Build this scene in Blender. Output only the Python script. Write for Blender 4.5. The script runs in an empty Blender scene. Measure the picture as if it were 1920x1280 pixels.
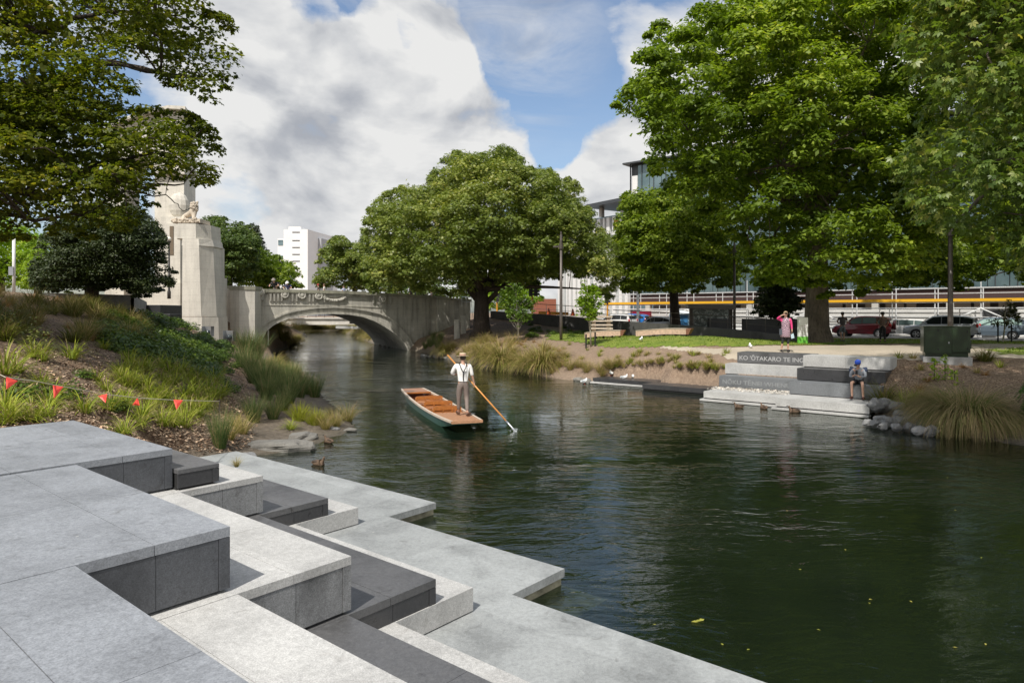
import bpy, math, random
import numpy as np
from mathutils import Vector, Matrix
random.seed(7)
rng = np.random.default_rng(7)
R = math.radians
SC = bpy.context.scene
COL = SC.collection
CAMZ, F, CX, HY = 3.35, 1280.0, 960.0, 586.0
C5, S5 = math.cos(R(50)), math.sin(R(50))


def P(px, py, z):
    """world point of a photo position lying at height z"""
    Y = F * (CAMZ - z) / (py - HY)
    return Vector(((px - CX) * Y / F, Y, z))


def at(px, py, Y):
    return Vector(((px - CX) / F * Y, Y, CAMZ - (py - HY) / F * Y))


def W(u, v, z=0.0):
    """terrace grid (turned 50 degrees) to world"""
    return Vector((u * C5 - v * S5, u * S5 + v * C5, z))


def UV(x, y):
    return x * C5 + y * S5, -x * S5 + y * C5


def wm(o):
    m = Matrix.LocRotScale(o.location, o.rotation_euler, o.scale)
    return wm(o.parent) @ m if o.parent else m


class MB:
    def __init__(s):
        s.v, s.f, s.m = [], [], []

    def add(s, vs, fs, mi=0):
        b = len(s.v)
        s.v += [Vector(p) for p in vs]
        s.f += [tuple(b + i for i in f) for f in fs]
        s.m += [mi] * len(fs)
        return s

    def hexa(s, p, mi=0):
        return s.add(p, [(0, 3, 2, 1), (4, 5, 6, 7), (0, 1, 5, 4), (1, 2, 6, 5), (2, 3, 7, 6), (3, 0, 4, 7)], mi)

    def box(s, x0, x1, y0, y1, z0, z1, M=None, mi=0):
        p = [Vector(q) for q in ((x0, y0, z0), (x1, y0, z0), (x1, y1, z0), (x0, y1, z0), (x0, y0, z1), (x1, y0, z1), (x1, y1, z1), (x0, y1, z1))]
        if M is not None:
            p = [M @ q for q in p]
        return s.hexa(p, mi)

    def tube(s, pts, rads, n=8, mi=0):
        pts = [Vector(p) for p in pts]
        if not hasattr(rads, '__len__'):
            rads = [rads] * len(pts)
        b = len(s.v)
        up = None
        for i, p in enumerate(pts):
            d = (pts[min(i + 1, len(pts) - 1)] - pts[max(i - 1, 0)])
            d = d.normalized() if d.length > 1e-9 else Vector((0, 0, 1))
            if up is None:
                up = Vector((1, 0, 0)) if abs(d.x) < .8 else Vector((0, 1, 0))
            a = (up - d * up.dot(d)).normalized()
            c = d.cross(a)
            up = a
            for k in range(n):
                t = 2 * math.pi * k / n
                s.v.append(p + (a * math.cos(t) + c * math.sin(t)) * rads[i])
        for i in range(len(pts) - 1):
            for k in range(n):
                s.f.append((b + i * n + k, b + i * n + (k + 1) % n, b + (i + 1) * n + (k + 1) % n, b + (i + 1) * n + k))
                s.m.append(mi)
        s.f.append(tuple(b + k for k in range(n))[::-1]); s.m.append(mi)
        e = b + (len(pts) - 1) * n
        s.f.append(tuple(e + k for k in range(n))); s.m.append(mi)
        return s

    def prism(s, poly, z0, z1, fn=None, mi=0):
        """extrude a 2D polygon; fn maps (x,y,z) to world"""
        n = len(poly)
        g = fn or (lambda x, y, z: Vector((x, y, z)))
        vs = [g(x, y, z0) for x, y in poly] + [g(x, y, z1) for x, y in poly]
        fs = [tuple(range(n))[::-1], tuple(range(n, 2 * n))]
        fs += [(i, (i + 1) % n, n + (i + 1) % n, n + i) for i in range(n)]
        return s.add(vs, fs, mi)

    def lathe(s, prof, n=16, M=None, mi=0):
        vs, fs = [], []
        for r, z in prof:
            for k in range(n):
                t = 2 * math.pi * k / n
                p = Vector((r * math.cos(t), r * math.sin(t), z))
                vs.append(M @ p if M is not None else p)
        for i in range(len(prof) - 1):
            for k in range(n):
                fs.append((i * n + k, i * n + (k + 1) % n, (i + 1) * n + (k + 1) % n, (i + 1) * n + k))
        fs.append(tuple(range(n))[::-1])
        fs.append(tuple((len(prof) - 1) * n + k for k in range(n)))
        return s.add(vs, fs, mi)

    def ball(s, c, r, n=10, m=8, mi=0, jit=0.0):
        if not hasattr(r, '__len__'):
            r = (r, r, r)
        c = Vector(c)
        vs, fs = [], []
        vs.append(c + Vector((0, 0, -r[2])))
        for i in range(1, m):
            ph = -math.pi / 2 + math.pi * i / m
            for k in range(n):
                t = 2 * math.pi * k / n
                j = 1 + random.uniform(-jit, jit)
                vs.append(c + Vector((r[0] * math.cos(ph) * math.cos(t) * j, r[1] * math.cos(ph) * math.sin(t) * j, r[2] * math.sin(ph) * j)))
        vs.append(c + Vector((0, 0, r[2])))
        for k in range(n):
            fs.append((0, 1 + (k + 1) % n, 1 + k))
            fs.append((len(vs) - 1, 1 + (m - 2) * n + k, 1 + (m - 2) * n + (k + 1) % n))
        for i in range(m - 2):
            for k in range(n):
                a = 1 + i * n
                fs.append((a + k, a + (k + 1) % n, a + n + (k + 1) % n, a + n + k))
        return s.add(vs, fs, mi)

    def build(s, name, mats, parent=None, smooth=False, bevel=0.0, world=True, loc=None):
        if not isinstance(mats, (list, tuple)):
            mats = [mats]
        me = bpy.data.meshes.new(name)
        V = s.v
        o = bpy.data.objects.new(name, me)
        if parent is not None:
            o.parent = parent
            if world:
                inv = wm(parent).inverted()
                V = [inv @ p for p in V]
        elif loc is not None:
            o.location = loc
        elif world and V:
            xs = [p.x for p in V]; ys = [p.y for p in V]; zs = [p.z for p in V]
            b = Vector(((min(xs) + max(xs)) / 2, (min(ys) + max(ys)) / 2, min(zs)))
            o.location = b
            V = [p - b for p in V]
        me.from_pydata([tuple(p) for p in V], [], s.f)
        for m in mats:
            me.materials.append(m)
        me.polygons.foreach_set('material_index', s.m)
        if smooth:
            me.polygons.foreach_set('use_smooth', [True] * len(s.f))
        me.update()
        COL.objects.link(o)
        if bevel:
            b = o.modifiers.new('bevel', 'BEVEL')
            b.width = bevel
            b.segments = 2
            b.limit_method = 'ANGLE'
            b.angle_limit = R(40)
        return o


def tag(o, label=None, cat=None, group=None, kind=None):
    if label: o['label'] = label
    if cat: o['category'] = cat
    if group: o['group'] = group
    if kind: o['kind'] = kind
    return o


def thing(name, label, cat, loc=(0, 0, 0), rz=0.0, group=None):
    o = bpy.data.objects.new(name, None)
    COL.objects.link(o)
    o.empty_display_size = .2
    o.location = loc
    o.rotation_euler = (0, 0, rz)
    return tag(o, label, cat, group)


def dup(root, loc, rz=0.0, label=None, group=None, scale=1.0):
    def cp(o, par):
        c = o.copy()
        COL.objects.link(c)
        c.parent = par
        for ch in [q for q in bpy.data.objects if q.parent == o]:
            cp(ch, c)
        return c
    r = cp(root, None)
    r.location = loc
    r.rotation_euler = (0, 0, rz)
    r.scale = (scale,) * 3 if not hasattr(scale, '__len__') else scale
    if label: r['label'] = label
    if group: r['group'] = group
    return r


# ------------------------------------------------------------------ materials
def nmat(name):
    m = bpy.data.materials.new(name)
    m.use_nodes = True
    nt = m.node_tree
    b = nt.nodes['Principled BSDF']
    return m, nt, b


def N(nt, t, **k):
    n = nt.nodes.new(t)
    for a, v in k.items():
        if a.startswith('i_'):
            n.inputs[a[2:].replace('_', ' ')].default_value = v
        else:
            setattr(n, a, v)
    return n


def ramp(nt, fac, stops):
    r = nt.nodes.new('ShaderNodeValToRGB')
    while len(r.color_ramp.elements) < len(stops):
        r.color_ramp.elements.new(0.5)
    for e, (p, c) in zip(r.color_ramp.elements, stops):
        e.position = p
        e.color = (c[0], c[1], c[2], 1) if hasattr(c, '__len__') else (c, c, c, 1)
    nt.links.new(fac, r.inputs[0])
    return r.outputs[0]


def mixc(nt, a, b, fac, mode='MIX'):
    m = nt.nodes.new('ShaderNodeMix')
    m.data_type = 'RGBA'
    m.blend_type = mode
    for sock, val in ((m.inputs['A'], a), (m.inputs['B'], b), (m.inputs['Factor'], fac)):
        if hasattr(val, 'is_linked'):
            nt.links.new(val, sock)
        elif hasattr(val, '__len__'):
            sock.default_value = (*val[:3], 1)
        else:
            sock.default_value = val
    return m.outputs['Result']


def mth(nt, op, a, b=None, c=None, clamp=False):
    n = nt.nodes.new('ShaderNodeMath')
    n.operation = op
    n.use_clamp = clamp
    for i, v in enumerate((a, b, c)):
        if v is None: continue
        if hasattr(v, 'is_linked'): nt.links.new(v, n.inputs[i])
        else: n.inputs[i].default_value = v
    return n.outputs[0]


def coords(nt, world=True):
    if world:
        return N(nt, 'ShaderNodeNewGeometry').outputs['Position']
    return N(nt, 'ShaderNodeTexCoord').outputs['Object']


def noise(nt, co, scale, detail=4, rough=.55, dist=0.0, out='Fac'):
    n = N(nt, 'ShaderNodeTexNoise')
    n.inputs['Scale'].default_value = scale
    n.inputs['Detail'].default_value = detail
    n.inputs['Roughness'].default_value = rough
    n.inputs['Distortion'].default_value = dist
    nt.links.new(co, n.inputs['Vector'])
    return n.outputs[out]


def scl(nt, co, s):
    m = N(nt, 'ShaderNodeMapping')
    m.inputs['Scale'].default_value = s
    nt.links.new(co, m.inputs['Vector'])
    return m.outputs[0]


def bump(nt, bs, h, strength=.3, dist=.02):
    n = N(nt, 'ShaderNodeBump')
    n.inputs['Strength'].default_value = strength
    n.inputs['Distance'].default_value = dist
    nt.links.new(h, n.inputs['Height'])
    nt.links.new(n.outputs[0], bs.inputs['Normal'])


def M_plain(name, col, rough=.5, metal=0.0, var=.12, sc=6.0, spec=None, world=False, coat=0.0):
    m, nt, b = nmat(name)
    co = coords(nt, world)
    n = noise(nt, co, sc, 5)
    d = [max(0, c * (1 - var)) for c in col]
    u = [min(1, c * (1 + var)) for c in col]
    nt.links.new(ramp(nt, n, [(.3, d), (.7, u)]), b.inputs['Base Color'])
    b.inputs['Roughness'].default_value = rough
    b.inputs['Metallic'].default_value = metal
    if spec is not None: b.inputs['Specular IOR Level'].default_value = spec
    if coat: b.inputs['Coat Weight'].default_value = coat
    return m


def M_granite(name, col, speck=.35, stain=.25, rough=.6, joint=None):
    m, nt, b = nmat(name)
    co = coords(nt)
    f = noise(nt, co, 95, 3, .75)
    mid = noise(nt, co, 28, 5, .6)
    st = noise(nt, scl(nt, co, (1, 1, .6)), 1.3, 6, .62, .4)
    st2 = noise(nt, co, 5.5, 6, .7, .8)
    mpg = N(nt, 'ShaderNodeMapping'); mpg.vector_type = 'TEXTURE'; mpg.inputs['Rotation'].default_value = (0, 0, R(50)); mpg.inputs['Scale'].default_value = (1.07, 3.34, 50)
    nt.links.new(co, mpg.inputs['Vector'])
    flo = N(nt, 'ShaderNodeVectorMath', operation='FLOOR'); nt.links.new(mpg.outputs[0], flo.inputs[0])
    wn = N(nt, 'ShaderNodeTexWhiteNoise'); nt.links.new(flo.outputs[0], wn.inputs['Vector'])
    c = ramp(nt, f, [(.30, [x * (1 - speck) for x in col]), (.5, col), (.72, [min(1, x * (1 + speck)) for x in col])])
    c = mixc(nt, c, ramp(nt, wn.outputs['Value'], [(0, .9), (1, 1.08)]), 1.0, 'MULTIPLY')
    c = mixc(nt, c, ramp(nt, mid, [(.3, .82), (.7, 1.12)]), 1.0, 'MULTIPLY')
    c = mixc(nt, c, ramp(nt, st, [(.32, 1 - stain), (.5, .97), (.68, 1.06)]), 1.0, 'MULTIPLY')
    c = mixc(nt, c, ramp(nt, st2, [(.30, (1 - stain * .9, 1 - stain * .95, 1 - stain)), (.42, 1.0)]), 1.0, 'MULTIPLY')
    # scattered droppings and dark spots
    v = N(nt, 'ShaderNodeTexVoronoi'); v.inputs['Scale'].default_value = 2.1
    nt.links.new(co, v.inputs['Vector'])
    sp = ramp(nt, v.outputs['Distance'], [(.018, 1.0), (.03, 0.0)])
    c = mixc(nt, c, (.55, .55, .52), mth(nt, 'MULTIPLY', sp, .7))
    v2 = N(nt, 'ShaderNodeTexVoronoi'); v2.inputs['Scale'].default_value = 1.3
    nt.links.new(scl(nt, co, (1.3, .8, 1)), v2.inputs['Vector'])
    sp2 = ramp(nt, v2.outputs['Distance'], [(.03, 1.0), (.055, 0.0)])
    c = mixc(nt, c, [x * .35 for x in col], mth(nt, 'MULTIPLY', sp2, .5))
    nt.links.new(c, b.inputs['Base Color'])
    b.inputs['Roughness'].default_value = rough
    nt.links.new(ramp(nt, st2, [(.3, rough - .12), (.7, rough + .12)]), b.inputs['Roughness'])
    bump(nt, b, f, .25, .004)
    return m


def M_limestone(name, col, streak=.3):
    m, nt, b = nmat(name)
    co = coords(nt)
    n1 = noise(nt, co, .7, 6, .6, .3)
    n2 = noise(nt, scl(nt, co, (2.2, 2.2, .22)), 1.2, 6, .65, .2)
    n3 = noise(nt, co, 14, 5, .6)
    c = ramp(nt, n1, [(.3, [x * .84 for x in col]), (.7, [min(1, x * 1.1) for x in col])])
    c = mixc(nt, c, ramp(nt, n2, [(.3, 1 - streak), (.55, 1.0)]), 1.0, 'MULTIPLY')
    c = mixc(nt, c, ramp(nt, n3, [(.3, .9), (.7, 1.06)]), 1.0, 'MULTIPLY')
    # courses of ashlar
    sp = N(nt, 'ShaderNodeSeparateXYZ'); nt.links.new(co, sp.inputs[0])
    fr = mth(nt, 'FRACT', mth(nt, 'MULTIPLY', sp.outputs['Z'], 2.2))
    ln = ramp(nt, fr, [(.0, .80), (.035, .80), (.06, 1.0)])
    c = mixc(nt, c, ln, .8, 'MULTIPLY')
    nt.links.new(c, b.inputs['Base Color'])
    b.inputs['Roughness'].default_value = .85
    bump(nt, b, n3, .4, .02)
    return m


def M_leaf(name, c1, c2, c3, trans=.35, rough=.5):
    """c1 dark, c2 mid, c3 light/yellow; random per leaf"""
    m, nt, b = nmat(name)
    a = N(nt, 'ShaderNodeAttribute', attribute_name='v')
    col = ramp(nt, a.outputs['Fac'], [(0, c1), (.55, c2), (.92, c3), (1.0, [c3[0] * 1.3, c3[1] * 1.12, c3[2]])])
    nt.links.new(col, b.inputs['Base Color'])
    b.inputs['Roughness'].default_value = rough
    b.inputs['Specular IOR Level'].default_value = .35
    t = N(nt, 'ShaderNodeBsdfTranslucent')
    tc = mixc(nt, col, (1.35, 1.45, .5), 1.0, 'MULTIPLY')
    nt.links.new(tc, t.inputs['Color'])
    mx = N(nt, 'ShaderNodeMixShader')
    mx.inputs[0].default_value = trans
    nt.links.new(b.outputs[0], mx.inputs[1])
    nt.links.new(t.outputs[0], mx.inputs[2])
    nt.links.new(mx.outputs[0], nt.nodes['Material Output'].inputs['Surface'])
    return m


def M_bark(name, col):
    m, nt, b = nmat(name)
    co = coords(nt)
    n = noise(nt, scl(nt, co, (6, 6, 1.0)), 2.0, 6, .7, .5)
    n2 = noise(nt, co, 1.1, 4)
    c = ramp(nt, n, [(.3, [x * .35 for x in col]), (.5, col), (.75, [x * 1.6 for x in col])])
    c = mixc(nt, c, ramp(nt, n2, [(.3, .7), (.7, 1.25)]), 1.0, 'MULTIPLY')
    nt.links.new(c, b.inputs['Base Color'])
    b.inputs['Roughness'].default_value = .9
    bump(nt, b, n, .9, .06)
    return m


# ------------------------------------------------------------------ leaf scatter (numpy)
DIAMOND = (np.array([[0, -.5, 0], [.27, -.05, .05], [0, .5, -.04], [-.27, -.05, .05]]), [(0, 1, 2, 3)])
_m = []
_mf = []
for k, (a, L, w) in enumerate(((0, .62, .2), (55, .5, .17), (-55, .5, .17))):
    ca, sa = math.cos(R(a)), math.sin(R(a))
    for x, y, z in ((0, -.12, 0), (w, L * .45, .05), (0, L, -.06), (-w, L * .45, .05)):
        _m.append((x * ca + y * sa, -x * sa + y * ca, z))
    _mf.append(tuple(range(4 * k, 4 * k + 4)))
MAPLE = (np.array(_m), _mf)
_m = []
_mf = []
for k, (a, L, w) in enumerate(((0, .75, .15), (42, .68, .14), (-42, .68, .14), (88, .5, .11), (-88, .5, .11))):
    ca, sa = math.cos(R(a)), math.sin(R(a))
    for x, y, z in ((0, .02, 0), (w, L * .6, .03), (0, L, -.16 * L), (-w, L * .6, .03)):
        _m.append((x * ca + y * sa, -x * sa + y * ca, z))
    _mf.append(tuple(range(4 * k, 4 * k + 4)))
PALM = (np.array(_m), _mf)


def scatter(name, tmpl, pos, nrm, size, mat, parent=None, val=None, updir=None, offset=None):
    """instances of a leaf template baked in one mesh; 'v' is a per-face random value"""
    tv, tf = tmpl
    n = len(pos)
    nrm = nrm / (np.linalg.norm(nrm, axis=1, keepdims=True) + 1e-9)
    rnd = rng.normal(size=(n, 3)) if updir is None else updir
    t = rnd - nrm * (rnd * nrm).sum(1, keepdims=True)
    t /= np.linalg.norm(t, axis=1, keepdims=True) + 1e-9
    b = np.cross(t, nrm)
    size = np.broadcast_to(np.asarray(size, float), (n,))
    L = tv[None, :, :] * size[:, None, None]
    V = pos[:, None, :] + L[:, :, 0:1] * b[:, None, :] + L[:, :, 1:2] * t[:, None, :] + L[:, :, 2:3] * nrm[:, None, :]
    k = len(tv)
    V = V.reshape(-1, 3)
    fl = np.array(tf)
    fc = (fl[None] + (np.arange(n) * k)[:, None, None]).reshape(-1, fl.shape[1])
    if val is None:
        val = rng.random(n)
    fv = np.repeat(val, len(tf)) + rng.normal(0, .04, n * len(tf))
    return rawmesh(name, V, fc, mat, parent, np.clip(fv, 0, 1), offset)


def rawmesh(name, V, fc, mat, parent=None, fv=None, offset=None, smooth=False):
    me = bpy.data.meshes.new(name)
    o = bpy.data.objects.new(name, me)
    if parent is not None:
        o.parent = parent
        inv = np.array(wm(parent).inverted())
        V = V @ inv[:3, :3].T + inv[:3, 3]
    elif offset is not None:
        o.location = offset
        V = V - np.array(offset)
    q = fc.shape[1]
    me.vertices.add(len(V))
    me.vertices.foreach_set('co', np.ascontiguousarray(V, dtype=np.float32).ravel())
    me.loops.add(fc.size)
    me.loops.foreach_set('vertex_index', fc.astype(np.int32).ravel())
    me.polygons.add(len(fc))
    me.polygons.foreach_set('loop_start', np.arange(0, fc.size, q, dtype=np.int32))
    me.polygons.foreach_set('loop_total', np.full(len(fc), q, dtype=np.int32))
    if fv is not None:
        at_ = me.attributes.new('v', 'FLOAT', 'FACE')
        at_.data.foreach_set('value', fv.astype(np.float32))
    me.update(calc_edges=True)
    if smooth:
        me.polygons.foreach_set('use_smooth', [True] * len(fc))
    me.materials.append(mat)
    COL.objects.link(o)
    return o


def inpoly(x, y, poly):
    x = np.asarray(x); y = np.asarray(y)
    r = np.zeros(x.shape, bool)
    n = len(poly)
    for i in range(n):
        x0, y0 = poly[i]; x1, y1 = poly[(i + 1) % n]
        if y0 == y1: continue
        c = ((y0 > y) != (y1 > y)) & (x < (x1 - x0) * (y - y0) / (y1 - y0) + x0)
        r ^= c
    return r


def polydist(x, y, poly, closed=True):
    d = np.full(np.shape(x), 1e9)
    n = len(poly)
    for i in range(n if closed else n - 1):
        x0, y0 = poly[i]; x1, y1 = poly[(i + 1) % n]
        dx, dy = x1 - x0, y1 - y0
        t = np.clip(((x - x0) * dx + (y - y0) * dy) / (dx * dx + dy * dy + 1e-12), 0, 1)
        d = np.minimum(d, np.hypot(x - x0 - t * dx, y - y0 - t * dy))
    return d
# ------------------------------------------------------------------ terrain
def xy(px, py, z=0.0):
    p = P(px, py, z)
    return (p.x, p.y)


RIVER_R = [(30, -30), (24, -5), (17, 8), (14.5, 13.5), xy(1920, 838), xy(1735, 803), xy(1632, 776), W(24.7, 5.4)[:2], W(24.7, 11.2)[:2], W(26.9, 11.3)[:2], W(26.9, 14.6)[:2], W(27.9, 14.7)[:2],
           W(27.9, 17.9)[:2], xy(1060, 712), xy(1000, 702), xy(950, 694), xy(900, 687), xy(865, 680), xy(830, 672), xy(795, 662), xy(768, 657),
           (-14.6, 72.7), xy(682, 636), xy(655, 624), (-33, 128), (-60, 160)]
RIVER_L = [(-75, 152), (-42, 120), xy(556, 628), (-24.5, 80), (-21.5, 66), (-19.3, 55), (-16.6, 48), (-13.2, 41), xy(600, 708), xy(606, 740), xy(640, 768), xy(668, 790), xy(664, 806), xy(600, 832), xy(520, 850), xy(470, 856),
           W(6.6, 14.5)[:2], W(6.4, 8.4)[:2], W(5.3, 8)[:2], W(5.3, 5)[:2], W(4.3, 4.8)[:2], W(4.3, 1.7)[:2], W(3.3, 1.5)[:2], W(3.3, -1.7)[:2], W(2, -1.8)[:2], W(2, -5)[:2], W(0, -5)[:2], W(-1, -12)[:2], (8, -30)]
RIVER = [tuple(p) for p in RIVER_R + RIVER_L]


def Z(px, py, Y):
    p = at(px, py, Y)
    return (p.x, p.y, p.z)


CTRL = [
    # left slope
    Z(0, 797, 11), Z(-150, 790, 10.8), Z(136, 790, 11.4), Z(240, 806, 11.9), Z(330, 832, 12.8), Z(370, 850, 13.6), Z(0, 700, 13.6), Z(150, 740, 14), Z(100, 640, 19.0),
    Z(0, 640, 17), Z(0, 590, 21), Z(0, 548, 26), Z(-300, 560, 24), Z(-300, 700, 12), (-12, 5, 1.9), (-20, 5, 3.2), (-12, -3, 1.8),
    Z(200, 690, 18), Z(300, 760, 17.3), Z(350, 805, 16.2), Z(430, 800, 18.0), Z(250, 640, 24), Z(380, 680, 28), Z(450, 720, 25),
    Z(480, 830, 16.8), Z(540, 740, 25.5), Z(600, 800, 19.3), Z(500, 680, 41), Z(200, 580, 30), Z(330, 602, 42), Z(400, 640, 45), Z(120, 560, 29),
    Z(455, 655, 50), Z(640, 790, 20), (-22, 52, 3.0), (-26, 60, 4.0), (-30, 48, 4.2), (-28, 38, 4.2), (-40, 60, 4.1), (-40, 30, 4.3), (-60, 60, 4.0), (-60, 10, 4.0),
    # beyond bridge
    (-27, 72, 1.2), (-30, 80, 1.6), (-38, 100, 1.6), (-50, 120, 1.8), (-13.5, 76, .8), (-10, 78, 2.0), (-18, 95, 1.4), (-14, 100, 2.0), (-24, 120, 1.2), (-20, 130, 2.0), (-35, 150, 1.5),
    # right bank
    (-7.5, 61, 1.2), (-4, 61, 2.6), (-1, 66, 3.0), (6, 70, 2.6), (12, 66, 1.8), Z(900, 627, 52), Z(830, 640, 55), Z(960, 634, 47), Z(1000, 620, 52), Z(980, 602, 60), Z(880, 660, 45), Z(940, 655, 42),
    Z(1000, 650, 41), (3, 42.7, 1.62), (6.3, 33.9, 1.62), (9.6, 31, 1.62), (0, 36.5, .45), (2, 34.6, .4), (4, 40, 1.6), (3.4, 36.5, 1.1), (1, 40, 1.0), (5, 33.2, .7),
    (8, 45, 1.65), (8, 55, 1.65), (14, 45, 1.65), (16, 38, 1.65), (20, 40, 1.62), (24, 34, 1.65), (14, 31, 1.66), (16, 27, 1.66), (18, 26, 1.62), (30, 30, 1.65), (40, 20, 1.65), (25, 22, 1.6),
    (14.2, 24.6, 1.45), (14.0, 22.8, 1.0), (15.5, 24.2, 1.2), (15.0, 21.2, .8), (17.5, 22, 1.2), (13.2, 22.3, .62), (18, 18, 1.0), (16.3, 18, .55), (12.9, 21.6, .35), (22, 15, 1.3), (24, 8, 1.2), (30, 0, 1.5),
    (12, 58, 1.6), (20, 60, 1.33), (30, 54, 1.33), (36, 48, 1.33), (45, 40, 1.33), (26, 45, 1.55), (34, 38, 1.55), (20, 72, 1.33), (40, 60, 1.33), (60, 40, 1.33), (10, 85, 1.5), (30, 90, 1.4), (-5, 90, 2.2), (60, 70, 1.4), (60, 10, 1.5),
    (120, 0, 1.5), (100, 100, 1.5), (0, 150, 2.0), (-100, 150, 2.5), (-120, 40, 3.5), (-100, -40, 3), (0, -100, 1.5), (100, -100, 1.5), (0, 220, 2), (200, 200, 2), (-200, 200, 2),
]
_c = np.array(CTRL, float)


def _phi(r):
    return r ** 2 * np.log(r + 1e-6)


_n = len(_c)
_A = np.zeros((_n + 3, _n + 3))
_d = np.hypot(_c[:, None, 0] - _c[None, :, 0], _c[:, None, 1] - _c[None, :, 1])
_A[:_n, :_n] = _phi(_d) + np.eye(_n) * 1.5
_A[:_n, _n] = 1; _A[:_n, _n + 1:] = _c[:, :2]
_A[_n, :_n] = 1; _A[_n + 1:, :_n] = _c[:, :2].T
_w = np.linalg.solve(_A, np.concatenate([_c[:, 2], np.zeros(3)]))


def wob(x, y):
    return (np.sin(x * 1.7 + y * .6) * np.cos(y * 1.3 - x * .8) * .035 + np.sin(x * 4.1 + 1.3 * np.sin(y * 3.1)) * np.sin(y * 3.7 + 1.1) * .015)


def H(x, y):
    x = np.atleast_1d(np.asarray(x, float)); y = np.atleast_1d(np.asarray(y, float))
    shp = x.shape
    x = x.ravel(); y = y.ravel()
    z = np.empty(len(x))
    for i in range(0, len(x), 20000):
        sl = slice(i, i + 20000)
        d = np.hypot(x[sl, None] - _c[None, :, 0], y[sl, None] - _c[None, :, 1])
        z[sl] = _phi(d) @ _w[:_n] + _w[_n] + x[sl] * _w[_n + 1] + y[sl] * _w[_n + 2]
    far = np.hypot(x, y - 40)
    k = np.clip((far - 140) / 60, 0, 1)
    z = np.clip(z, .08, 4.8) * (1 - k) + 2.0 * k
    ins = inpoly(x, y, RIVER)
    d = polydist(x, y, RIVER)
    t = np.clip(d / 1.1, 0, 1)
    t = 1 - (1 - t) ** 2
    zo = z * t + wob(x, y) * np.clip(d, 0, 1) * np.where(z < 1.5, 1, 1)
    lawn = (x > 2.5) & (y > 30) & (np.abs(z - 1.65) < .2)
    zo = np.where(lawn & (d > 1.2), zo - wob(x, y) * .8, zo)
    zi = -np.minimum(1.1, .06 + d * .45)
    z = np.where(ins, zi, zo)
    # room under the stone terraces
    u = x * C5 + y * S5; v = -x * S5 + y * C5
    near = (v < 11.9) & (u < 7.8) & (v > -14) & (u > -9)
    z = np.where(near, np.minimum(z, -.12 + np.clip((3.2 - (11.9 - v) * .31 - u), 0, 1.2)), z)
    n2 = (v >= 11.9) & (v < 14.85) & (u > 4.9) & (u < 7.9)
    z = np.where(n2, np.minimum(z, .08), z)
    ra = (v > 5.35) & (v < 8.25) & (u > 23.5) & (u < 28.2)
    z = np.where(ra, np.minimum(z, .1 + np.clip(u - 25.0, 0, 9) * .58), z)
    rb = (v >= 8.25) & (v < 11.2) & (u > 24) & (u < 29.2)
    z = np.where(rb, np.minimum(z, .1 + np.clip(u - 26.0, 0, 9) * .58), z)
    rc = (v >= 11.2) & (v < 14.7) & (u > 26) & (u < 27.6)
    z = np.where(rc, np.minimum(z, .1), z)
    rd = (v >= 14.7) & (v < 17.9) & (u > 27) & (u < 28.6)
    z = np.where(rd, np.minimum(z, .1), z)
    return z.reshape(shp)


def h1(x, y):
    return float(H(x, y)[0])


def G(px, py, ymin=6.0, ymax=220.0):
    """where the photo ray through px,py meets the ground"""
    Y = np.arange(ymin, ymax, .15)
    x = (px - CX) / F * Y
    zr = CAMZ - (py - HY) / F * Y
    g = H(x, Y)
    k = np.nonzero(zr <= g)[0]
    if len(k) == 0:
        return Vector((x[-1], Y[-1], g[-1]))
    i = k[0]
    return Vector((x[i], Y[i], g[i]))


def axis(fine0, fine1, st, lo, hi):
    a = list(np.arange(fine0, fine1 + st / 2, st))
    s = st; q = fine1
    while q < hi:
        s *= 1.25; q += s; a.append(q)
    s = st; q = fine0
    while q > lo:
        s *= 1.25; q -= s; a.insert(0, q)
    return np.array(a)


gx = axis(-24, 24, .28, -1500, 1500)
gy = axis(8, 62, .28, -300, 2500)
XX, YY = np.meshgrid(gx, gy)
ZZ = H(XX, YY)
V = np.stack([XX.ravel(), YY.ravel(), ZZ.ravel()], 1)
nx = len(gx)
ii, jj = np.meshgrid(np.arange(len(gx) - 1), np.arange(len(gy) - 1))
a = (jj * nx + ii).ravel()
FC = np.stack([a, a + 1, a + nx + 1, a + nx], 1)


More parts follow.
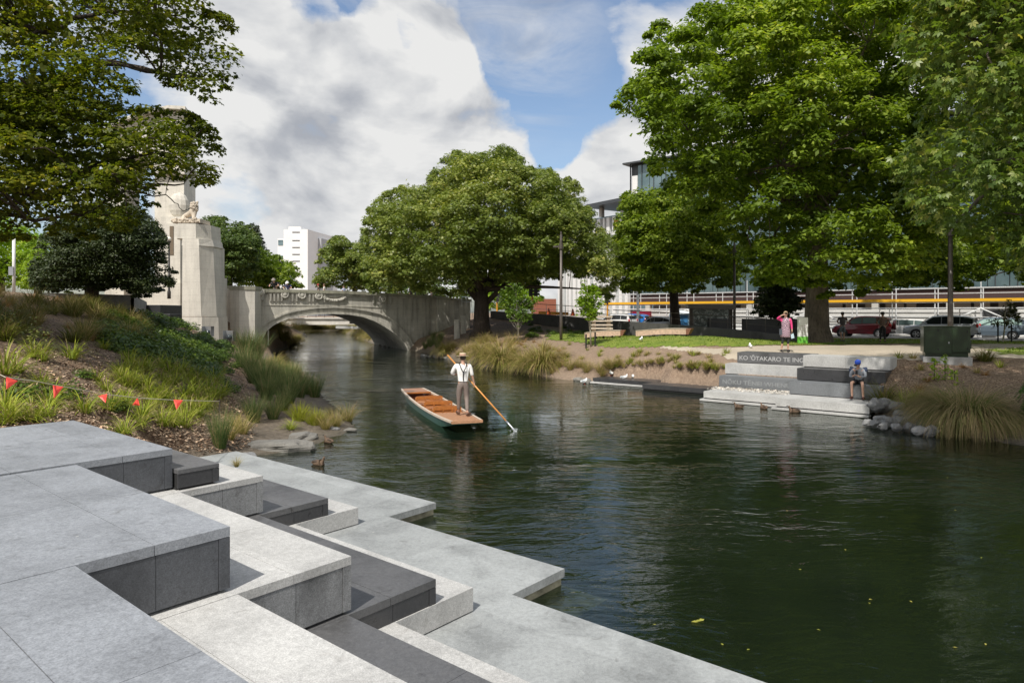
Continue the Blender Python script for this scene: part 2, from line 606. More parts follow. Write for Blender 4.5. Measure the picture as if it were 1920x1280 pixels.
def M_mulch():
    m, nt, b = nmat('bark_mulch_soil')
    co = coords(nt)
    v = N(nt, 'ShaderNodeTexVoronoi'); v.inputs['Scale'].default_value = 26
    nt.links.new(noise_warp(nt, co), v.inputs['Vector'])
    n = noise(nt, co, 50, 5, .7)
    big = noise(nt, co, .55, 5, .6)
    chips = ramp(nt, v.outputs['Color'], [(.1, (.07, .04, .026)), (.4, (.19, .12, .075)), (.7, (.34, .235, .155)), (.95, (.52, .40, .28))])
    soil = ramp(nt, n, [(.3, (.10, .075, .052)), (.7, (.25, .19, .135))])
    k = ramp(nt, big, [(.42, 0.0), (.6, 1.0)])
    c = mixc(nt, chips, soil, mth(nt, 'MULTIPLY', k, .45))
    # sandy dry soil close to the water, far right bank paler
    sp = N(nt, 'ShaderNodeSeparateXYZ'); nt.links.new(co, sp.inputs[0])
    low = ramp(nt, sp.outputs['Z'], [(.0, 1.0), (.22, .9), (.55, 0.0)])
    sand = ramp(nt, noise(nt, co, 7, 6, .7), [(.3, (.09, .075, .055)), (.7, (.24, .20, .155))])
    c = mixc(nt, c, sand, low)
    # under water: dark silt with green growth
    wet = ramp(nt, mth(nt, 'ADD', sp.outputs['Z'], .5), [(.42, 1.0), (.56, 0.0)])
    c = mixc(nt, c, (.035, .036, .02), wet)
    # dry bank on the far right side
    xr = ramp(nt, mth(nt, 'MULTIPLY_ADD', sp.outputs['X'], .05, .5), [(.5, 0.0), (.6, 1.0)])
    yr = ramp(nt, mth(nt, 'MULTIPLY', sp.outputs['Y'], .01), [(.27, 0.0), (.29, 1.0)])
    dry = ramp(nt, noise(nt, co, 9, 6, .75), [(.3, (.20, .14, .10)), (.7, (.46, .34, .25))])
    c = mixc(nt, c, dry, mth(nt, 'MULTIPLY', mth(nt, 'MULTIPLY', xr, yr), .7))
    nt.links.new(c, b.inputs['Base Color'])
    b.inputs['Roughness'].default_value = .95
    hh = mth(nt, 'ADD', mth(nt, 'MULTIPLY', v.outputs['Distance'], 1.0), n)
    bump(nt, b, hh, .8, .04)
    return m


def noise_warp(nt, co):
    n = noise(nt, co, 9, 2, .5, 0, 'Color')
    vm = N(nt, 'ShaderNodeVectorMath', operation='MULTIPLY_ADD')
    nt.links.new(n, vm.inputs[0])
    vm.inputs[1].default_value = (.12, .12, .12)
    nt.links.new(co, vm.inputs[2])
    return vm.outputs[0]


m_mulch = M_mulch()
o = rawmesh('ground', V, FC, m_mulch, smooth=True)
tag(o, 'brown bark mulch and bare soil banks on both sides of the river', kind='structure')


def drape(name, poly, mat, dz, step=.5, hfun=None):
    """sheet following the ground inside a world polygon"""
    xs = [p[0] for p in poly]; ys = [p[1] for p in poly]
    ax = np.arange(min(xs) - step, max(xs) + step * 2, step); ay = np.arange(min(ys) - step, max(ys) + step * 2, step)
    X, Y = np.meshgrid(ax, ay)
    Hh = (H(X, Y) if hfun is None else hfun(X, Y)) + dz
    cx = (X[:-1, :-1] + X[1:, 1:]) / 2; cy = (Y[:-1, :-1] + Y[1:, 1:]) / 2
    ok = inpoly(cx.ravel(), cy.ravel(), poly)
    n_ = len(ax)
    i, j = np.meshgrid(np.arange(n_ - 1), np.arange(len(ay) - 1))
    a = (j * n_ + i).ravel()[ok]
    fc = np.stack([a, a + 1, a + n_ + 1, a + n_], 1)
    return rawmesh(name, np.stack([X.ravel(), Y.ravel(), Hh.ravel()], 1), fc, mat, smooth=True)


def M_grass():
    m, nt, b = nmat('mown_lawn')
    co = coords(nt)
    n = noise(nt, co, 1.1, 6, .65)
    f = noise(nt, co, 60, 3, .7)
    c = ramp(nt, n, [(.3, (.10, .16, .015)), (.5, (.17, .23, .025)), (.7, (.27, .29, .05))])
    c = mixc(nt, c, ramp(nt, f, [(.3, .6), (.7, 1.35)]), 1.0, 'MULTIPLY')
    nt.links.new(c, b.inputs['Base Color'])
    b.inputs['Roughness'].default_value = .9
    bump(nt, b, f, .8, .03)
    return m


m_lawn = M_grass()
LAWN1 = [(2.2, 43.6), (3.6, 41.2), (5.0, 36.6), (6.3, 34.2), (8.0, 32.8), (10.6, 31.7), (14.6, 33.5), (17.5, 36.5), (22, 38), (30, 37), (34, 44), (30, 47.5), (20, 49.5), (17, 42.5), (14.3, 45.5), (10, 53), (8.4, 57), (6, 56), (3, 50)]
o = drape('lawn', LAWN1, m_lawn, .02, .25)
tag(o, 'sunlit mown lawn between the planted bank and the low wall', kind='structure')
LAWN2 = [(19.5, 27.3), (21, 25.6), (30, 22), (45, 10), (60, 12), (60, 20), (42, 36.5), (33, 40.5), (26, 34), (21, 30)]
o = drape('lawn', LAWN2, m_lawn, .02, .4)
tag(o, 'shaded mown lawn right of the green cabinet', kind='structure')


def M_asph(name, c0, c1, sc=30):
    m, nt, b = nmat(name)
    co = coords(nt)
    f = noise(nt, co, sc, 4, .7)
    g = noise(nt, co, .8, 5, .6)
    c = ramp(nt, f, [(.3, c0), (.7, c1)])
    c = mixc(nt, c, ramp(nt, g, [(.3, .85), (.7, 1.12)]), 1.0, 'MULTIPLY')
    nt.links.new(c, b.inputs['Base Color'])
    b.inputs['Roughness'].default_value = .9
    bump(nt, b, f, .3, .01)
    return m


m_path = M_asph('chip_path', (.34, .29, .22), (.52, .45, .36), 22)
m_road = M_asph('asphalt', (.20, .20, .20), (.30, .30, .295), 20)
PATH = [(9.0, 31.6), (9.3, 29.3), (10.2, 28.6), (13.2, 26.8), (15.6, 25.6), (17.4, 26.4), (21.2, 25.3), (30, 31), (34, 41), (31.5, 42.0), (24, 36.0), (18, 35.7), (14.8, 33.2), (10.6, 31.5)]
o = drape('path', PATH, m_path, .012, .25)
tag(o, 'pale stone chip path behind the far steps', kind='structure')
o = drape('path', [(7.2, 33.2), (9.2, 30.4), (9.4, 31.5), (7.5, 33.4)], m_path, .012, .15)
tag(o, 'narrow pale path strip along the lawn edge', kind='structure')
# road: straight strip in terrace grid, u 57.5..66
mb = MB()
mb.prism([(57.5, 80), (57.5, -60), (66.8, -60), (66.8, 80)], 1.2, 1.36, W)
o = mb.build('road', m_road)
tag(o, 'grey asphalt road with parked cars', kind='structure')
mb = MB()
mb.prism([(57.1, 80), (57.1, -60), (57.495, -60), (57.495, 80)], 1.15, 1.50, W)
mb.prism([(66.81, 80), (66.81, -60), (68.3, -60), (68.3, 80)], 1.15, 1.48, W)
o = mb.build('kerb', M_plain('kerb_concrete', (.42, .41, .39), .85))
tag(o, 'pale concrete kerbs along the road', kind='structure')
m_white = M_plain('white_paint', (.75, .75, .74), .5, var=.05)
mb = MB()
for i in range(9):
    v0 = -50 + i * 6.5
    mb.prism([(60.0 - 2.2, v0), (60.0 - 2.2, v0 + .12), (60.0, v0 + .12), (60.0, v0)], 1.361, 1.365, W)
for i in range(12):
    v0 = -50 + i * 7
    mb.prism([(62.55, v0), (62.55, v0 + 3), (62.67, v0 + 3), (62.67, v0)], 1.361, 1.365, W)
tag(mb.build('road_marking', m_white), 'white painted lines on the road', kind='structure')


# ------------------------------------------------------------------ water
def M_water():
    m, nt, b = nmat('river_water')
    co = coords(nt)
    nt.nodes.remove(b)
    # ripples: broad slow swell, mid wavelets, fine chop
    warp = noise(nt, co, .55, 2, .5, 0, 'Color')
    vm = N(nt, 'ShaderNodeVectorMath', operation='MULTIPLY_ADD')
    nt.links.new(warp, vm.inputs[0]); vm.inputs[1].default_value = (1.6, 1.0, 0); nt.links.new(co, vm.inputs[2])
    cw = vm.outputs[0]
    a = noise(nt, scl(nt, cw, (.8, 1.9, 1)), 1.1, 2, .5, .3)
    c = noise(nt, scl(nt, cw, (.75, 2.3, 1)), 3.0, 2, .5, .5)
    d = noise(nt, scl(nt, co, (1.1, 2.0, 1)), 9.0, 3, .5, .3)
    patch = ramp(nt, noise(nt, scl(nt, co, (.6, 1.2, 1)), .22, 4, .55, .6), [(.36, .22), (.52, .75), (.66, 1.15)])
    hgt = mth(nt, 'ADD', mth(nt, 'MULTIPLY', a, .9), mth(nt, 'ADD', mth(nt, 'MULTIPLY', c, .48), mth(nt, 'MULTIPLY', d, .13)))
    hgt = mth(nt, 'MULTIPLY', hgt, patch)
    # ring waves and wake where the pole enters
    bp = N(nt, 'ShaderNodeBump'); bp.inputs['Strength'].default_value = 1.0; bp.inputs['Distance'].default_value = .036
    nt.links.new(hgt, bp.inputs['Height'])
    fr = N(nt, 'ShaderNodeFresnel'); fr.inputs['IOR'].default_value = 1.52
    nt.links.new(bp.outputs[0], fr.inputs['Normal'])
    gl = N(nt, 'ShaderNodeBsdfGlossy'); gl.inputs['Roughness'].default_value = .02
    gl.inputs['Color'].default_value = (.95, .97, .95, 1)
    nt.links.new(bp.outputs[0], gl.inputs['Normal'])
    df = N(nt, 'ShaderNodeBsdfDiffuse')
    nt.links.new(ramp(nt, noise(nt, co, .35, 4), [(.3, (.008, .015, .009)), (.7, (.014, .025, .014))]), df.inputs['Color'])
    tr = N(nt, 'ShaderNodeBsdfTransparent'); tr.inputs['Color'].default_value = (.52, .58, .44, 1)
    geo = N(nt, 'ShaderNodeNewGeometry')
    mu = N(nt, 'ShaderNodeMixShader'); mu.inputs[0].default_value = .58
    nt.links.new(df.outputs[0], mu.inputs[1]); nt.links.new(tr.outputs[0], mu.inputs[2])
    ms = N(nt, 'ShaderNodeMixShader')
    nt.links.new(mth(nt, 'MULTIPLY', fr.outputs[0], 1.0, clamp=True), ms.inputs[0])
    nt.links.new(mu.outputs[0], ms.inputs[1]); nt.links.new(gl.outputs[0], ms.inputs[2])
    nt.links.new(ms.outputs[0], nt.nodes['Material Output'].inputs['Surface'])
    return m


m_water = M_water()
xs = [p[0] for p in RIVER]; ys = [p[1] for p in RIVER]
mb = MB()
mb.add([(-90, -35, 0), (40, -35, 0), (40, 170, 0), (-90, 170, 0)], [(0, 1, 2, 3)])
tag(mb.build('river', m_water), 'dark green rippled river water', kind='structure')
# ------------------------------------------------------------------ near stone terrace
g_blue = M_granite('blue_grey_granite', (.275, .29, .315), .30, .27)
g_blue2 = M_granite('blue_grey_shaded_riser', (.082, .087, .097), .35, .55, .5)  # blue-grey granite again, riser shade put into a darker base colour
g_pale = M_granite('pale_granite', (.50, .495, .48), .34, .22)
g_pale2 = M_granite('pale_granite_shaded_riser', (.25, .255, .26), .45, .58)  # pale granite with riser shade darkened into the colour; mottling is dirt
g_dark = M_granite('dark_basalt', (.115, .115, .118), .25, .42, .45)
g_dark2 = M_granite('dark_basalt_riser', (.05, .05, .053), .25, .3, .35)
g_mid = M_granite('mid_grey_granite', (.17, .18, .19), .25, .3)
g_ledge = M_granite('grey_green_ledge_granite', (.35, .365, .365), .25, .32)
m_joint = M_plain('joint_shadow', (.02, .02, .02), .9)
m_joint2 = M_plain('grey_joint', (.12, .125, .13), .9)
m_base = M_plain('mossy_concrete', (.24, .225, .16), .9, var=.5, sc=5)


def slab_block(mb, u0, u1, v0, v1, zb, zt, cap=.075, end=.085, gap=.028, joints=(), vj=(), endj=.55, fine=True):
    """block with coping and panelled riser on its low-v side: materials 0 top, 1 riser, 2 joint, 3 top-tone riser trims"""
    g = .005
    # recess strip
    mb.prism([(u0, v0 + .05), (u1 - .05, v0 + .05), (u1 - .05, v1), (u0, v1)], zb, zb + gap, W, 2)
    # backing core, dark joints show it
    mb.prism([(u0 + .01, v0 + .012), (u1 - .012, v0 + .012), (u1 - .012, v1 - .002), (u0 + .01, v1 - .002)], zb + gap + .001, zt - .01, W, 2)
    # riser panels
    zp = zt - cap - g
    cuts = [u1 - end - g]
    x = u1 - endj
    while x > u0 + .1:
        cuts.append(x); x -= 1.05
    cuts.append(u0)
    for i in range(len(cuts) - 1):
        b_, a_ = cuts[i], cuts[i + 1] + (g if i < len(cuts) - 2 else 0)
        if b_ - a_ > .02:
            mb.prism([(a_, v0 + .006), (b_, v0 + .006), (b_, v0 + .03), (a_, v0 + .03)], zb + gap, zp, W, 1)
    mb.prism([(u1 - end, v0), (u1, v0), (u1, v1), (u1 - end, v1)], zb + gap, zp, W, 3)
    # top slabs, split by joints along v (u positions) and across (v positions)
    us = [u0] + [u for u in sorted(joints) if u0 + .05 < u < u1 - .05] + [u1]
    vs = [v0] + [v for v in sorted(vj) if v0 + .05 < v < v1 - .05] + [v1]
    for i in range(len(us) - 1):
        ua, ub = us[i] + (.0025 if i else 0), us[i + 1] - (.0025 if i < len(us) - 2 else 0)
        off = 0
        for j in range(len(vs) - 1):
            va, vb = vs[j] + (.002 if j else 0), vs[j + 1] - (.002 if j < len(vs) - 2 else 0)
            mb.prism([(ua, va), (ub, va), (ub, vb), (ua, vb)], zt - cap, zt, W, 0)


TER = thing('stone_terrace', 'large sawtooth stepped terrace of grey, pale and black granite on the near bank', 'stone terrace', W(2.6, 5, 0), R(50))
V0 = [8.28, 4.94, 1.60, -1.74, -5.08, -8.42]          # low edge of each strip
VT = [11.9] + V0[:-1]
for i in range(6):
    vb, va = VT[i], V0[i]
    du = -1.06 * i
    # ledge
    mb = MB()
    ut = 7.87 - 1.01 * i
    vhi = 14.8 if i == 0 else vb
    vlo = va - .03
    u_ = 4.7 + du
    mb.prism([(u_, vlo), (ut, vlo), (ut, vhi - .03 if i else vhi), (u_, vhi - .03 if i else vhi)], .10, .2, W, 0)
    mb.prism([(u_, vlo + .03), (ut - .03, vlo + .03), (ut - .03, vhi - .035), (u_, vhi - .035)], -.9, .098, W, 1)
    mb.prism([(u_, vlo - .45 + .04), (ut + .32, vlo - .45 + .04), (ut + .32, vhi - .46), (u_, vhi - .46)], -1.0, -.17 - .003 * i, W, 1)
    mb.build('ledge', [g_ledge, m_base], TER)
    # submerged / L1
    mb = MB()
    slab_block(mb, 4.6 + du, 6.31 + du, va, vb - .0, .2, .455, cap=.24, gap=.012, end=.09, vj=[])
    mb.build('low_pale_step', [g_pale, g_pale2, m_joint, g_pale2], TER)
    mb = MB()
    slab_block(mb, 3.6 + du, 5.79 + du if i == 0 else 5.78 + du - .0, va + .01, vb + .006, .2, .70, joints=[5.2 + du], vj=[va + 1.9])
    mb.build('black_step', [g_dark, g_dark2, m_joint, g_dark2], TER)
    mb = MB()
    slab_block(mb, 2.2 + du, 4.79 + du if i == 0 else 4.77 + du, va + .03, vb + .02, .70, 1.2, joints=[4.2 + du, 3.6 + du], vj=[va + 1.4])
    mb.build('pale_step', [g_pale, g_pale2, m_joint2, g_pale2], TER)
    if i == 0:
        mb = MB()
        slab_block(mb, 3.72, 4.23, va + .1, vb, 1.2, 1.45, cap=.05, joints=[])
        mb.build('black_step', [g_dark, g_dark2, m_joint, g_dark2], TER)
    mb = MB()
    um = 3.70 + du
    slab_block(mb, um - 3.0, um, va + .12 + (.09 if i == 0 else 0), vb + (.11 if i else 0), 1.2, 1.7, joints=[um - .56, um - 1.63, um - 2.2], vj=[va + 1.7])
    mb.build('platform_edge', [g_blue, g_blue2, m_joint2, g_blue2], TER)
mb = MB()
# the paved platform behind
for i in range(6):
    um = 3.70 - 1.06 * i - 3.0
    vb, va = VT[i] + (.11 if i else 0), V0[i] + .12 + (.09 if i == 0 else 0)
    u = um
    while u > -12:
        du_ = 1.07
        v = vb; k = 0
        mb.prism([(max(u - du_, -12) + .005, va + .002), (u - .005, va + .002), (u - .005, vb - .002), (max(u - du_, -12) + .005, vb - .002)], 1.6, 1.7, W, 0)
        u -= du_
mb.prism([(-12, -8.2), (.5, -8.2), (.5, 11.85), (-12, 11.85)], .9, 1.598, lambda x, y, z: W(min(x, .6 + (y - 8.3) * .31 if y < 8 else x), y, z), 1)
mb.build('platform', [g_blue, m_joint2], TER)
# little weeds in the crack of the ledge

# ------------------------------------------------------------------ far steps
STP = thing('stone_steps', 'far bank riverside steps of pale and black granite blocks with carved words', 'stone steps', W(25, 8.2, 0), R(50))


def fblock(name, u0, u1, v0, v1, z0, z1, mat, base=False, jn=()):
    mb = MB()
    cuts = [v0] + list(jn) + [v1]
    for i in range(len(cuts) - 1):
        mb.prism([(u0, cuts[i] + .002), (u1, cuts[i] + .002), (u1, cuts[i + 1] - .002), (u0, cuts[i + 1] - .002)], z0 + .025, z1, W, 0)
    mb.prism([(u0 + .04, v0 + .03), (u1, v0 + .03), (u1, v1 - .03), (u0 + .04, v1 - .03)], z0 - .3, z0 + .026, W, 1)
    if base:
        mb.prism([(u0 - .13, v0 - .0), (u0 + .2, v0), (u0 + .2, v1 + .1), (u0 - .13, v1 + .1)], .015, .085, W, 2)
        mb.prism([(u0 - .1, v0), (u0 + .2, v0), (u0 + .2, v1 + .08), (u0 - .1, v1 + .08)], -.8, .013, W, 3)
    return mb.build(name, [mat, m_joint, g_pale, M_MOSS], STP, bevel=.004)


M_MOSS = M_plain('waterline_moss', (.05, .045, .02), .9, var=.5, sc=9, world=True)
fblock('step_block', 23.95, 25.6, 5.25, 8.2, .10, .40, g_pale, True, [6.7])
fblock('step_block', 25.40, 26.5, 5.25, 8.2, .40, .85, g_mid, False)
fblock('step_block', 26.25, 27.2, 5.25, 8.2, .85, 1.29, g_dark2)
fblock('step_block', 26.98, 28.1, 5.25, 8.2, 1.29, 1.73, g_pale, False, [6.72])
fblock('step_block', 24.55, 26.1, 8.205, 11.1, .10, .37, g_pale, True)
fblock('step_block', 26.45, 27.5, 8.21, 11.3, .35, .82, g_mid)
fblock('step_block', 27.3, 28.2, 8.21, 11.4, .82, 1.25, g_pale)
fblock('step_block', 27.95, 29.0, 8.21, 11.15, 1.25, 1.70, g_dark)
fblock('step_block', 26.3, 27.6, 11.2, 14.7, .04, .26, g_dark2, False, [13.0])
fblock('step_block', 27.3, 28.5, 14.71, 17.9, .08, .26, g_dark2, True)


def engraving(txt, u, v, z, hgt, mat, width):
    cu = bpy.data.curves.new('t', 'FONT')
    cu.body = txt; cu.size = hgt * 1.35; cu.extrude = .002; cu.offset = .004
    ob = bpy.data.objects.new('t', cu); COL.objects.link(ob)
    bpy.context.view_layer.update()
    me = bpy.data.meshes.new_from_object(ob.evaluated_get(bpy.context.evaluated_depsgraph_get()))
    bpy.data.objects.remove(ob)
    x0 = min(q.co.x for q in me.vertices); x1 = max(q.co.x for q in me.vertices)
    s = width / (x1 - x0)
    ob = bpy.data.objects.new('carved_lettering', me); COL.objects.link(ob)
    # local x -> -v, local y -> z, faces -u
    for q in me.vertices:
        x, y, zz = q.co
        q.co = W(u - zz - .0035, v - (x - x0) * s, z + y)
    inv = wm(STP).inverted()
    me.transform(inv)
    ob.parent = STP
    me.materials.append(mat)
    return ob


m_let1 = M_plain('engraved_light_letters', (.36, .36, .36), .9, world=True)
m_let2 = M_plain('engraved_faint_letters', (.44, .44, .44), .9, world=True)
m_let3 = M_plain('engraved_grey_letters', (.26, .27, .275), .9, world=True)
engraving("KO 'ŌTAKARO TE INGO", 27.95, 11.05, 1.39, .18, m_let1, 2.8)
engraving("OTE TE AWA KO TE", 27.3, 11.2, .94, .17, m_let2, 2.7)
engraving("NŌKU TĒNEI WHENUA", 26.45, 11.15, .51, .17, m_let3, 2.87)
# pebbles in the gap behind the lowest left block: loose gravel
pp = []
for k in range(1100):
    u = random.uniform(25.3, 26.5); v = random.uniform(8.2, 11.3)
    pp.append(W(u, v, random.uniform(.33, .41)))
pp = np.array([tuple(p) for p in pp])
m_peb = M_leaf('river_pebbles', (.25, .23, .2), (.5, .47, .42), (.62, .6, .55), 0.0, .8)
o = scatter('gravel', DIAMOND, pp, rng.normal(0, .5, (len(pp), 3)) + np.array([-.3, -.3, 1]), rng.uniform(.05, .12, len(pp)), m_peb)
tag(o, 'loose pale pebbles on the ledge under the carved blocks', 'gravel', kind='stuff')

# ------------------------------------------------------------------ bridge
m_br = M_limestone('weathered_bridge_concrete', (.54, .515, .45), .50)
m_py = M_limestone('pale_monument_stone', (.66, .625, .555), .2)
m_lich = M_limestone('lichen_coping', (.36, .35, .27), .4)
BL = Vector((-20.05, 53.0, 0)); BR = Vector((-9.2, 60.4, 0))
# left corner placed exactly on its line of sight
BL = Vector(((480 - CX) / F * 53.0, 53.0, 0))
BD = (BR - BL).normalized(); BN = Vector((BD.y, -BD.x, 0))    # BN faces the camera side
BW = 9.5
RV = (Vector((-14.6, 72.7, 0)) - BR).normalized()


def bp(s, t, z):
    """s along, t back (under the deck, slightly skewed), z up"""
    return BL + BD * s + RV * t + Vector((0, 0, z))


def bpx(px, py, t=0.0):
    """photo position -> (s,z) on the bridge face"""
    k = (px - CX) / F
    o_ = BL + RV * t
    # (o.x + s*bd.x) = k*(o.y + s*bd.y)
    s = (k * o_.y - o_.x) / (BD.x - k * BD.y)
    Y = o_.y + s * BD.y
    return s, CAMZ - (py - HY) / F * Y


BRG = thing('arched_bridge', 'pale stone bridge with one low arch, wreaths and moulded parapet over the river', 'bridge', tuple(BL + (BR - BL) * .5))
arch = [bpx(*q) for q in ((486, 668), (487, 655), (492, 636), (500, 621), (511, 611), (522, 605), (540, 598), (560, 593.5), (590, 590), (625, 588.6), (655, 590), (680, 594), (702, 602), (720, 612), (735, 622), (747, 632), (757, 643), (763, 654), (765, 662))]
ring = [bpx(*q) for q in ((481, 668), (482, 640), (487, 622), (494, 612), (504, 604), (515, 598), (535, 589), (560, 583), (592, 578.5), (628, 577), (660, 579), (690, 584), (712, 589), (730, 597), (745, 609), (757, 620), (768, 636), (774, 650), (777, 662))]
par = [bpx(*q) for q in ((480, 541.5), (560, 543), (650, 545.5), (740, 550.5), (820, 555), (862, 557))]


def parz(s):
    for (a, za), (b, zb) in zip(par, par[1:]):
        if s <= b: return za + (zb - za) * (s - a) / (b - a)
    return par[-1][1]


SE = bpx(822, 600)[0]
mb = MB()
for (a0, a1) in zip(arch, arch[1:]):
    # face above the arch
    z0a, z0b = a0[1], a1[1]
    ta, tb = parz(a0[0]) - .25, parz(a1[0]) - .25
    mb.add([bp(a0[0], 0, z0a), bp(a1[0], 0, z0b), bp(a1[0], 0, tb), bp(a0[0], 0, ta)], [(0, 1, 2, 3)])
    # underside barrel
    mb.add([bp(a0[0], 0, z0a), bp(a0[0], BW + 4, z0a), bp(a1[0], BW + 4, z0b), bp(a1[0], 0, z0b)], [(0, 1, 2, 3)])
mb.hexa([bp(arch[-1][0], 0, -1), bp(SE + 1.0, 0, -1), bp(SE + 1.0, BW, -1), bp(arch[-1][0], BW, -1),
         bp(arch[-1][0], 0, parz(arch[-1][0]) - .25), bp(SE + 1.0, 0, parz(SE + 1) - .25), bp(SE + 1.0, BW, parz(SE) - .25), bp(arch[-1][0], BW, parz(SE) - .25)])
mb.hexa([bp(-1.5, .02, -1), bp(arch[0][0], .02, -1), bp(arch[0][0], BW, -1), bp(-1.5, BW, -1), bp(-1.5, .02, 4.9), bp(arch[0][0], .02, 4.9), bp(arch[0][0], BW, 4.9), bp(-1.5, BW, 4.9)])
mb.build('arch_wall', [m_br], BRG)
# arch ring mouldings
for nm, crv, w_, dep in (('arch_moulding', arch, .16, .10), ('arch_moulding', ring, .13, .14)):
    mb = MB()
    for (a0, a1) in zip(crv[1:], crv[2:]):
        d = Vector((a1[0] - a0[0], 0, a1[1] - a0[1])); n_ = Vector((-d.z, 0, d.x)).normalized() * w_
        p = [(a0[0], a0[1]), (a1[0], a1[1]), (a1[0] + n_.x, a1[1] + n_.z), (a0[0] + n_.x, a0[1] + n_.z)]
        mb.hexa([bp(*(p[0][0], -dep, p[0][1])), bp(p[1][0], -dep, p[1][1]), bp(p[1][0], .05, p[1][1]), bp(p[0][0], .05, p[0][1]),
                 bp(p[3][0], -dep, p[3][1]), bp(p[2][0], -dep, p[2][1]), bp(p[2][0], .05, p[2][1]), bp(p[3][0], .05, p[3][1])])
    mb.build(nm, [m_br], BRG)


def along(mb, s0, s1, zoff0, zoff1, t0, t1, n=14, mi=0):
    for i in range(n):
        a = s0 + (s1 - s0) * i / n; b = s0 + (s1 - s0) * (i + 1) / n
        za, zb = parz(a), parz(b)
        mb.hexa([bp(a, t0, za + zoff0), bp(b, t0, zb + zoff0), bp(b, t1, zb + zoff0), bp(a, t1, za + zoff0),
                 bp(a, t0, za + zoff1), bp(b, t0, zb + zoff1), bp(b, t1, zb + zoff1), bp(a, t1, za + zoff1)], mi)


mb = MB(); along(mb, .05, SE + .9, -.25, .0, -.24, .45); mb.build('coping', [m_lich], BRG)
mb = MB(); along(mb, .05, SE + .9, -.36, -.255, -.12, .3)
mb.build('cornice_band', [m_br], BRG)
mb = MB(); along(mb, .05, SE + .9, -1.28, -1.2, -.05, .1); mb.build('string_course', [m_br], BRG)
mb = MB(); along(mb, -1.5, SE + 1, -.26, .0, BW - .4, BW, 6); mb.build('coping', [m_lich], BRG)
mb = MB()
for i in range(8):
    a, b = -1.5 + i * (SE + 3) / 8, -1.5 + (i + 1) * (SE + 3) / 8
    mb.hexa([bp(a, .1, parz(a) - 1.15), bp(b, .1, parz(b) - 1.15), bp(b, BW, parz(b) - 1.15), bp(a, BW, parz(a) - 1.15), bp(a, .1, parz(a) - 1.0), bp(b, .1, parz(b) - 1.0), bp(b, BW, parz(b) - 1.0), bp(a, BW, parz(a) - 1.0)])
mb.build('deck', [m_br], BRG)
# slots between shallow corbels
m_slot = M_plain('drain_stain', (.09, .085, .07), .95, world=True)
mb = MB()
for px in (507, 514, 521, 528, 548, 556, 580, 587, 608, 700, 732):
    s, z = bpx(px, 553)
    mb.hexa([bp(s - .05, -.13, parz(s) - .95), bp(s + .05, -.13, parz(s) - .95), bp(s + .05, .02, parz(s) - .95), bp(s - .05, .02, parz(s) - .95),
             bp(s - .08, -.2, parz(s) - .37), bp(s + .08, -.2, parz(s) - .37), bp(s + .08, .02, parz(s) - .37), bp(s - .08, .02, parz(s) - .37)])
mb.build('corbel', [m_br], BRG)
FRM = Matrix(((BD.x, 0, -BN.x), (BD.y, 0, -BN.y), (0, 1, 0))).to_4x4()


def wreath(px, py, r=.36):
    s, z = bpx(px, py)
    c = bp(s, -.12, z)
    mb = MB()
    pts = []
    n = 18
    vs, fs = [], []
    for i in range(n):
        a = 2 * math.pi * i / n
        for k in range(6):
            b = 2 * math.pi * k / 6
            rr = r * .74 + .1 * math.cos(b) * (1 + .25 * math.sin(i * 2.9))
            vs.append(c + BD * (rr * math.cos(a)) + Vector((0, 0, rr * math.sin(a))) + BN * (.12 * math.sin(b)))
    for i in range(n):
        for k in range(6):
            fs.append((i * 6 + k, ((i + 1) % n) * 6 + k, ((i + 1) % n) * 6 + (k + 1) % 6, i * 6 + (k + 1) % 6))
    mb.add(vs, fs)
    mb.lathe([(r * .62, -.02), (r * .62, .05), (r * .3, .11)], 12, Matrix.Translation(c) @ Matrix(((BD.x, 0, BN.x), (BD.y, 0, BN.y), (0, 1, 0))).to_4x4())
    mb.build('carved_wreath', [m_br], BRG, smooth=True)


for px in (534, 566, 597.5, 716.5):
    wreath(px, 551.8 + (px - 534) * .045)
mb = MB()
s, z = bpx(487.5, 549)
mb.hexa([bp(s - .28, -.25, z - .55), bp(s + .28, -.25, z - .55), bp(s + .28, .02, z - .55), bp(s - .28, .02, z - .55), bp(s - .34, -.3, z + .3), bp(s + .34, -.3, z + .3), bp(s + .34, .02, z + .3), bp(s - .34, .02, z + .3)])
mb.ball(bp(s, -.3, z - .05), .2, jit=.15)
mb.build('carved_shield', [m_br], BRG)
mb = MB()
for k in range(26):
    px = 606 + k * 1.6
    s, z = bpx(px, 558.5 + 5 * math.sin(k / 25 * math.pi))
    mb.ball(bp(s, -.08, z), (.16, .12, .13), 7, 5, jit=.3)
s0, z0 = bpx(604, 561); s1, z1 = bpx(690, 561)
mb.hexa([bp(s0, -.1, z0 + .12), bp(s1, -.1, z1 + .3), bp(s1, .02, z1 + .3), bp(s0, .02, z0 + .12), bp(s0, -.14, z0 + .3), bp(s1, -.14, z1 + .5), bp(s1, .02, z1 + .5), bp(s0, .02, z0 + .3)])
mb.build('carved_garland', [m_br], BRG)
